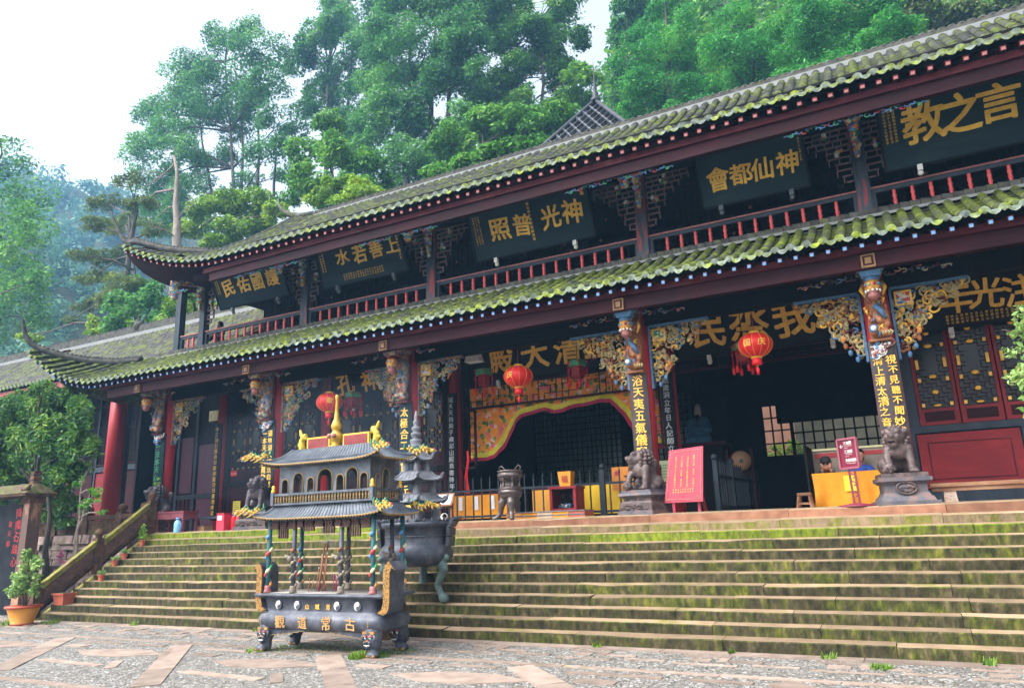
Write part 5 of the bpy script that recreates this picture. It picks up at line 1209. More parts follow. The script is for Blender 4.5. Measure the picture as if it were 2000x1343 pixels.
# three legged censer
t = thing('tripod_censer', 'small brown bronze tripod censer with loop ears on the terrace edge', 'censer', (-7.28, 13.62, ZP)); tc = (-7.28, 13.62, ZP); br = mat('brown_bronze', [(.3, (.06, .05, .05)), (.6, (.13, .105, .10)), (.8, (.26, .22, .21))], 6, .42, .25, metal=.5)
for a in (R(-60), R(200), R(80)):
    d = Vector((math.cos(a), math.sin(a), 0)); o = Vector(tc); blobm([(o+d*.10+Vector((0, 0, .44)), .10, o+d*.19+Vector((0, 0, .34)), .085), (o+d*.19+Vector((0, 0, .34)), .08, o+d*.22+Vector((0, 0, .14)), .05), (o+d*.22+Vector((0, 0, .14)), .05, o+d*.29+Vector((0, 0, .05)), .055), (o+d*.35+Vector((0, 0, .035)), .05)], br, .016, 2).build('leg', t)
g = MB(); g.lathe([(.10, .40), (.19, .43), (.23, .49), (.22, .53), (.25, .545), (.25, .575), (.225, .59), (.225, .615), (.24, .625), (.22, .655), (.12, .665), (.115, .80), (.19, .815), (.25, .86), (.265, .91), (.24, .945), (.23, .955), (.265, .97), (.265, .995), (.24, 1.0)], tc, br, 24)
for a in range(6): x, y = tc[0]+.195*math.cos(a*1.047+.2), tc[1]+.195*math.sin(a*1.047+.2); g.lathe([(.03, .64), (.042, .67), (.02, .71), (.018, .78), (.045, .84), (.03, .87)], (x, y, ZP), br, 8)
g.build('bowl', t)
for s in (-1, 1): g = MB(); g.tube([(tc[0]+s*.23, tc[1], ZP+.99), (tc[0]+s*.25, tc[1], ZP+1.07), (tc[0]+s*.2, tc[1], ZP+1.10), (tc[0]+s*.13, tc[1], ZP+1.04), (tc[0]+s*.12, tc[1], ZP+.99)], .013, br, 6); g.build('loop_ear', t)
# red notice board on two legs
t = thing('notice_board', 'red notice board of yellow writing on two short legs beside the lion', 'notice board', (-3.72, 13.75, ZP)); g = MB()
nb = mat('notice_red', [(.3, (.26, .02, .045)), (.7, (.40, .05, .08))], 2.2, .6, .1); a, b, c_, d = Vector((-4.09, 13.72, ZP+.20)), Vector((-3.35, 13.62, ZP+.20)), Vector((-3.28, 13.72, ZP+1.20)), Vector((-3.95, 13.82, ZP+1.17))
n = ((b-a).cross(d-a)).normalized(); g.prism([a, b, c_, d], nb, -n*.03); g.build('board', t)
g = MB()
for k, off in enumerate((.05,)):
    q = [a.lerp(c_, .055), b.lerp(d, .055), c_.lerp(a, .055), d.lerp(b, .055)]
    for i in range(4): g.bar(q[i]+n*.004, q[(i+1) % 4]+n*.004, .012, .006, pink_paint, n)
for (u, v) in ((.1, .06), (.9, .06), (.88, .1)):
    p = a.lerp(b, u).lerp(d.lerp(c_, u), v); g.cbox(p+n*.004, .05, .008, .035, pink_paint)
g.build('corner_ornament', t)
g = MB(); rr_ = random.Random(8); r_ = (b-a).normalized(); u_ = (d-a).normalized()
for col in range(4):
    for j in range(14):
        if j in (5, 9) and col % 2: continue
        p = a.lerp(b, .24+.17*col).lerp(d.lerp(c_, .24+.17*col), .84-j*.042); letter(g, SMALL[rr_.randrange(len(SMALL))], p+n*.005, .036, gold, r_, u_, .2)
for col in range(9):
    for j in range(2): p = a.lerp(b, .22+.065*col).lerp(d.lerp(c_, .22+.065*col), .235-j*.045); letter(g, SMALL[rr_.randrange(len(SMALL))], p+n*.005, .03, gold, r_, u_, .2)
g.build('writing', t)
for x in (-3.92, -3.45): g = MB(); g.box(x-.025, x+.025, 13.72, 13.77, ZP, ZP+.3, nb); g.bar((x, 13.78, ZP+.7), (x+.02, 14.12, ZP), .05, .04, red_paint); g.build('leg', t)
# direction sign on a round foot
t = thing('direction_sign', 'tilted maroon direction sign with white arrow and text on a twin pole stand', 'sign', (-.80, 13.55, ZP)); sm_ = mat('sign_maroon', [(.3, (.13, .012, .03)), (.7, (.20, .025, .05))], 3, .4, .05)
so = Vector((-.84, 13.55, ZP)); r_ = Vector((.80, -.6, .0)).normalized(); u_ = Vector((0, -.12, 1)).normalized(); n = r_.cross(u_)
g = MB(); cc = so+Vector((.0, -.02, .87)); a_ = r_*.185; b_ = u_*.24; g.prism([cc-a_-b_, cc+a_-b_, cc+a_+b_, cc-a_+b_], sm_, -n*.03)
g.build('sign_panel', t); g = MB()
for p, q in ((cc-a_-b_, cc+a_-b_), (cc-a_+b_, cc+a_+b_), (cc-a_-b_, cc-a_+b_), (cc+a_-b_, cc+a_+b_)): g.bar(p, q, .03, .05, mat('pink_frame', (.32, .09, .13), 6), n)
g.build('frame', t); g = MB(); letter(g, '←', cc-r_*.115+u_*.12+n*.006, .09, white_paint, r_, u_, .2)
for j, (tx, s) in enumerate((('三皇殿', .058), ('San Huang', .028), ('Dian', .028), ('三清殿', .058), ('San Qing', .028), ('Dian', .028), ('天师洞殿', .058), ('Tianshidong', .028))):
    z = (.17, .125, .09, .03, -.015, -.05, -.115, -.165)[j]
    for i, ch in enumerate(tx): letter(g, ch, cc+r_*(-.045+i*s*(.95 if s > .04 else .56))+u_*z+n*.006, s, white_paint, r_, u_, .15)
g.build('lettering', t); g = MB()
for s in (-1, 1): g.bar(so+r_*(s*.055)+Vector((.03, 0, .04)), cc+r_*(s*.055)-u_*.22-n*.02, .035, .03, sm_)
for z in (.16, .34, .46): g.tube([so+r_*(.05*math.sin(k))+Vector((.02, 0, z+.02*k)) for k in range(6)], .01, sm_, 5)
g.lathe([(.30, 0), (.30, .02), (.16, .045), (.05, .06)], (so.x+.03, so.y, so.z), sm_, 28, 1.0); g.build('stand', t)
# counter under a yellow cloth
DX0, DX1, DY = -1.62, -.36, 15.1
t = thing('counter_table', 'wooden counter table standing under the yellow cloth', 'table', (-1, DY+.3, ZP)); g = MB(); bx(g, DX0+.03, DX1-.03, DY+.03, DY+.6, .60, .64, old_wood)
for x in (DX0+.08, DX1-.08):
    for y in (DY+.08, DY+.54): bx(g, x-.03, x+.03, y-.03, y+.03, 0, .60, old_wood)
g.build('table_frame', t)
g = MB(); zt_ = ZP+.648
g.grid(lambda u, v: (DX0+(DX1-DX0)*u+(.02*math.sin(v*3)), DY-.015-.02*math.sin(u*13+v*2)*v-.015*math.sin(u*29)*v, zt_-(.63)*v+.012*math.sin(u*7)*v), 60, 14, yellow_cloth); g.grid(lambda u, v: (DX0+(DX1-DX0)*u, DY-.015+.63*v, zt_+.002), 10, 6, yellow_cloth, flip=True)
for xs, s in ((DX0, 1), (DX1, -1)): g.grid(lambda u, v: (xs-s*.01*math.sin(u*11)*v, DY-.015+.63*u, zt_-.62*v), 16, 8, yellow_cloth)
tag(g.build('yellow_cloth'), 'plain golden yellow cloth hanging down over the counter in the passage', 'cloth')
g = MB(); p = at(1660, 941, DY-.05); g.box(p.x-.10, p.x+.10, DY-.065, DY-.06, p.z-.16, p.z+.12, mat('bright_yellow_paper', (.72, .56, .03), 4, .7, 0))
for i, ch in enumerate('随喜功德'): letter(g, ch, (p.x+.02, DY-.067, p.z+.06-i*.055), .05, black_lacquer, thick=.1)
tag(g.build('paper_notice'), 'small bright yellow paper notice pinned on the counter cloth', 'notice')
# booth behind the counter
g = MB(); bx(g, DX0-.08, DX1+.4, 16.25, 16.3, .45, 1.15, mat('notice_screen', [(.3, (.16, .13, .11)), (.7, (.30, .25, .2))], 3, .6, 0)); bx(g, DX0-.1, DX0-.06, 15.2, 16.3, 0, 1.2, dark_wood); bx(g, DX0-.1, DX1+.42, 16.22, 16.31, 1.15, 1.19, cream_paint); bx(g, DX0-.02, DX0+.4, 16.24, 16.252, 1.0, 1.1, red_paint); bx(g, DX0+.5, DX1, 16.24, 16.252, 1.02, 1.1, red_paint)
tag(g.build('booth_screen'), 'low pale screen with red headings standing behind the counter', 'screen')
# people at the counter
def person(label, x, y, zh, cap, top, look, hands):
    t = thing('person', label, 'person', (x, y, ZP)); o = Vector((x, y, zh))           # zh: centre of the head
    fwd = Vector((0, -1, 0)); tl = Vector((0, -.10*look, -.02*look))
    B = [(o+tl, .098, o+tl+Vector((0, -.02, -.07)), .075), (o+tl+Vector((0, -.10, -.02)), .018), (o+tl+Vector((.094, 0, -.01)), .024), (o+tl+Vector((-.094, 0, -.01)), .024), (o+Vector((0, .02, -.10)), .055, o+Vector((0, .05, -.22)), .058)]
    sh = o+Vector((0, .05, -.27))
    B += [(sh+Vector((-.14, 0, 0)), .07, sh+Vector((.14, 0, 0)), .07), (sh+Vector((0, 0, -.05)), .13, sh+Vector((0, .03, -.45)), .13), (sh+Vector((-.08, 0, -.5)), .10, sh+Vector((-.1, -.38, -.5)), .075), (sh+Vector((.08, 0, -.5)), .10, sh+Vector((.1, -.38, -.5)), .075), (sh+Vector((-.1, -.38, -.5)), .07, sh+Vector((-.1, -.36, -.92)), .05), (sh+Vector((.1, -.38, -.5)), .07, sh+Vector((.1, -.36, -.92)), .05)]
    hp = []
    for s in (-1, 1):
        el = sh+Vector((s*.21, -.14, -.22)); hd_ = o+Vector((s*.075, -.16, -.075)) if hands == 'face' else o+Vector((s*.15, -.34, -.42)); hp.append((s, hd_))
        B += [(sh+Vector((s*.17, 0, 0)), .058, el, .045), (el, .044, hd_+Vector((0, .02, -.06)), .030), (hd_+Vector((0, 0, -.02)), .032, hd_+Vector((-s*.005, -.005, .03)), .03)]
        for q in range(4): f0 = hd_+Vector((-s*(.018-.012*q), -.012, .035)); B.append((f0, .0105, f0+Vector((-s*.01, .015, .05-.006*abs(q-1.4))), .009))
        B.append((hd_+Vector((-s*.03, -.005, 0)), .011, hd_+Vector((-s*.05, .0, .04)), .009))
    body = blobm(B, skin2, .011, 2).build('body', t)
    C = [(sh+Vector((-.14, 0, 0)), .082, sh+Vector((.14, 0, 0)), .082), (sh+Vector((0, 0, -.05)), .147, sh+Vector((0, .03, -.46)), .15), (sh+Vector((0, 0, .05)), .07)]
    for s in (-1, 1): el = sh+Vector((s*.21, -.14, -.22)); C += [(sh+Vector((s*.17, 0, 0)), .07, el, .06), (el, .058, el.lerp(hp[0 if s < 0 else 1][1], .7), .045)]
    blobm(C, top, .018, 3).build('jacket', t)
    Ls = [(sh+Vector((s*.08, 0, -.5)), .115, sh+Vector((s*.1, -.38, -.5)), .09) for s in (-1, 1)]+[(sh+Vector((s*.1, -.38, -.5)), .085, sh+Vector((s*.1, -.36, -.90)), .065) for s in (-1, 1)]
    blobm(Ls, black_lacquer, .02, 2).build('trousers', t)
    if cap:
        blobm([(o+tl+Vector((0, -.012, .035)), .112), (o+tl+Vector((0, -.10, .02)), .055, (1.5, 1, .35))], mat('black_cap', (.02, .02, .022), 8, .8, .1), .012, 2).build('cap', t)
    else: blobm([(o+Vector((0, .025, .03)), .105), (o+Vector((0, .06, -.06)), .085)], black_lacquer, .014, 2).build('hair', t)
    g = MB()
    for e in (-1, 1): g.ball(o+tl+Vector((e*.035, -.088, .005)), .012, white_paint, 6); g.ball(o+tl+Vector((e*.035, -.098, .005)), .007, black_lacquer, 6)
    g.ball(o+tl+Vector((0, -.09, -.06)), .018, mat('lip', (.35, .1, .09), 6), 6, (1.3, .5, .4)); g.build('face_detail', t)
    g = MB(); p = sh+Vector((0, 0, -.6)); g.box(p.x-.2, p.x+.2, p.y-.2, p.y+.2, p.z-.03, p.z, old_wood)
    for a in (-1, 1):
        for b in (-1, 1): g.box(p.x+a*.17-.02, p.x+a*.17+.02, p.y+b*.17-.02, p.y+b*.17+.02, ZP, p.z-.03, old_wood)
    tag(g.build('stool'), 'wooden stool the person %s sits on' % ('in the black cap' if cap else 'in blue'), 'stool')
h1 = at(1614, 905, 15.95); person('person in a black cap bent over the counter, hands raised to the face', h1.x, 15.95, h1.z+.02, True, mat('dark_jacket', (.03, .03, .035), 6, .8, .1), 1, 'face')
h2 = at(1677, 888, 15.95); person('person in a blue jacket sitting behind the direction sign', h2.x+.0, 15.95, h2.z+.0, False, mat('blue_jacket', (.02, .06, .30), 6, .8, .1), 0, 'down')
# stool and bench
def stool(label, x, y, h, s, m, name='stool'):
    t = thing(name, label, 'stool', (x, y, ZP)); g = MB(); bx(g, x-s, x+s, y-s, y+s, h-.05, h, m); g.build('seat', t); g = MB()
    for a in (-1, 1):
        for b in (-1, 1): g.bar((x+a*s*1.05, y+b*s*1.05, ZP), (x+a*s*.75, y+b*s*.75, ZP+h-.05), .045, .045, m)
    for b in (-1, 1): g.bar((x-s*.95, y+b*s*.95, ZP+h*.35), (x+s*.95, y+b*s*.95, ZP+h*.35), .03, .035, m); g.bar((x+b*s*.95, y-s*.95, ZP+h*.45), (x+b*s*.95, y+s*.95, ZP+h*.45), .03, .035, m)
    g.build('leg_frame', t)
p = at(1571, 962, 14.8); stool('small worn wooden stool standing left of the yellow counter', p.x, 14.8, p.z-ZP, .12, old_wood)
t = thing('long_bench', 'long weathered wooden bench below the red dado panels', 'bench', (2, 14.5, ZP)); g = MB(); bx(g, .28, 4.2, 14.15, 14.55, .27, .33, old_wood); bx(g, .3, 4.2, 14.18, 14.2, .20, .27, old_wood); bx(g, .3, 4.2, 14.5, 14.52, .20, .27, old_wood); g.build('seat', t)
for x in (.55, 2.3, 4.0): g = MB(); g.frus(x, 14.35, ZP, ZP+.27, .10, .17, .08, .15, mat('painted_bench_leg', [(.4, (.30, .20, .16)), (.55, (.5, .36, .26)), (.7, (.16, .18, .25))], 12, .7, .2)); g.build('leg', t)
# iron fences
def fence(label, x0, x1, y, top, gap, m, along='x', post=None):
    t = thing('iron_fence', label, 'fence', (x0, y, ZP), 'dark iron fences across the hall'); P = (lambda s, z: (s, y, z)) if along == 'x' else (lambda s, z: (y, s, z))
    g = MB()
    for z in (.12, top-.28): g.bar(P(x0, ZP+z), P(x1, ZP+z), .04, .05, m)
    g.build('rail', t); g = MB(); n = int(abs(x1-x0)/gap)
    g = MB()
    for k in range(n+1):
        s = x0+(x1-x0)*k/n; g.bar(P(s, ZP+.02), P(s, ZP+top-.08), .026, .026, m); q = P(s, ZP+top-.08); g.lathe([(.022, 0), (.024, .03), (.004, .12)], q, m, 4)
    g.build('bars', t)
    for s in (post or []): g = MB(); q = P(s, 0); g.cbox((q[0], q[1], ZP+top/2+.0), .09, .09, top+.02, m); g.ball((q[0], q[1], ZP+top+.07), .07, m, 8); g.build('fence_post', t)
ir = mat('fence_iron', [(.3, (.010, .016, .022)), (.7, (.022, .03, .04))], 6, .55, .1, spec=.15)
fence('dark iron fence with spear tips across the curtained doorway', -9.9, -4.5, 15.0, .98, .225, ir, 'x', [at(1178, 950, 15).x, -9.9])
fence('grey iron fence running back into the open passage', 14.9, 19.5, -3.36, 1.0, .20, ir, 'y', [14.9, 16.4, 18])
# altar tables, boxes and donation case
def clothed(label, x0, x1, y0, y1, h, m, panels=0):
    t = thing('altar_table', label, 'table', (x0, y0, ZP)); g = MB(); bx(g, x0-.03, x1+.03, y0-.03, y1+.03, h, h+.05, maroon)
    for x in (x0+.04, x1-.04):
        for y in (y0+.04, y1-.04): bx(g, x-.03, x+.03, y-.03, y+.03, 0, h, maroon)
    g.build('table_frame', t); g = MB(); g.grid(lambda u, v: (x0+(x1-x0)*u, y0-.04-.012*math.sin(u*(x1-x0)*22)*v, ZP+h-(h-.08)*v), 50, 6, m); g.build('cloth', t)
    if panels:
        g = MB()
        for k in range(panels): xx = x0+(x1-x0)*(k+.5)/panels; g.box(xx-.05, xx+.05, y0-.062, y0-.057, ZP+h*.45, ZP+h*.95, paper)
        g.build('paper_strip', t)
clothed('long altar table with golden cloth and pale paper strips behind the fence', -9.75, -8.0, 15.35, 15.9, .62, yellow_cloth, 4)
clothed('altar table with bright lemon cloth behind the fence post', -6.5, -5.0, 15.5, 16.0, .70, mat('lemon_cloth', [(.3, (.42, .25, .006)), (.7, (.60, .40, .01))], 2, .75, 0))
clothed('altar table with ochre cloth beside the donation case', -7.75, -6.55, 15.6, 16.1, .66, mat('ochre_cloth', [(.3, (.40, .16, .02)), (.7, (.6, .3, .03))], 2, .75, 0))
t = thing('donation_case', 'red wooden donation case with a glass front full of banknotes', 'donation box', (-6.45, 14.45, ZP)); g = MB(); x0, x1, y0, y1 = -6.72, -6.12, 14.3, 14.75
bx(g, x0, x1, y0, y1, .14, .20, door_red); bx(g, x0-.02, x1+.02, y0-.02, y1+.02, .60, .65, door_red); bx(g, x0, x0+.06, y0, y1, .20, .60, door_red); bx(g, x1-.06, x1, y0, y1, .20, .60, door_red); bx(g, x0+.06, x1-.06, y1-.03, y1, .20, .60, maroon); g.build('case', t)
g = MB(); gl_ = bpy.data.materials.new('case_glass'); gl_.use_nodes = True; b_ = gl_.node_tree.nodes['Principled BSDF']; b_.inputs['Transmission Weight'].default_value = 1; b_.inputs['Roughness'].default_value = .03; b_.inputs['IOR'].default_value = 1.2
g.box(x0+.06, x1-.06, y0+.01, y0+.016, ZP+.2, ZP+.6, gl_); g.build('glass_front', t); g = MB()
for k in range(30): g.T = Matrix.Translation((rnd.uniform(x0+.15, x1-.15), rnd.uniform(y0+.08, y1-.1), ZP+rnd.uniform(.21, .29))) @ Euler((rnd.uniform(-.6, .6), rnd.uniform(-.6, .6), rnd.uniform(0, 3))).to_matrix().to_4x4(); g.box(-.06, .06, -.03, .03, -.002, .002, (paper, white_paint, blue_paint)[k % 3])
g.T = None; g.build('banknotes', t)
def tapered(name, label, cat, x, y, z0, z1, a0, a1, m, tx=None):
    t = thing(name, label, cat, (x, y, z0)); g = MB(); g.frus(x, y, z0, z1, a0, a0*.8, a1, a1*.8, m); g.build('box', t)
    g = MB(); letter(g, tx or '福', (x, y-a1*.8-.004, (z0+z1)/2), (z1-z0)*.5, red_paint, thick=.1); g.build('emblem', t)
tapered('offering_box', 'small yellow offering box on top of the red donation case', 'box', -6.40, 14.5, ZP+.652, ZP+.96, .12, .15, mat('box_yellow', (.55, .24, .015), 4))
p = at(1216, 935, 15.3); g = MB(); g.box(p.x-.24, p.x+.24, 15.3, 15.34, p.z-.24, p.z+.26, mat('box_orange', (.48, .17, .015), 4)); g.box(p.x-.17, p.x-.07, 15.29, 15.299, p.z+.08, p.z+.18, red_paint); g.box(p.x+.04, p.x+.09, 15.29, 15.299, p.z+.04, p.z+.07, black_lacquer); g.box(p.x-.02, p.x+.02, 15.32, 15.36, ZP, p.z-.2, orange_paint)
tag(g.build('orange_placard'), 'orange placard on a stick behind the lion, left of its pedestal', 'placard')
p = at(1300, 920, 15.0); g = MB(); g.box(p.x-.17, p.x+.17, 15.0, 15.02, p.z-.2, p.z+.22, mat('pale_green_paper', (.5, .6, .36), 4)); g.box(p.x-.02, p.x+.02, 15.02, 15.05, ZP, p.z-.1, iron_grey)
for k in range(5): g.box(p.x-.12, p.x+.1, 14.995, 14.999, p.z+.12-k*.06, p.z+.13-k*.06, green_paint)
tag(g.build('green_placard'), 'pale green placard between the lion and the red notice board', 'placard')
t = thing('kneeling_platform', 'low striped kneeling platform behind the tripod censer', 'platform', (-6.6, 13.9, ZP)); g = MB(); cols = [orange_paint, yellow_cloth, mat('pale_mat', (.55, .38, .24), 5), yellow_cloth, terracotta]
for k in range(5):
    xa = -7.45+k*.35; bx(g, xa+.004, xa+.346, 13.72, 14.2, .0, .13, cols[k]); bx(g, xa+.004, xa+.346, 13.712, 13.719, .055, .08, iron_grey)
bx(g, -7.45, -5.7, 13.70, 14.22, .132, .15, grey_stone); g.build('platform_body', t)
# small lectern with a pale notice near the burner
t = thing('notice_lectern', 'small wooden lectern holding a pale notice behind the pagoda burner', 'lectern', (-9.35, 13.7, ZP)); g = MB(); lx = at(868, 965, 13.7).x
g.T = Matrix.Translation((lx, 13.7, ZP+.48)) @ Euler((R(52), 0, R(14))).to_matrix().to_4x4(); g.box(-.2, .2, -.17, .17, -.02, .01, old_wood); g.box(-.16, .16, -.13, .13, .011, .014, paper); g.T = None; g.build('desk_board', t); g = MB()
for s in (-1, 1): g.bar((lx+s*.15, 13.74, ZP), (lx+s*.15, 13.74, ZP+.36), .05, .05, old_wood)
g.bar((lx-.17, 13.74, ZP+.33), (lx+.17, 13.74, ZP+.33), .05, .05, old_wood); g.build('leg_frame', t); g = MB(); g.ball((lx+.02, 13.66, ZP+.12), .08, white_paint, 12); g.ball((lx+.05, 13.61, ZP+.14), .05, black_lacquer, 10); g.build('taiji_ball', t)
# drum, hanging lamp
p = at(1445, 901, 17.8); t = thing('drum', 'round wooden drum with pale skin behind the passage fence', 'drum', p); g = MB(); dm = mat('drum_skin', [(.3, (.22, .13, .065)), (.7, (.25, .15, .08))], 3, .6, 0)
g.T = Matrix.Translation(p) @ Euler((R(90), 0, R(18))).to_matrix().to_4x4(); g.lathe([(.22, -.22), (.255, 0), (.22, .22)], (0, 0, 0), maroon_lt, 26); g.lathe([(.22, .22), (.225, .24), (.01, .245)], (0, 0, 0), dm, 26); g.lathe([(.045, .246), (.01, .252)], (0, 0, 0), iron_grey, 16); g.T = None; g.build('drum_body', t)
g = MB(); g.bar((p.x-.28, p.y, ZP), (p.x-.28, p.y, p.z+.3), .06, .06, maroon); g.bar((p.x+.28, p.y, ZP), (p.x+.28, p.y, p.z+.3), .06, .06, maroon); g.bar((p.x-.28, p.y, p.z-.3), (p.x+.28, p.y, p.z-.3), .06, .06, maroon); g.build('drum_stand', t)
p = at(926, 697, 15.2); t = thing('hanging_lamp', 'white trapezoid lamp shade hanging left of the 殿大清三 board', 'lamp', p); g = MB(); g.frus(p.x, p.y, p.z-.13, p.z+.13, .2, .14, .15, .10, white_paint); g.build('lamp_shade', t); g = MB(); g.tube([(p.x, p.y, p.z+.13), (p.x, p.y, 6.0)], .01, iron_grey, 5); g.build('cord', t)
# ------------------------------------------------------------------ west wing and the left of the terrace
wing = thing('west_wing', 'lower side hall left of the temple with a broad pale mossy tiled roof', 'hall', (-30, 18, ZP))
WE, WR = 16.5, 20.2
def zW(y): return 7.86+.50*(y-WE)+.055*(y-WE)**2
def wend(x): return WR
rows = MB(); pitch = .26
x = -46.0
while x < -19.6:
    k = 15; jx = rnd.uniform(-.02, .02)
    for j in range(k):
        a = WE+(WR-WE)*j/k; b = WE+(WR-WE)*(j+1)/k+.03; vs = []
        if x > -21.4 and a < WE+(x+21.4)*0: continue
        for yy, rr, up in ((a, .085*rnd.uniform(1, 1.12), .022+rnd.uniform(-.006, .01)), (b, .072, .003)):
            for q in range(7): t = math.pi*q/6; vs.append((x+jx+rr*math.cos(t), yy, zW(yy)+up+rr*math.sin(t)))
        rows.add(vs, [(q, q+1, q+8, q+7) for q in range(6)]+[tuple(range(6, -1, -1))], tile_wing, True)
    for j in range(k):
        a = WE+(WR-WE)*j/k-.02; b = WE+(WR-WE)*(j+1)/k; rows.add([(x, a, zW(a)+.01), (x+pitch, a, zW(a)+.01), (x+pitch, b, zW(b)-.008), (x, b, zW(b)-.008)], [(0, 1, 2, 3)], tile_wing)
    x += pitch
wr_ = rows.build('tiled_roof', wing)
g = MB(); x = -46.0
while x < -19.7:
    g.prism([(x+.088*math.cos(math.pi*q/6), WE-.015, zW(WE)+.02+.088*math.sin(math.pi*q/6)) for q in range(7)]+[(x, WE-.015, zW(WE)-.03)], tile_end, (0, .02, 0)); xm = x+.13
    g.prism([(xm-.09, WE-.03, zW(WE)+.02), (xm, WE-.05, zW(WE)-.09), (xm+.09, WE-.03, zW(WE)+.02)], tile_end, (0, .02, 0)); x += pitch
g.build('eave_tiles', wr_)
g = MB(); g.box(-46, -19.6, WR-.12, WR+.14, zW(WR)-.05, zW(WR)+.12, mortar); g.box(-46, -19.6, WR-.08, WR+.1, zW(WR)+.12, zW(WR)+.42, ridge_m)
x = -46
while x < -19.6: g.box(x, x+.12, WR-.07, WR+.09, zW(WR)+.42, zW(WR)+.47+rnd.uniform(0, .02), ridge_m); x += .17
for q in ((0, 0, .45, .22), (-.1, 0, .62, .14), (.16, 0, .52, .12)): g.ball((-29.3+q[0], WR, zW(WR)+q[2]), q[3], ridge_m, 8)
g.grid(lambda u, v: (-46+26.4*u, WR+4*v, zW(WR)-1.9*v), 20, 4, tile_wing); g.build('ridge', wr_)
g = MB(); g.box(-46, -19.7, WE+.12, WE+.2, zW(WE)-.36, zW(WE)-.10, mat('wing_fascia_red', [(.3, (.26, .05, .05)), (.7, (.42, .12, .11))], 3, .6, .1)); g.grid(lambda u, v: (-46+26.3*u, WE+.2+3.3*v, zW(WE+.2+3.3*v)-.12), 8, 3, maroon, True, True); g.build('fascia', wing)
g = MB(); g.box(-46, -24.6, 18.6, 18.75, ZP, 8.6, dark_wood); g.box(-24.7, -24.6, 17.4, 25, ZP, 7.35, dark_wood); g.box(-25, -19.3, 25, 25.1, ZP, 7.35, dark_wood); g.box(-24.6, -19.4, 16.9, 25, 7.3, 7.4, dark_wood)
for k in range(5):
    xx = -31.5+k*1.35; g.box(xx, xx+1.2, 18.54, 18.59, ZP+.2, 4.3, maroon if k % 2 else door_red)
    g.box(xx, xx+.09, 18.5, 18.6, ZP, 7.5, blue_grey)
g.box(-46, -24.6, 18.48, 18.6, 4.35, 4.55, blue_grey); g.build('wall', wing)
screen(-31.4, -25.6, 4.6, 7.0, 18.52, dark_lattice, None, 91, 'wing_lattice', .2)
for (xx, yy, rr) in ((-23.85, 16.0, .29),):
    g = MB(); g.tube([(xx, yy, ZP), (xx, yy, 5), (xx, yy, 7.8)], [rr, rr*.97, rr*.9], red_col, 22); g.build('column', wing)
p = at(243, 880, 17.4); g = MB(); g.box(p.x-.12, p.x+.12, 17.3, 17.5, ZP, 7.6, blue_grey); g.build('post', wing)
g = MB()                                                    # side wall beside the hall: purple door, dark boards
dY = 17.0; xa, xb = at(352, 900, dY).x, at(432, 900, dY).x
dd = xb-xa
purple = mat('purple_door_paint', [(.3, (.06, .014, .04)), (.7, (.11, .028, .065))], 2, .5, .1, stretch=(1, 1, .3))
g.box(xa-.1, xb, dY+.02, dY+.1, ZP, 7.4, dark_wood); g.box(xa+dd*.47, xa+dd*.93, dY-.02, dY+.015, ZP+.05, 4.7, purple); g.box(xa+dd*.0, xa+dd*.32, dY-.02, dY+.015, ZP+1.3, 5.0, purple)
for f in (-.05, .38, .95): g.box(xa+dd*f, xa+dd*f+.12, dY-.07, dY+.015, ZP, 7.2, blue_grey)
g.box(xa-.1, xb, dY-.06, dY+.015, ZP+1.1, ZP+1.25, blue_grey)
for k in range(4): g.box(xa+.02+k*.2, xa+.18+k*.2, dY-.03, dY+.015, ZP+.1, ZP+1.08, maroon)
g.build('side_door_wall', hall)
p = at(419, 812, 16.8); t = thing('light_box', 'pale square light box fixed high above the purple door', 'light', p); g = MB(); g.cbox(p, .42, .08, .34, cream_paint); g.build('box', t); g = MB(); g.cbox((p.x, p.y+.03, p.z), .48, .06, .40, blue_grey); g.build('frame', t)
p = at(457, 924, YW-.08); g = MB(); g.cbox(p, .26, .012, .16, silk_red)
for i, ch in enumerate('禁止吸烟'): letter(g, ch, (p.x-.09+i*.06, p.y-.01, p.z-.01), .055, white_paint, thick=.1)
tag(g.build('red_label'), 'small red label with white characters below the left lattice doors', 'label')
p = at(462, 990, YW-.5); g = MB(); g.cbox(p, .30, .012, .36, mat('yellow_sheet', (.62, .55, .04), 4, .7, 0))
for k in range(5): g.box(p.x-.11, p.x+.11, p.y-.01, p.y-.007, p.z+.12-k*.06, p.z+.135-k*.06, grey_stone)
g.box(p.x-.13, p.x+.13, p.y+.01, p.y+.03, ZP, p.z, dark_wood); tag(g.build('yellow_notice'), 'yellow printed notice sheet standing by the dark stone lion', 'notice')

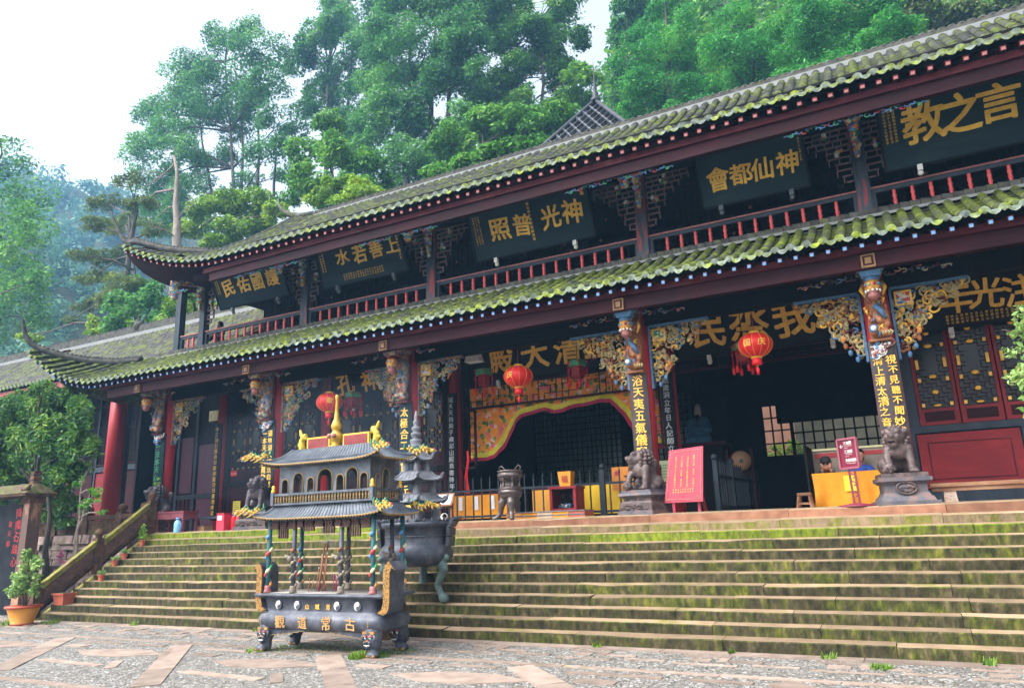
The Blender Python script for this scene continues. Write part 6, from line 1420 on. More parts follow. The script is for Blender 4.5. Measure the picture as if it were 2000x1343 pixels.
# stone railings
def rail_post(g, x, y, z, h, s=.09):
    g.frus(x, y, z, z+h, s, s, s*.95, s*.95, brown_stone); g.lathe([(s*.9, h), (s*.7, h+.04), (s*1.05, h+.08), (s*1.1, h+.13), (s*.8, h+.19), (s*.2, h+.23)], (x, y, z), brown_stone, 10)
bal = thing('stair_balustrade', 'carved brown stone balustrade with mossy handrail climbing the left of the steps', 'balustrade', (-18.2, 10.6, 0))
bx0 = -18.12; posts = [(10.55, .0), (11.95, .92), (13.35, 1.85)]
for i, (y, z) in enumerate(posts):
    g = MB(); rail_post(g, bx0, y, z, .86 if i else .80, .10); g.build('post', bal)
for i in range(2):
    (ya, za), (yb, zb2) = posts[i], posts[i+1]; ya += .09; yb -= .09
    lerp = lambda t, dz, dx=0: (bx0+dx, ya+(yb-ya)*t, za+.05+(zb2-za)*t+dz)
    g = MB(); P = lambda dx: [lerp(0, .10, dx), lerp(1, .10, dx), lerp(1, .62, dx), lerp(0, .62, dx)]
    g.prism(P(-.05), brown_stone, (.10, 0, 0)); g.prism([lerp(.05, .27, .052), lerp(.95, .27, .052), lerp(.95, .58, .052), lerp(.05, .58, .052)], mat('panel_stone', [(.3, (.05, .028, .022)), (.55, (.11, .06, .045)), (.8, (.24, .12, .06))], 5, .8, .5), (.012, 0, 0))
    rr_ = random.Random(i)
    for k in range(40): t_ = rr_.uniform(.08, .92); q = lerp(t_, rr_.uniform(.31, .55), .066); g.ball(q, rr_.uniform(.012, .03), mat('panel_stone', (.1, .06, .05)), 5)
    g.prism([lerp(.0, .10, .052), lerp(1, .10, .052), lerp(1, .22, .10), lerp(0, .22, .10)], brown_stone, (-.04, 0, .02))
    g.build('panel', bal)
    g = MB(); g.bar(lerp(-.02, .68), lerp(1.02, .68), .15, .11, moss_stone); g.build('handrail', bal)
g = MB(); g.prism([(bx0-.12, 10.45, 0), (bx0-.12, 10.75, 0.08), (bx0-.12, 13.5, 1.90), (bx0-.12, 13.5, 0)], moss_stone, (.30, 0, 0)); g.build('curb', bal)
tr_ = thing('terrace_balustrade', 'brown stone railing with round post caps along the terrace left of the steps', 'balustrade', (-21, 13.3, ZP))
for xx in (-18.4, -19.35, -20.85, -22.3, -23.8):
    g = MB(); rail_post(g, xx, 13.38, ZP, .62, .12); g.build('post', tr_)
for a, b in ((-19.35, -18.4), (-20.85, -19.35), (-22.3, -20.85), (-23.8, -22.3)):
    g = MB(); g.box(a+.12, b-.12, 13.32, 13.44, ZP+.05, ZP+.42, brown_stone); g.build('panel', tr_); g = MB(); g.box(a+.1, b-.1, 13.28, 13.48, ZP+.44, ZP+.56, brown_stone); g.build('handrail', tr_)
# dry stone retaining wall behind the shrubs
t = thing('rubble_wall', 'rough rubble stone wall below the terrace behind the left tree', 'wall', (-21, 13.0, 0)); g = MB(); rr_ = random.Random(12); z = 0
while z < 1.75:
    h = rr_.uniform(.14, .26); x = -26.5
    while x < -18.4:
        L = rr_.uniform(.2, .6); d = rr_.uniform(-.04, .05); g.frus(x+L/2, 13.05+d, z, z+h-.015, L/2-.01, .22, L/2-.025, .19, wall_stone); x += L
    z += h
g.build('stones', t)
# stele with a roofed cap
stele_red = mat('stele_red_paint', (.34, .012, .016), 6, .6, 0)
moss_cap = mat_moss('mossy_cap_stone', [(.3, (.05, .035, .025)), (.7, (.13, .09, .06))], [(.4, (.05, .065, .012)), (.8, (.13, .15, .025))], amount=.5, scale=4)
t = thing('stone_stele', 'dark stone stele with red painted characters under a mossy roofed cap', 'stele', (-20.0, 11.4, 0)); sy = 11.2; L_ = at(-10, 1100, sy).x; R_ = at(62, 1050, sy).x; zc = at(30, 985, sy).z
g = MB(); g.box(L_-1.2, R_-.22, sy-.08, sy+.1, 0, zc, mat('stele_slate', [(.3, (.006, .007, .010)), (.7, (.018, .021, .026))], 3, .6, .2, spec=.08)); g.build('slab', t)
g = MB(); g.frus(R_-.12, sy, 0, zc, .15, .17, .13, .15, mat('stele_pillar', [(.3, (.07, .04, .035)), (.5, (.11, .06, .045)), (.58, (.36, .19, .12)), (.66, (.08, .05, .04))], 2.2, .7, .4, stretch=(1.6, 1, .4))); g.box(R_-.3, R_+.08, sy-.2, sy+.2, zc, zc+.24, brown_stone); g.build('pillar', t)
g = MB(); z = zc+.24
g.add([(L_-1.4, sy-.42, z), (R_+.22, sy-.42, z), (R_+.22, sy+.4, z), (L_-1.4, sy+.4, z), (L_-1.4, sy-.05, z+.26), (R_-.0, sy-.05, z+.26), (R_, sy+.05, z+.26), (L_-1.4, sy+.05, z+.26)], [(0, 3, 2, 1), (4, 5, 6, 7), (0, 1, 5, 4), (1, 2, 6, 5), (2, 3, 7, 6), (3, 0, 4, 7)], moss_cap); g.box(L_-1.4, R_+.20, sy-.40, sy+.38, z-.06, z-.002, brown_stone)
for k in range(3): g.frus(R_-.12, sy, z+.22+k*.12, z+.32+k*.12, .11-.02*k, .11, .08, .1, brown_stone)
g.tube([(R_-.1, sy-.3, z+.1), (R_+.1, sy-.3, z+.1), (R_+.26, sy-.32, z+.2)], [.06, .06, .02], brown_stone, 6); g.build('cap', t)
g = MB()
for i, ch in enumerate('降魔石誅心'): letter(g, ch, (R_-.52, sy-.085, zc-.22-i*.30), .26, stele_red, thick=.1, wob=.2)
for i, ch in enumerate('張天師'): letter(g, ch, (R_-.85, sy-.085, zc-.5-i*.24), .16, stele_red, thick=.1, wob=.2)
g.build('characters', t)

# terrace furniture on the left
t = thing('red_desk', 'dull red wooden desk with a drawer by the left front column', 'desk', (-16.9, 13.7, ZP)); dk = mat('desk_red', [(.3, (.13, .03, .045)), (.7, (.22, .06, .08))], 4, .5, .1); x0, x1 = at(312, 1000, 13.6).x, at(368, 1000, 13.6).x
g = MB(); bx(g, x0, x1, 13.45, 13.95, .52, .56, dk); bx(g, x0+.03, x1-.03, 13.47, 13.93, .36, .52, dk); g.build('desk_top', t); g = MB()
for xx in (x0+.05, x1-.05):
    for yy in (13.5, 13.9): bx(g, xx-.03, xx+.03, yy-.03, yy+.03, 0, .36, dk)
g.build('leg', t)
p = at(347, 1025, 13.42); t = thing('thermos', 'light blue vacuum flask standing on the terrace edge below the desk', 'flask', (p.x, 13.42, ZP)); g = MB(); g.lathe([(.085, 0), (.095, .02), (.095, .22), (.08, .28), (.05, .31), (.05, .33)], (p.x, 13.42, ZP), mat('flask_blue', [(.3, (.16, .42, .66)), (.7, (.28, .55, .75))], 4, .35, 0), 18); g.build('bottle', t); g = MB(); g.lathe([(.055, .33), (.055, .38), (.02, .39)], (p.x, 13.42, ZP), blue_paint, 14); g.tube([(p.x+.09, 13.42, ZP+.24), (p.x+.14, 13.42, ZP+.2), (p.x+.13, 13.42, ZP+.08), (p.x+.09, 13.42, ZP+.06)], .012, blue_paint, 6); g.build('cap_and_handle', t)
stool('low dark wooden stool between the red desk and the balustrade', at(322, 1010, 13.9).x, 14.15, .36, .15, old_wood)
p = at(395, 1010, 14.2); t = thing('wooden_bench', 'dark plank bench in front of the purple door', 'bench', (p.x, 14.2, ZP)); g = MB(); bx(g, p.x-.55, p.x+.95, 14.1, 14.4, .34, .40, blue_grey); g.build('seat', t)
for s in (-.35, .75): g = MB(); bx(g, p.x+s-.05, p.x+s+.05, 14.12, 14.38, 0, .34, iron_grey); g.build('leg', t)
p = at(399, 1022, 14.0); g = MB(); bx(g, p.x-.28, p.x+.05, 13.95, 14.25, 0, .16, mat('cardboard', (.34, .2, .1), 4, .8, .1)); bx(g, p.x-.28, p.x+.05, 13.94, 13.949, .14, .17, old_wood); tag(g.build('cardboard_box'), 'brown cardboard box on the floor under the plank bench', 'box')
p = at(436, 1020, 13.55); t = thing('extinguisher_cabinet', 'red fire cabinet with a white panel at the terrace edge', 'cabinet', (p.x, 13.55, ZP)); g = MB(); bx(g, p.x-.13, p.x+.13, 13.45, 13.70, 0, .42, mat('cabinet_red', [(.3, (.46, .02, .05)), (.7, (.62, .04, .08))], 3, .45, 0)); bx(g, p.x-.14, p.x+.14, 13.44, 13.71, .42, .45, red_paint); g.build('cabinet', t); g = MB(); bx(g, p.x-.09, p.x+.06, 13.44, 13.449, .27, .38, paper); g.build('label_panel', t)
for k, (px, lb) in enumerate(((456, 'red fire extinguisher nearest the red cabinet'), (466, 'red fire extinguisher second from the red cabinet, nearer the lion'))):
    p = at(px, 1020, 13.7); t = thing('fire_extinguisher', lb, 'fire extinguisher', (p.x, 13.7, ZP)); g = MB(); g.lathe([(.07, 0), (.075, .02), (.075, .30), (.05, .36), (.03, .38)], (p.x, 13.7, ZP), silk_red, 14); g.build('cylinder', t); g = MB(); g.bar((p.x-.06, 13.7, ZP+.41), (p.x+.05, 13.7, ZP+.42), .03, .03, black_lacquer); g.tube([(p.x, 13.7, ZP+.37), (p.x, 13.7, ZP+.42)], .02, black_lacquer, 6); g.build('valve', t)
# person in black leaning at the gallery's end
p = at(428, 640, 16.1)
t = thing('person', 'person in black leaning on the upper gallery rail by the corner board', 'person', (p.x, 16.1, 7.38)); o = Vector((p.x, 16.1, 8.42))
blobm([(o, .10, o+Vector((-.02, -.02, -.07)), .075), (o+Vector((-.07, -.07, -.02)), .02), (o+Vector((0, .02, -.1)), .055, o+Vector((0, .03, -.22)), .06)], skin2, .012, 2).build('body', t)
blobm([(o+Vector((-.15, .03, -.28)), .08, o+Vector((.15, .03, -.28)), .08), (o+Vector((0, .03, -.3)), .15, o+Vector((.02, .05, -.62)), .15), (o+Vector((-.17, .02, -.28)), .07, o+Vector((-.24, -.15, -.5)), .055), (o+Vector((-.24, -.15, -.5)), .05, o+Vector((-.08, -.34, -.46)), .04), (o+Vector((.17, .02, -.28)), .07, o+Vector((.24, -.14, -.52)), .055), (o+Vector((.24, -.14, -.52)), .05, o+Vector((.05, -.34, -.46)), .04), (o+Vector((-.08, .06, -.6)), .1, o+Vector((-.09, .0, -.98)), .07), (o+Vector((.1, .06, -.6)), .1, o+Vector((.1, .0, -.98)), .07)], mat('black_coat', (.008, .008, .010), 8, .8, .1), .02, 3).build('coat', t)
blobm([(o+Vector((.02, .02, .03)), .108), (o+Vector((.03, .05, -.05)), .09)], black_lacquer, .014, 2).build('hair', t)
g = MB()
for s in (-1, 1):
    h_ = o+Vector((s*.06-.01, -.36, -.45)); 
    for q in range(5): g.tube([h_, h_+Vector((-s*.03+.012*(q-2), -.03-.006*(2-abs(q-2)), -.02)), h_+Vector((-s*.035+.014*(q-2), -.04, -.05))], [.014, .010, .008], skin2, 6)
g.build('hand', t)
# papers and a basket behind the gallery balusters
for k, (px, py, wv, hv, mm) in enumerate(((1735, 410, .30, .30, paper), (1780, 405, .34, .26, paper), (1818, 402, .26, .36, grey_stone), (1860, 395, .4, .3, paper), (1905, 392, .36, .3, pink_paint), (1950, 380, .42, .3, paper), (490, 652, .26, .3, paper), (520, 645, .3, .24, paper), (545, 642, .28, .3, grey_stone), (570, 635, .3, .26, paper))):
    p = at(px, py, 16.9); g = MB(); g.box(p.x-wv/2, p.x+wv/2, 16.88, 16.9, 7.40, 7.40+.34+hv*.5, mm)
    for q in range(3): g.box(p.x-wv*.35, p.x+wv*.3, 16.872, 16.879, 7.5+q*.09, 7.515+q*.09, grey_stone)
    tag(g.build('display_panel'), 'pale display panel leaning behind the gallery balusters', 'panel', 'pale panels along the upper gallery wall')
# lattice pyramid roof behind the ridge
t = thing('pavilion_roof', 'pointed openwork pavilion roof of crossing tiles with a slim spire behind the ridge', 'roof', (-9, 26, 12)); g = MB(); ax = at(1163, 196, 26); bl_, br_ = at(1055, 320, 25), at(1290, 245, 27)
half = 3.9; zb_ = 13.9; tilem = mat('dark_openwork_tile', [(.3, (.018, .022, .03)), (.7, (.05, .055, .065))], 4, .5, .2)
apex = Vector((ax.x, 26, ax.z))
cs = [Vector((ax.x+a*half, 26+b*half, zb_-.6)) for a, b in ((-1, -1), (1, -1), (1, 1), (-1, 1))]
for i in range(4):
    a, b = cs[i], cs[(i+1) % 4]; N = 18
    for k in range(N):
        for (p, q) in ((a.lerp(b, k/N), apex.lerp(b, k/N)), (b.lerp(a, k/N), apex.lerp(a, k/N))):
            g.tube([p, p.lerp(q, .5), q], .05, tilem, 5)
    for r_i in range(1, N):
        for c_i in range(N-r_i+1):
            u = c_i/N; v = r_i/N; q = a+(b-a)*(u+v/2 if False else u)+(apex-a)*v
            if u+v <= 1: g.ball(q, .065, mortar if (r_i+c_i) % 1 == 0 else tilem, 6)
    g.tube([a+Vector((0, 0, 0)), apex], .09, tilem, 6)
g.add([Vector((ax.x+a*half*.97, 26+b*half*.97, zb_-.75)) for a, b in ((-1, -1), (1, -1), (1, 1), (-1, 1))]+[apex-Vector((0, 0, .12))], [(0, 1, 4), (1, 2, 4), (2, 3, 4), (3, 0, 4), (3, 2, 1, 0)], dark_wood)
g.build('openwork_tiles', t); g = MB(); g.lathe([(.2, -.1), (.22, .05), (.1, .15), (.15, .3), (.06, .42), (.10, .52), (.03, .65), (.02, 1.5), (.005, 1.9)], apex, tilem, 8); g.build('spire', t)
g = MB()
for c_ in cs: g.bar((c_.x*.97+ax.x*.03, c_.y, 8), c_, .25, .25, dark_wood)
g.build('post', t)

# ------------------------------------------------------------------ foliage
rng = np.random.default_rng(5)
def leafmesh(lobes, n, size, squash=.75, droop=0.0, sub=10, fine=False, shell=.55):
    'leaf clumps over sub-lobes of the given ellipsoids; lobes: (x, y, z, rx, ry, rz)'
    L = np.array(lobes, float); subs = []
    for (x, y, z, rx, ry, rz) in L:
        for _ in range(sub):
            d = rng.normal(size=3); d /= np.linalg.norm(d); d[2] = d[2]*.8+.15
            k = rng.uniform(.45, .92); r = rng.uniform(.28, .5)
            subs.append((x+d[0]*rx*k, y+d[1]*ry*k, z+d[2]*rz*k, rx*r, ry*r, rz*r))
    Sb = np.array(subs); wgt = (Sb[:, 3]*Sb[:, 5]); wgt /= wgt.sum(); idx = rng.choice(len(Sb), n, p=wgt); B = Sb[idx]
    d = rng.normal(size=(n, 3)); d[:, 2] += .25; d /= np.linalg.norm(d, axis=1)[:, None]
    rad = shell+(1-shell)*rng.random(n)**.6; rad *= 1+.18*rng.normal(size=n)
    c = B[:, :3]+d*B[:, 3:6]*rad[:, None]
    nr = d*.6+rng.normal(size=(n, 3))*.55+np.array([0, 0, .55]); nr /= np.linalg.norm(nr, axis=1)[:, None]
    t = rng.normal(size=(n, 3))+d*.7-np.array([0, 0, droop]); t -= nr*(t*nr).sum(1)[:, None]; t /= np.linalg.norm(t, axis=1)[:, None]; b = np.cross(nr, t)
    s = size*rng.uniform(.55, 1.35, n)[:, None]; wv = squash*rng.uniform(.45, .8, n)[:, None]
    bend = nr*s*rng.uniform(-.25, .1, n)[:, None]
    V = np.stack([c-t*s*.5, c+b*s*wv*.5+bend*.3, c+t*s*.5+bend, c-b*s*wv*.5+bend*.3], 1).reshape(-1, 3)
    return V, np.arange(n*4).reshape(n, 4)
def np_obj(name, V, F, m, parent=None):
    me = bpy.data.meshes.new(name); n = len(F)
    me.vertices.add(len(V)); me.vertices.foreach_set('co', V.astype(np.float32).ravel()); me.loops.add(n*4); me.loops.foreach_set('vertex_index', F.astype(np.int32).ravel())
    me.polygons.add(n); me.polygons.foreach_set('loop_start', np.arange(0, n*4, 4, dtype=np.int32)); me.materials.append(m); me.update(calc_edges=True)
    o = bpy.data.objects.new(name, me); COL.objects.link(o); put(o, parent); return o
lf_mid = mat_leaf('leaf_mid_green', (.025, .105, .015), (.10, .31, .035), (.32, .54, .06))
lf_deep = mat_leaf('leaf_blue_green', (.022, .105, .028), (.085, .29, .065), (.25, .50, .10))
lf_bright = mat_leaf('leaf_yellow_green', (.07, .17, .015), (.20, .38, .03), (.46, .58, .05), .5)
lf_con = mat_leaf('leaf_conifer', (.014, .125, .024), (.06, .34, .055), (.22, .58, .09), .35)
lf_olive = mat_leaf('leaf_olive', (.04, .075, .015), (.12, .18, .035), (.28, .34, .07), .4)
lf_near = mat_leaf('leaf_podocarpus', (.015, .06, .022), (.06, .18, .035), (.26, .42, .05), 1.3)
lf_pot = mat_leaf('leaf_potted', (.08, .18, .04), (.22, .38, .10), (.45, .55, .22), 2)
lf_hill = mat_leaf('leaf_hazed_forest', (.04, .11, .075), (.10, .24, .15), (.22, .40, .22), .06)  # far leaves paler and bluer: part of the haze is painted into the colour
def tree(name, label, Y, base, lobes, n, size, leaf, barkm=bark, trunks=None, cat='tree', group=None, depth=.8, sub=10, trunk_r=.28, droop=0, squash=.75, bare=0, zground=None, limb=.09):
    'lobes in photo pixels (px, py, rx, ry[, dy]) round depth Y; they get their own depths and real sizes'
    rr = random.Random(hash(label) % 1000 if False else len(label)*7+int(Y)); W3 = []
    for q in lobes:
        px, py, rx, ry = q[:4]; y = Y+(q[4] if len(q) > 4 else rr.uniform(-1, 1)*depth*2.2)
        c_ = at(px, py, y); k = (c_-Vector((0, 0, HCAM))).length/F_PX*1.06; W3.append((c_.x, c_.y, c_.z, rx*k, (rx+ry)*.5*k*depth, ry*k))
    bp = at(base[0], base[1], Y); zg = zground if zground is not None else min(bp.z, ground_z(bp.x, Y)-.3)
    t = thing(name, label, cat, (bp.x, Y, zg), group)
    g = MB(); tops = trunks or [None]
    for k, tp in enumerate(tops):
        if tp is None: c_ = Vector(W3[rr.randrange(len(W3))][:3]); mid = max(W3, key=lambda q: q[2]); e = Vector((mid[0], mid[1], mid[2]))
        else: e = at(tp[2], tp[3], Y+tp[4] if len(tp) > 4 else Y)
        s = at(tp[0], tp[1], Y+(tp[4] if len(tp) > 4 else 0)) if tp else bp
        root = Vector((s.x, s.y, min(zg, s.z))); pts = [root, s] if s.z-root.z > .3 else [root]
        st = pts[-1]
        for i in range(1, 7): f = i/6; pts.append(st.lerp(e, f)+Vector((rr.uniform(-.12, .12), rr.uniform(-.15, .15), 0))*(1 if i < 6 else 0)*trunk_r*3)
        N = len(pts); g.tube(pts, [trunk_r*(1-.75*(i/(N-1))) for i in range(N)], barkm, 9)
        if k == 0: main = pts
    allp = main
    for q in W3:                                            # limbs to the lobes
        c_ = Vector(q[:3]); cand = [p for p in allp if p.z < c_.z+.2] or [allp[-1]]; s = min(cand, key=lambda p: (p-c_).length); L = (c_-s).length
        if L < .2: continue
        m1 = s.lerp(c_, .45)+Vector((rr.uniform(-.1, .1), rr.uniform(-.1, .1), .08))*L; g.tube([s, m1, c_], [limb*min(1, L/3)+.02, limb*.6*min(1, L/3)+.015, .015], barkm, 6)
        for _ in range(3):
            e = c_+Vector((rr.uniform(-1, 1)*q[3], rr.uniform(-1, 1)*q[4], rr.uniform(-.6, .9)*q[5])); g.tube([m1.lerp(c_, rr.uniform(.3, 1)), e], [.03*min(1, L/3)+.008, .006], barkm, 4)
    g.build('trunk', t)
    if n: V, F = leafmesh(W3, n, size, squash, droop, sub); np_obj('crown', V, F, leaf, t)
    return t
# near plants on the left
tree('podocarpus_tree', 'dense dark green podocarpus tree leaning over the stone stele at the left edge', 12.6, (72, 1075), [(30, 800, 50, 34), (110, 785, 42, 34), (60, 800, 50, 30), (0, 820, 50, 40), (95, 845, 50, 40), (75, 840, 60, 40), (150, 800, 28, 22), (20, 870, 50, 40), (110, 880, 50, 36), (140, 850, 34, 30), (60, 920, 50, 32), (140, 920, 32, 24), (20, 920, 40, 24), (100, 965, 40, 22), (135, 985, 36, 14), (0, 980, 22, 14), (125, 1025, 26, 11), (20, 950, 50, 30), (60, 985, 40, 20), (120, 930, 50, 40), (150, 880, 40, 36), (100, 1000, 44, 20), (50, 880, 60, 44), (-10, 960, 40, 40), (160, 830, 24, 30), (-20, 920, 50, 50), (-30, 850, 50, 60), (80, 760, 30, 14)], 64000, .17, lf_near, trunks=[(70, 1100, 70, 950), (90, 1110, 100, 900)], depth=.42, sub=14, trunk_r=.10, squash=.5, zground=0, limb=.035, droop=-.6)
tree('slender_tree', 'slender pale stemmed young tree with sparse leaves in front of the stone railing', 12.2, (150, 1085), [(165, 915, 16, 16), (190, 960, 18, 12), (175, 985, 24, 10), (185, 890, 14, 8), (155, 940, 12, 14), (200, 1000, 14, 6), (160, 1005, 14, 8)], 420, .13, lf_mid, bark_pale, trunks=[(148, 1085, 160, 940), (150, 1040, 178, 960)], depth=.5, sub=8, trunk_r=.05, zground=.2, limb=.02)
def potplant(label, c, rim, h, m, lobes, n, size, leaf, stems=7, rect=False, name='potted_plant', rimc=None):
    x, y, z = c; t = thing(name, label, 'potted plant', c); g = MB()
    if rect: g.frus(x, y, z, z+h-.04, rim*.8, rim*.6, rim, rim*.75, m); g.frus(x, y, z+h-.04, z+h, rim*1.1, rim*.85, rim*1.12, rim*.87, m); g.box(x-rim*.9, x+rim*.9, y-rim*.66, y+rim*.66, z+h, z+h+.006, soil)
    else: g.lathe([(rim*.62, 0), (rim*.66, h*.12), (rim*.64, h*.14), (rim*.94, h*.88), (rim*.95, h*.9), (rim*1.06, h*.9), (rim*1.07, h*.98), (rim*1.0, h), (rim*.9, h)], c, m, 28); g.lathe([(rim*.9, h-.012), (rim*.9, h-.008)], c, soil, 24)
    if rimc: g.lathe([(rim*1.065, h*.89), (rim*1.08, h*.96), (rim*1.065, h*1.005)], c, rimc, 28); g.lathe([(rim*.64, 0), (rim*.665, h*.11), (rim*.655, h*.115)], c, rimc, 28)
    g.build('pot', t)
    if lobes:
        W3 = [(x+a, y+b, z+h+cc, r1, r1*.9, r2) for a, b, cc, r1, r2 in lobes]; g = MB(); rr = random.Random(len(label))
        for k in range(stems):
            q = W3[k % len(W3)]; g.tube([(x+rr.uniform(-.2, .2)*rim, y+rr.uniform(-.2, .2)*rim, z+h-.01), (x+(q[0]-x)*.5, y+(q[1]-y)*.5, z+h+(q[2]-z-h)*.5), q[:3]], [.012, .009, .004], bark, 5)
        g.build('stem', t); V, F = leafmesh(W3, n, size, .85, 0, 9, shell=.3); np_obj('foliage', V, F, leaf, t)
    return t
p = at(42, 1222, 9.95); ochre = mat('ochre_glazed_pot', [(.3, (.50, .20, .025)), (.7, (.66, .30, .05))], 3, .35, .05)
potplant('big ochre glazed pot with a leafy pale green shrub at the foot of the steps', (p.x, 9.95, 0), .34, .40, ochre, [(0, 0, .35, .36, .26), (-.2, 0, .55, .26, .24), (.2, -.05, .5, .28, .24), (.05, 0, .78, .24, .24), (-.12, 0, 1.0, .14, .18), (.35, 0, .3, .18, .16), (-.35, 0, .25, .16, .16), (.28, 0, .78, .14, .14)], 2800, .085, lf_pot, 12, rimc=mat('pot_rim_red', (.42, .07, .03), 4, .4, .05))
p = at(97, 1185, 11.05); potplant('empty rectangular terracotta planter at the bottom of the balustrade', (-17.72, 10.98, RS*2), .20, .26, terracotta, None, 0, 0, None, rect=True, name='planter')
for k, (px, py, Y, h, lb) in enumerate(((198, 1123, 11.70, .16, 'lowest of the small terracotta pots on the steps, with grey green succulents'), (222, 1098, 12.18, .16, 'second small terracotta pot up the steps, plant spilling left'), (241, 1086, 12.43, .16, 'third small terracotta pot up the steps, short bushy plant'), (265, 1079, 12.9, .16, 'highest small terracotta pot on the steps with a tall green plant'))):
    st = int((Y-Y0)/TR)+1; p = at(px, py, Y); x = max(p.x, XL+.25)
    potplant(lb, (x, Y, RS*st), .085, .15, terracotta, [(0, 0, .06, .10, .05), (.06, 0, .05, .07, .04), (-.06, 0, .05, .07, .04)]+([(0, 0, .2, .10, .12), (-.02, 0, .34, .07, .1), (.08, 0, .1, .1, .08)] if k == 3 else []), 160 if k < 3 else 330, .06, lf_pot if k < 3 else lf_bright, 4, name='small_potted_plant')['group'] = 'small terracotta pots up the left of the steps'
g = MB(); p = at(120, 1085, 12.4)
V, F = leafmesh([(p.x, 12.4, p.z, .12, .1, .16), (p.x+.1, 12.4, p.z-.15, .1, .1, .1)], 90, .08, .8); o = np_obj('pink_flowers', V, F, mat('pink_petals', [(.3, (.5, .06, .2)), (.7, (.7, .2, .4))], 9, .6, 0)); tag(o, 'magenta flowers growing between the stone wall and the balustrade', 'flowers')
p = at(2000, 680, 11.5)
tree('leafy_shrub', 'sparse shrub branch with pale glossy leaves reaching in at the right edge', 11.5, (2090, 1000), [(1992, 650, 22, 14), (1985, 690, 24, 12), (2005, 730, 26, 20), (2030, 660, 40, 60), (2040, 780, 40, 60), (1998, 600, 12, 8)], 900, .10, lf_pot, trunks=[(2090, 1000, 2040, 640)], depth=.6, sub=8, trunk_r=.04, zground=ZP-.5, cat='shrub', limb=.02)
gb = thing('garden_bush', 'bright green bush outside the rear window grid', 'bush', (-1.5, 27, ZP)); q0 = at(1515, 880, 27)
V, F = leafmesh([(q0.x-.5, 27, q0.z-.3, .7, .5, .5), (q0.x+.5, 27.2, q0.z-.25, .7, .5, .55), (q0.x+1.6, 27.3, q0.z-.75, .6, .5, .45), (q0.x+2.6, 27.3, q0.z-.8, .6, .5, .45), (q0.x+3.6, 27.3, q0.z-.75, .6, .5, .42)], 3000, .14, .8); np_obj('crown', V, F, lf_bright, gb)
g = MB()
for k in range(5): g.tube([(q0.x-.5+k, 27.2, ZP-.3), (q0.x-.5+k, 27.2, q0.z-.6)], [.05, .02], bark, 6)
g.build('trunk', gb)
# a weed on the leftmost lion, tufts at the paving joints
V, F = leafmesh([(-18.75, 13.95, ZP+1.36, .10, .1, .10), (-18.7, 13.95, ZP+1.50, .07, .07, .07)], 60, .07, .7); o = np_obj('weed', V, F, lf_bright); tag(o, 'small green weed sprouting behind the leftmost stone lion head', 'plant')
# grass and weeds at the foot of the burner and of the steps
tuft = []
for (x, y, n_, r, h) in ((-9.2, 8.8, 130, .18, .05), (-8.95, 9.1, 90, .3, .035), (-7.2, 8.75, 220, .13, .08), (-7.0, 9.0, 110, .2, .045), (-7.0, 9.45, 80, .3, .03), (-8.2, 9.5, 120, .6, .03), (-1.2, 10.45, 40, .08, .07), (-4.3, 10.5, 40, .06, .08), (-2.4, 10.52, 26, .05, .06), (.5, 10.5, 30, .06, .08), (-14.5, 10.5, 40, .07, .1), (-11, 10.5, 40, .08, .07), (-.6, 10.0, 90, .12, .05), (-17.0, 10.3, 80, .2, .1), (-17.9, 9.9, 160, .4, .12)):
    for _ in range(n_):
        a = rnd.uniform(0, 6.3); q = r*math.sqrt(rnd.random()); x0, y0 = x+q*math.cos(a), y+q*math.sin(a); hh = h*rnd.uniform(.5, 1.3); b = rnd.uniform(0, 6.3); l_ = hh*.6; wv = .012
        tuft.append([(x0-wv*math.sin(b), y0+wv*math.cos(b), 0), (x0+wv*math.sin(b), y0-wv*math.cos(b), 0), (x0+l_*math.cos(b)+wv*.4, y0+l_*math.sin(b), hh), (x0+l_*math.cos(b), y0+l_*math.sin(b)+.003, hh)])
V = np.array(tuft).reshape(-1, 3); o = np_obj('grass_tufts', V, np.arange(len(V)).reshape(-1, 4), mat_leaf('leaf_grass', (.06, .14, .01), (.13, .26, .02), (.26, .38, .05), 3)); tag(o, 'bright green grass tufts at the paving joints and step foot', 'grass', kind='stuff')

# trees behind the roofs
BG = 'tall forest trees behind the temple'
tree('broadleaf_tree', 'bright green tree hanging over the left edge above the wing roof', 30, (-40, 700), [(10, 320, 55, 34), (50, 385, 50, 40), (5, 430, 70, 40), (70, 455, 40, 30), (20, 500, 70, 36), (75, 545, 36, 26), (25, 570, 70, 36), (15, 635, 80, 40), (85, 620, 34, 24), (-60, 400, 80, 80), (-60, 560, 80, 80), (0, 275, 26, 10)], 17000, .34, lf_mid, trunks=[(-40, 700, -10, 330)], sub=14, trunk_r=.4)
tree('pine_tree', 'flat layered pine with olive needles leaning left behind the corner of the upper roof', 27, (275, 650), [(250, 352, 40, 10), (205, 395, 40, 13), (270, 400, 40, 14), (180, 440, 36, 13), (240, 440, 50, 16), (300, 450, 30, 14), (170, 500, 34, 14), (225, 500, 46, 16), (180, 545, 40, 15), (240, 560, 50, 18), (160, 600, 34, 12), (215, 585, 40, 14), (290, 570, 36, 18), (140, 625, 20, 9)], 12500, .30, lf_olive, trunks=[(272, 650, 255, 470), (255, 470, 270, 380)], depth=.8, sub=12, trunk_r=.18, squash=.35)
tree('dark_shrub_tree', 'dark round leaved tree just above the wing roof ridge', 26, (270, 660), [(250, 600, 40, 32), (300, 590, 40, 36), (275, 560, 34, 22), (230, 635, 30, 22), (320, 630, 30, 24)], 6500, .26, lf_deep, sub=12, trunk_r=.15)
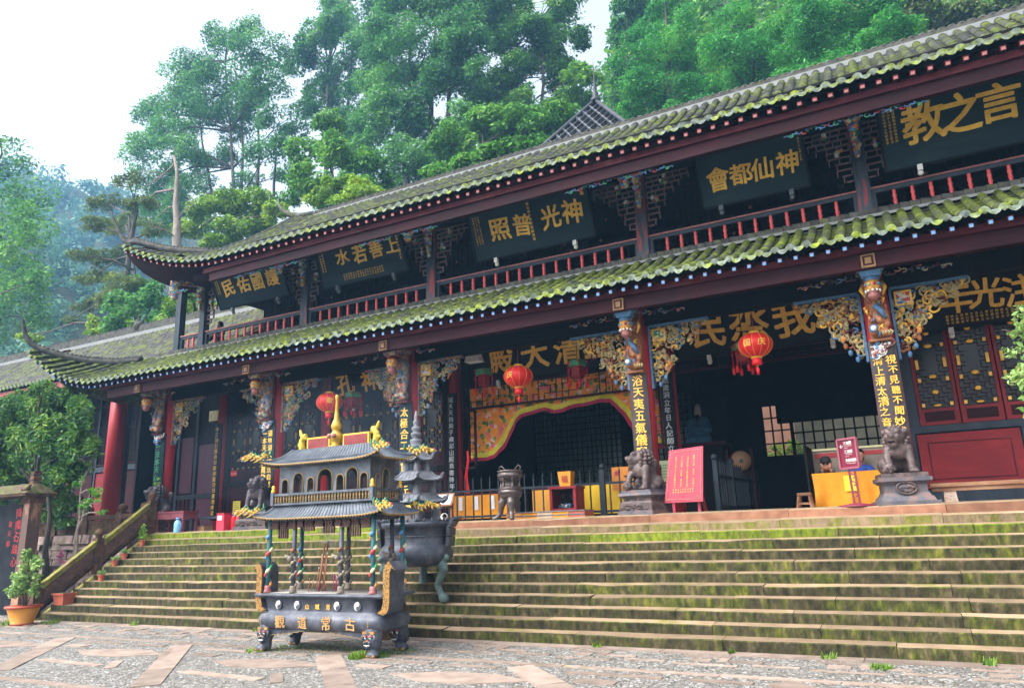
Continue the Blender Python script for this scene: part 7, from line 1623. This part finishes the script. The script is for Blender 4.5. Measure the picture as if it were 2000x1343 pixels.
tree('leafy_tree', 'bright green sapling growth between the slim trunks just above the upper roof corner', 32, (450, 560), [(395, 405, 40, 28), (450, 400, 40, 28), (505, 395, 36, 28), (380, 450, 40, 24), (440, 450, 46, 24), (500, 440, 40, 24), (540, 420, 30, 24), (420, 480, 40, 14)], 13000, .28, lf_bright, sub=12, trunk_r=.1)
tree('leafy_tree', 'deep green tree filling the gap left of the pavilion roof under the broad tree', 36, (980, 470), [(880, 280, 50, 34), (940, 250, 50, 34), (1000, 250, 56, 34), (1060, 240, 50, 34), (1110, 230, 36, 30), (1000, 310, 60, 26), (1080, 280, 46, 24), (1130, 270, 30, 20)], 17000, .30, lf_mid, sub=12, trunk_r=.16)
snag = tree('dead_tree', 'bare pale dead trunk with tangled grey branches behind the upper roof corner', 26.5, (345, 500), [(300, 360, 30, 30), (280, 400, 36, 30), (310, 420, 30, 24), (375, 400, 24, 20), (290, 440, 26, 20)], 0, .1, None, bark_pale, trunks=[(346, 500, 340, 306)], trunk_r=.30, limb=.08)
tree('tall_tree', 'tall broadleaf tree with several slim trunks and airy crown against the white sky', 44, (490, 520), [(440, 75, 62, 34), (375, 120, 56, 36), (500, 105, 58, 38), (340, 165, 50, 34), (430, 165, 70, 38), (520, 165, 50, 34), (400, 200, 60, 40), (480, 190, 50, 36), (330, 260, 50, 34), (300, 225, 42, 30), (370, 225, 62, 36), (460, 235, 64, 34), (550, 235, 48, 30), (285, 290, 44, 32), (345, 300, 54, 36), (420, 310, 44, 30), (520, 300, 50, 28), (575, 270, 34, 24), (300, 355, 46, 30), (370, 375, 50, 30), (480, 360, 34, 22), (330, 430, 50, 30), (400, 440, 40, 26), (560, 340, 30, 20), (310, 400, 50, 40), (365, 330, 50, 40), (440, 400, 40, 30)], 70000, .29, lf_deep, group=None, trunks=[(470, 560, 440, 120), (500, 560, 505, 180), (440, 560, 390, 230), (525, 560, 540, 260), (470, 500, 475, 200, .8)], depth=.85, sub=10, trunk_r=.26)
tree('tall_tree', 'tall hazy tree with gaps of sky, between the airy tree and the giant clump', 50, (620, 520), [(600, 80, 36, 26), (590, 130, 40, 28), (625, 170, 42, 26), (690, 10, 60, 34), (665, 60, 46, 34), (700, 110, 56, 40), (665, 155, 46, 34), (715, 190, 50, 40), (600, 215, 30, 20), (690, 250, 46, 36), (660, -20, 50, 24), (640, 60, 40, 34), (630, 200, 40, 30), (670, 290, 40, 30)], 42000, .31, lf_deep, group=None, trunks=[(630, 560, 640, 130), (660, 560, 690, 60)], sub=11, trunk_r=.3)
tree('giant_tree', 'giant dense blue green tree in the middle, its top lost in mist', 42, (800, 520), [(790, 10, 70, 36), (870, 20, 70, 36), (760, 70, 60, 40), (840, 85, 80, 44), (910, 90, 50, 40), (740, 140, 54, 40), (810, 160, 76, 44), (880, 165, 64, 42), (760, 225, 66, 42), (840, 240, 76, 44), (900, 235, 44, 36), (730, 290, 54, 36), (800, 310, 74, 40), (870, 310, 60, 36), (930, 150, 34, 30), (780, 370, 60, 34), (850, 370, 60, 30), (940, 30, 50, 40), (700, 350, 40, 30), (720, 240, 40, 34), (900, 370, 50, 26)], 85000, .28, lf_deep, group=None, trunks=[(790, 560, 800, 90), (830, 560, 850, 60), (870, 560, 880, 120)], depth=.9, sub=12, trunk_r=.42)
tree('tall_tree', 'broad tree left of the pointed pavilion roof, bright sky showing through it', 46, (1010, 470), [(990, 15, 70, 32), (1070, 20, 60, 34), (960, 70, 56, 34), (1030, 80, 66, 40), (1100, 85, 50, 34), (990, 140, 60, 36), (1070, 150, 56, 34), (1130, 150, 36, 34), (960, 205, 50, 32), (1030, 205, 56, 32), (1095, 210, 44, 30), (1140, 205, 24, 26), (990, 260, 56, 30), (1060, 265, 46, 26), (930, 270, 40, 30), (1010, 315, 56, 24), (930, 200, 40, 36), (1000, 230, 50, 40)], 62000, .30, lf_mid, group=None, trunks=[(1000, 520, 1010, 90), (1050, 500, 1060, 100), (960, 520, 970, 180)], depth=.9, sub=11, trunk_r=.32)
tree('leafy_tree', 'lighter green tree standing low behind the ridge under the giant clump', 33, (660, 470), [(640, 250, 36, 24), (600, 305, 46, 30), (660, 300, 50, 34), (710, 320, 44, 34), (610, 355, 50, 30), (680, 365, 54, 30), (740, 365, 36, 26), (570, 385, 34, 22), (640, 400, 60, 22)], 15000, .30, lf_mid, sub=12, trunk_r=.2)
tree('bright_bush', 'yellow green bush peeping over the upper ridge below the lighter tree', 27, (670, 470), [(660, 365, 40, 20), (710, 368, 36, 20), (630, 385, 34, 18), (690, 390, 50, 18), (740, 378, 20, 14)], 5000, .24, lf_bright, cat='bush', sub=10, trunk_r=.1)
tree('bush', 'round green bush behind the ridge left of the pavilion roof', 30, (940, 420), [(900, 320, 44, 24), (960, 300, 44, 26), (1010, 295, 40, 22), (860, 340, 40, 20), (1050, 285, 34, 18), (930, 345, 50, 18)], 8000, .28, lf_mid, cat='bush', sub=10, trunk_r=.12)
tree('bright_bush', 'yellow green leafy bush seen through the end bay of the upper gallery', 25, (370, 690), [(345, 610, 30, 28), (385, 600, 28, 34), (420, 620, 26, 30), (330, 640, 30, 16), (450, 640, 24, 20), (375, 570, 20, 20), (400, 650, 40, 14)], 6000, .20, lf_bright, cat='bush', sub=10, trunk_r=.08)
tree('bright_bush', 'row of broad leaved yellowish plants along the wing roof ridge', 25, (250, 690), [(185, 632, 16, 14), (205, 640, 18, 10), (235, 640, 18, 9), (265, 634, 18, 9), (295, 628, 18, 9), (320, 622, 16, 9), (180, 650, 20, 8), (60, 660, 24, 9)], 2600, .26, lf_bright, cat='bush', sub=8, trunk_r=.06)
tree('conifer', 'leftmost fluffy emerald conifer right of the pavilion spire', 44, (1310, 420), [(1300, 5, 46, 36), (1265, 55, 46, 34), (1330, 60, 50, 36), (1245, 110, 46, 32), (1300, 120, 50, 34), (1360, 115, 44, 32), (1240, 165, 44, 30), (1300, 175, 50, 32), (1360, 170, 46, 30), (1275, 220, 50, 28), (1340, 220, 46, 26), (1395, 195, 36, 22), (1230, 215, 30, 22)], 26000, .26, lf_con, group='fluffy conifers on the slope', depth=.9, sub=12, trunk_r=.3, squash=.5)
tree('conifer', 'second fluffy emerald conifer, its crown cut by the top of the frame', 42, (1470, 400), [(1470, -10, 50, 40), (1430, 50, 46, 34), (1490, 60, 50, 36), (1415, 105, 44, 32), (1470, 115, 50, 34), (1525, 105, 44, 32), (1420, 160, 46, 30), (1480, 165, 48, 28), (1530, 160, 40, 26), (1440, 200, 44, 20)], 21000, .25, lf_con, group='fluffy conifers on the slope', depth=.9, sub=12, trunk_r=.3, squash=.5)
tree('conifer', 'third fluffy conifer above the right half of the eave, densest green', 40, (1600, 380), [(1590, -5, 54, 40), (1640, 40, 50, 38), (1570, 55, 46, 36), (1610, 95, 54, 36), (1660, 95, 44, 34), (1560, 115, 44, 32), (1600, 145, 50, 28), (1650, 140, 44, 26), (1555, 155, 40, 20)], 20000, .24, lf_con, group='fluffy conifers on the slope', depth=.9, sub=12, trunk_r=.3, squash=.5)
tree('conifer', 'rightmost fluffy conifer next to the olive scrub', 41, (1720, 350), [(1710, 0, 52, 36), (1750, 40, 40, 32), (1690, 55, 44, 34), (1735, 80, 44, 30), (1690, 105, 46, 26), (1755, 105, 34, 20), (1720, 125, 40, 16)], 15000, .24, lf_con, group='fluffy conifers on the slope', depth=.9, sub=12, trunk_r=.3, squash=.5)
tree('scrub_tree', 'pale olive scrub tree in the upper right corner beyond the conifers', 46, (1880, 300), [(1800, 20, 44, 26), (1850, 40, 46, 28), (1910, 30, 50, 28), (1960, 15, 40, 22), (1820, 75, 44, 20), (1880, 75, 44, 18), (1780, 85, 26, 16), (1990, 25, 30, 20)], 14000, .30, lf_olive, sub=10, trunk_r=.15)
tree('tall_tree', 'narrow hazy tree at the edge of the cliff right of the sky gap', 54, (1215, 420), [(1225, 10, 36, 30), (1215, 60, 30, 30), (1230, 105, 30, 28), (1212, 150, 26, 28), (1225, 195, 28, 26), (1210, 235, 26, 22), (1255, 20, 34, 30)], 11000, .36, lf_deep, group=None, trunks=[(1222, 420, 1225, 30)], sub=11, trunk_r=.2)

# forested slopes: the cliff side on the right, the far blue hills on the left
def slope(name, crest, drop, Yc_, dY, m, leafm, n, size, lob, label, seed, hm=earth):
    rs_ = np.random.default_rng(seed); pts = [at(px, py, Yc_) for px, py in crest]
    def crest_at(u): f = u*(len(pts)-1); i = min(int(f), len(pts)-2); return pts[i].lerp(pts[i+1], f-i)
    g = MB()
    def fn(u, v):
        c_ = crest_at(u); return (c_.x*(1-dY*v/Yc_), c_.y-dY*v, c_.z-lob*1.9-(drop)*v**.9+lob*.25*math.sin(u*31+v*17))
    g.grid(fn, 60, 24, hm); o = g.build(name); struct(o)
    L = []
    for _ in range(int(n/130)):
        u, v = rs_.random(), rs_.random()**1.1; x, y, z = fn(u, v); r = lob*rs_.uniform(.7, 1.4); L.append((x, y, z+lob*.7, r, r, r*.9))
    V, F = leafmesh(L, n, size, .8, 0, 6); f = np_obj('forest_canopy', V, F, leafm); tag(f, label, 'forest', kind='stuff')
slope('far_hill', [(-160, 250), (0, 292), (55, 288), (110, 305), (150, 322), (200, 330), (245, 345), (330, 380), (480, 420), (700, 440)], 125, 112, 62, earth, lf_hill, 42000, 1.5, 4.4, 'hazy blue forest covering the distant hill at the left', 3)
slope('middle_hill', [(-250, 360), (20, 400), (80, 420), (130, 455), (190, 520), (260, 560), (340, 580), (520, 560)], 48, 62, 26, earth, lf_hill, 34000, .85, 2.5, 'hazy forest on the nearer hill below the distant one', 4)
slope('cliff_slope', [(1196, 130), (1215, 40), (1240, -60), (1330, -90), (1500, -120), (1750, -100), (2000, -80), (2250, -60)], 34, 66, 24, earth, lf_mid, 42000, .62, 2.2, 'forest on the steep slope behind the conifers', 5, mat_moss('cliff_rock', [(.3, (.10, .08, .07)), (.7, (.26, .2, .16))], [(.3, (.03, .07, .015)), (.8, (.09, .16, .03))], amount=.6, scale=.3))

# ------------------------------------------------------------------ incense smoke and mountain haze
g = MB(); sp = [(-8.05, 9.15, 1.5), (-8.1, 9.1, 1.75), (-8.15, 9.0, 2.0), (-8.3, 8.95, 2.4)]
g.tube(sp, [.05, .12, .18, .10], bark, 12)
g.mats[0] = mat_volume('smoke_near', (.75, .85, 1), 1.5); o = g.build('incense_smoke'); tag(o, 'thin bluish smoke rising from the incense sticks into the burner canopy', 'smoke', kind='stuff')
g = MB(); vs, fs = blob([((-8.6, 11.8, 2.4), .8), ((-9.4, 12.3, 3.2), 1.1), ((-10.4, 12.8, 3.8), 1.2), ((-11.6, 13, 4.1), 1.2), ((-13, 13, 4.0), 1.1), ((-9.2, 12.5, 4.3), .9), ((-14.6, 13, 3.6), 1.1)], .15, 6); g.add(vs, fs, mat_volume('smoke_drift', (.5, .72, 1), .014), True); o = g.build('drifting_smoke'); tag(o, 'faint blue incense smoke drifting in front of the left half of the hall', 'smoke', kind='stuff')
g = MB(); g.box(-330, 120, -14, 300, -80, 170, mat_volume('mountain_haze', (.32, .63, 1.0), .0012, .3)); o = g.build('haze'); tag(o, 'pale mountain haze', 'haze', kind='stuff')
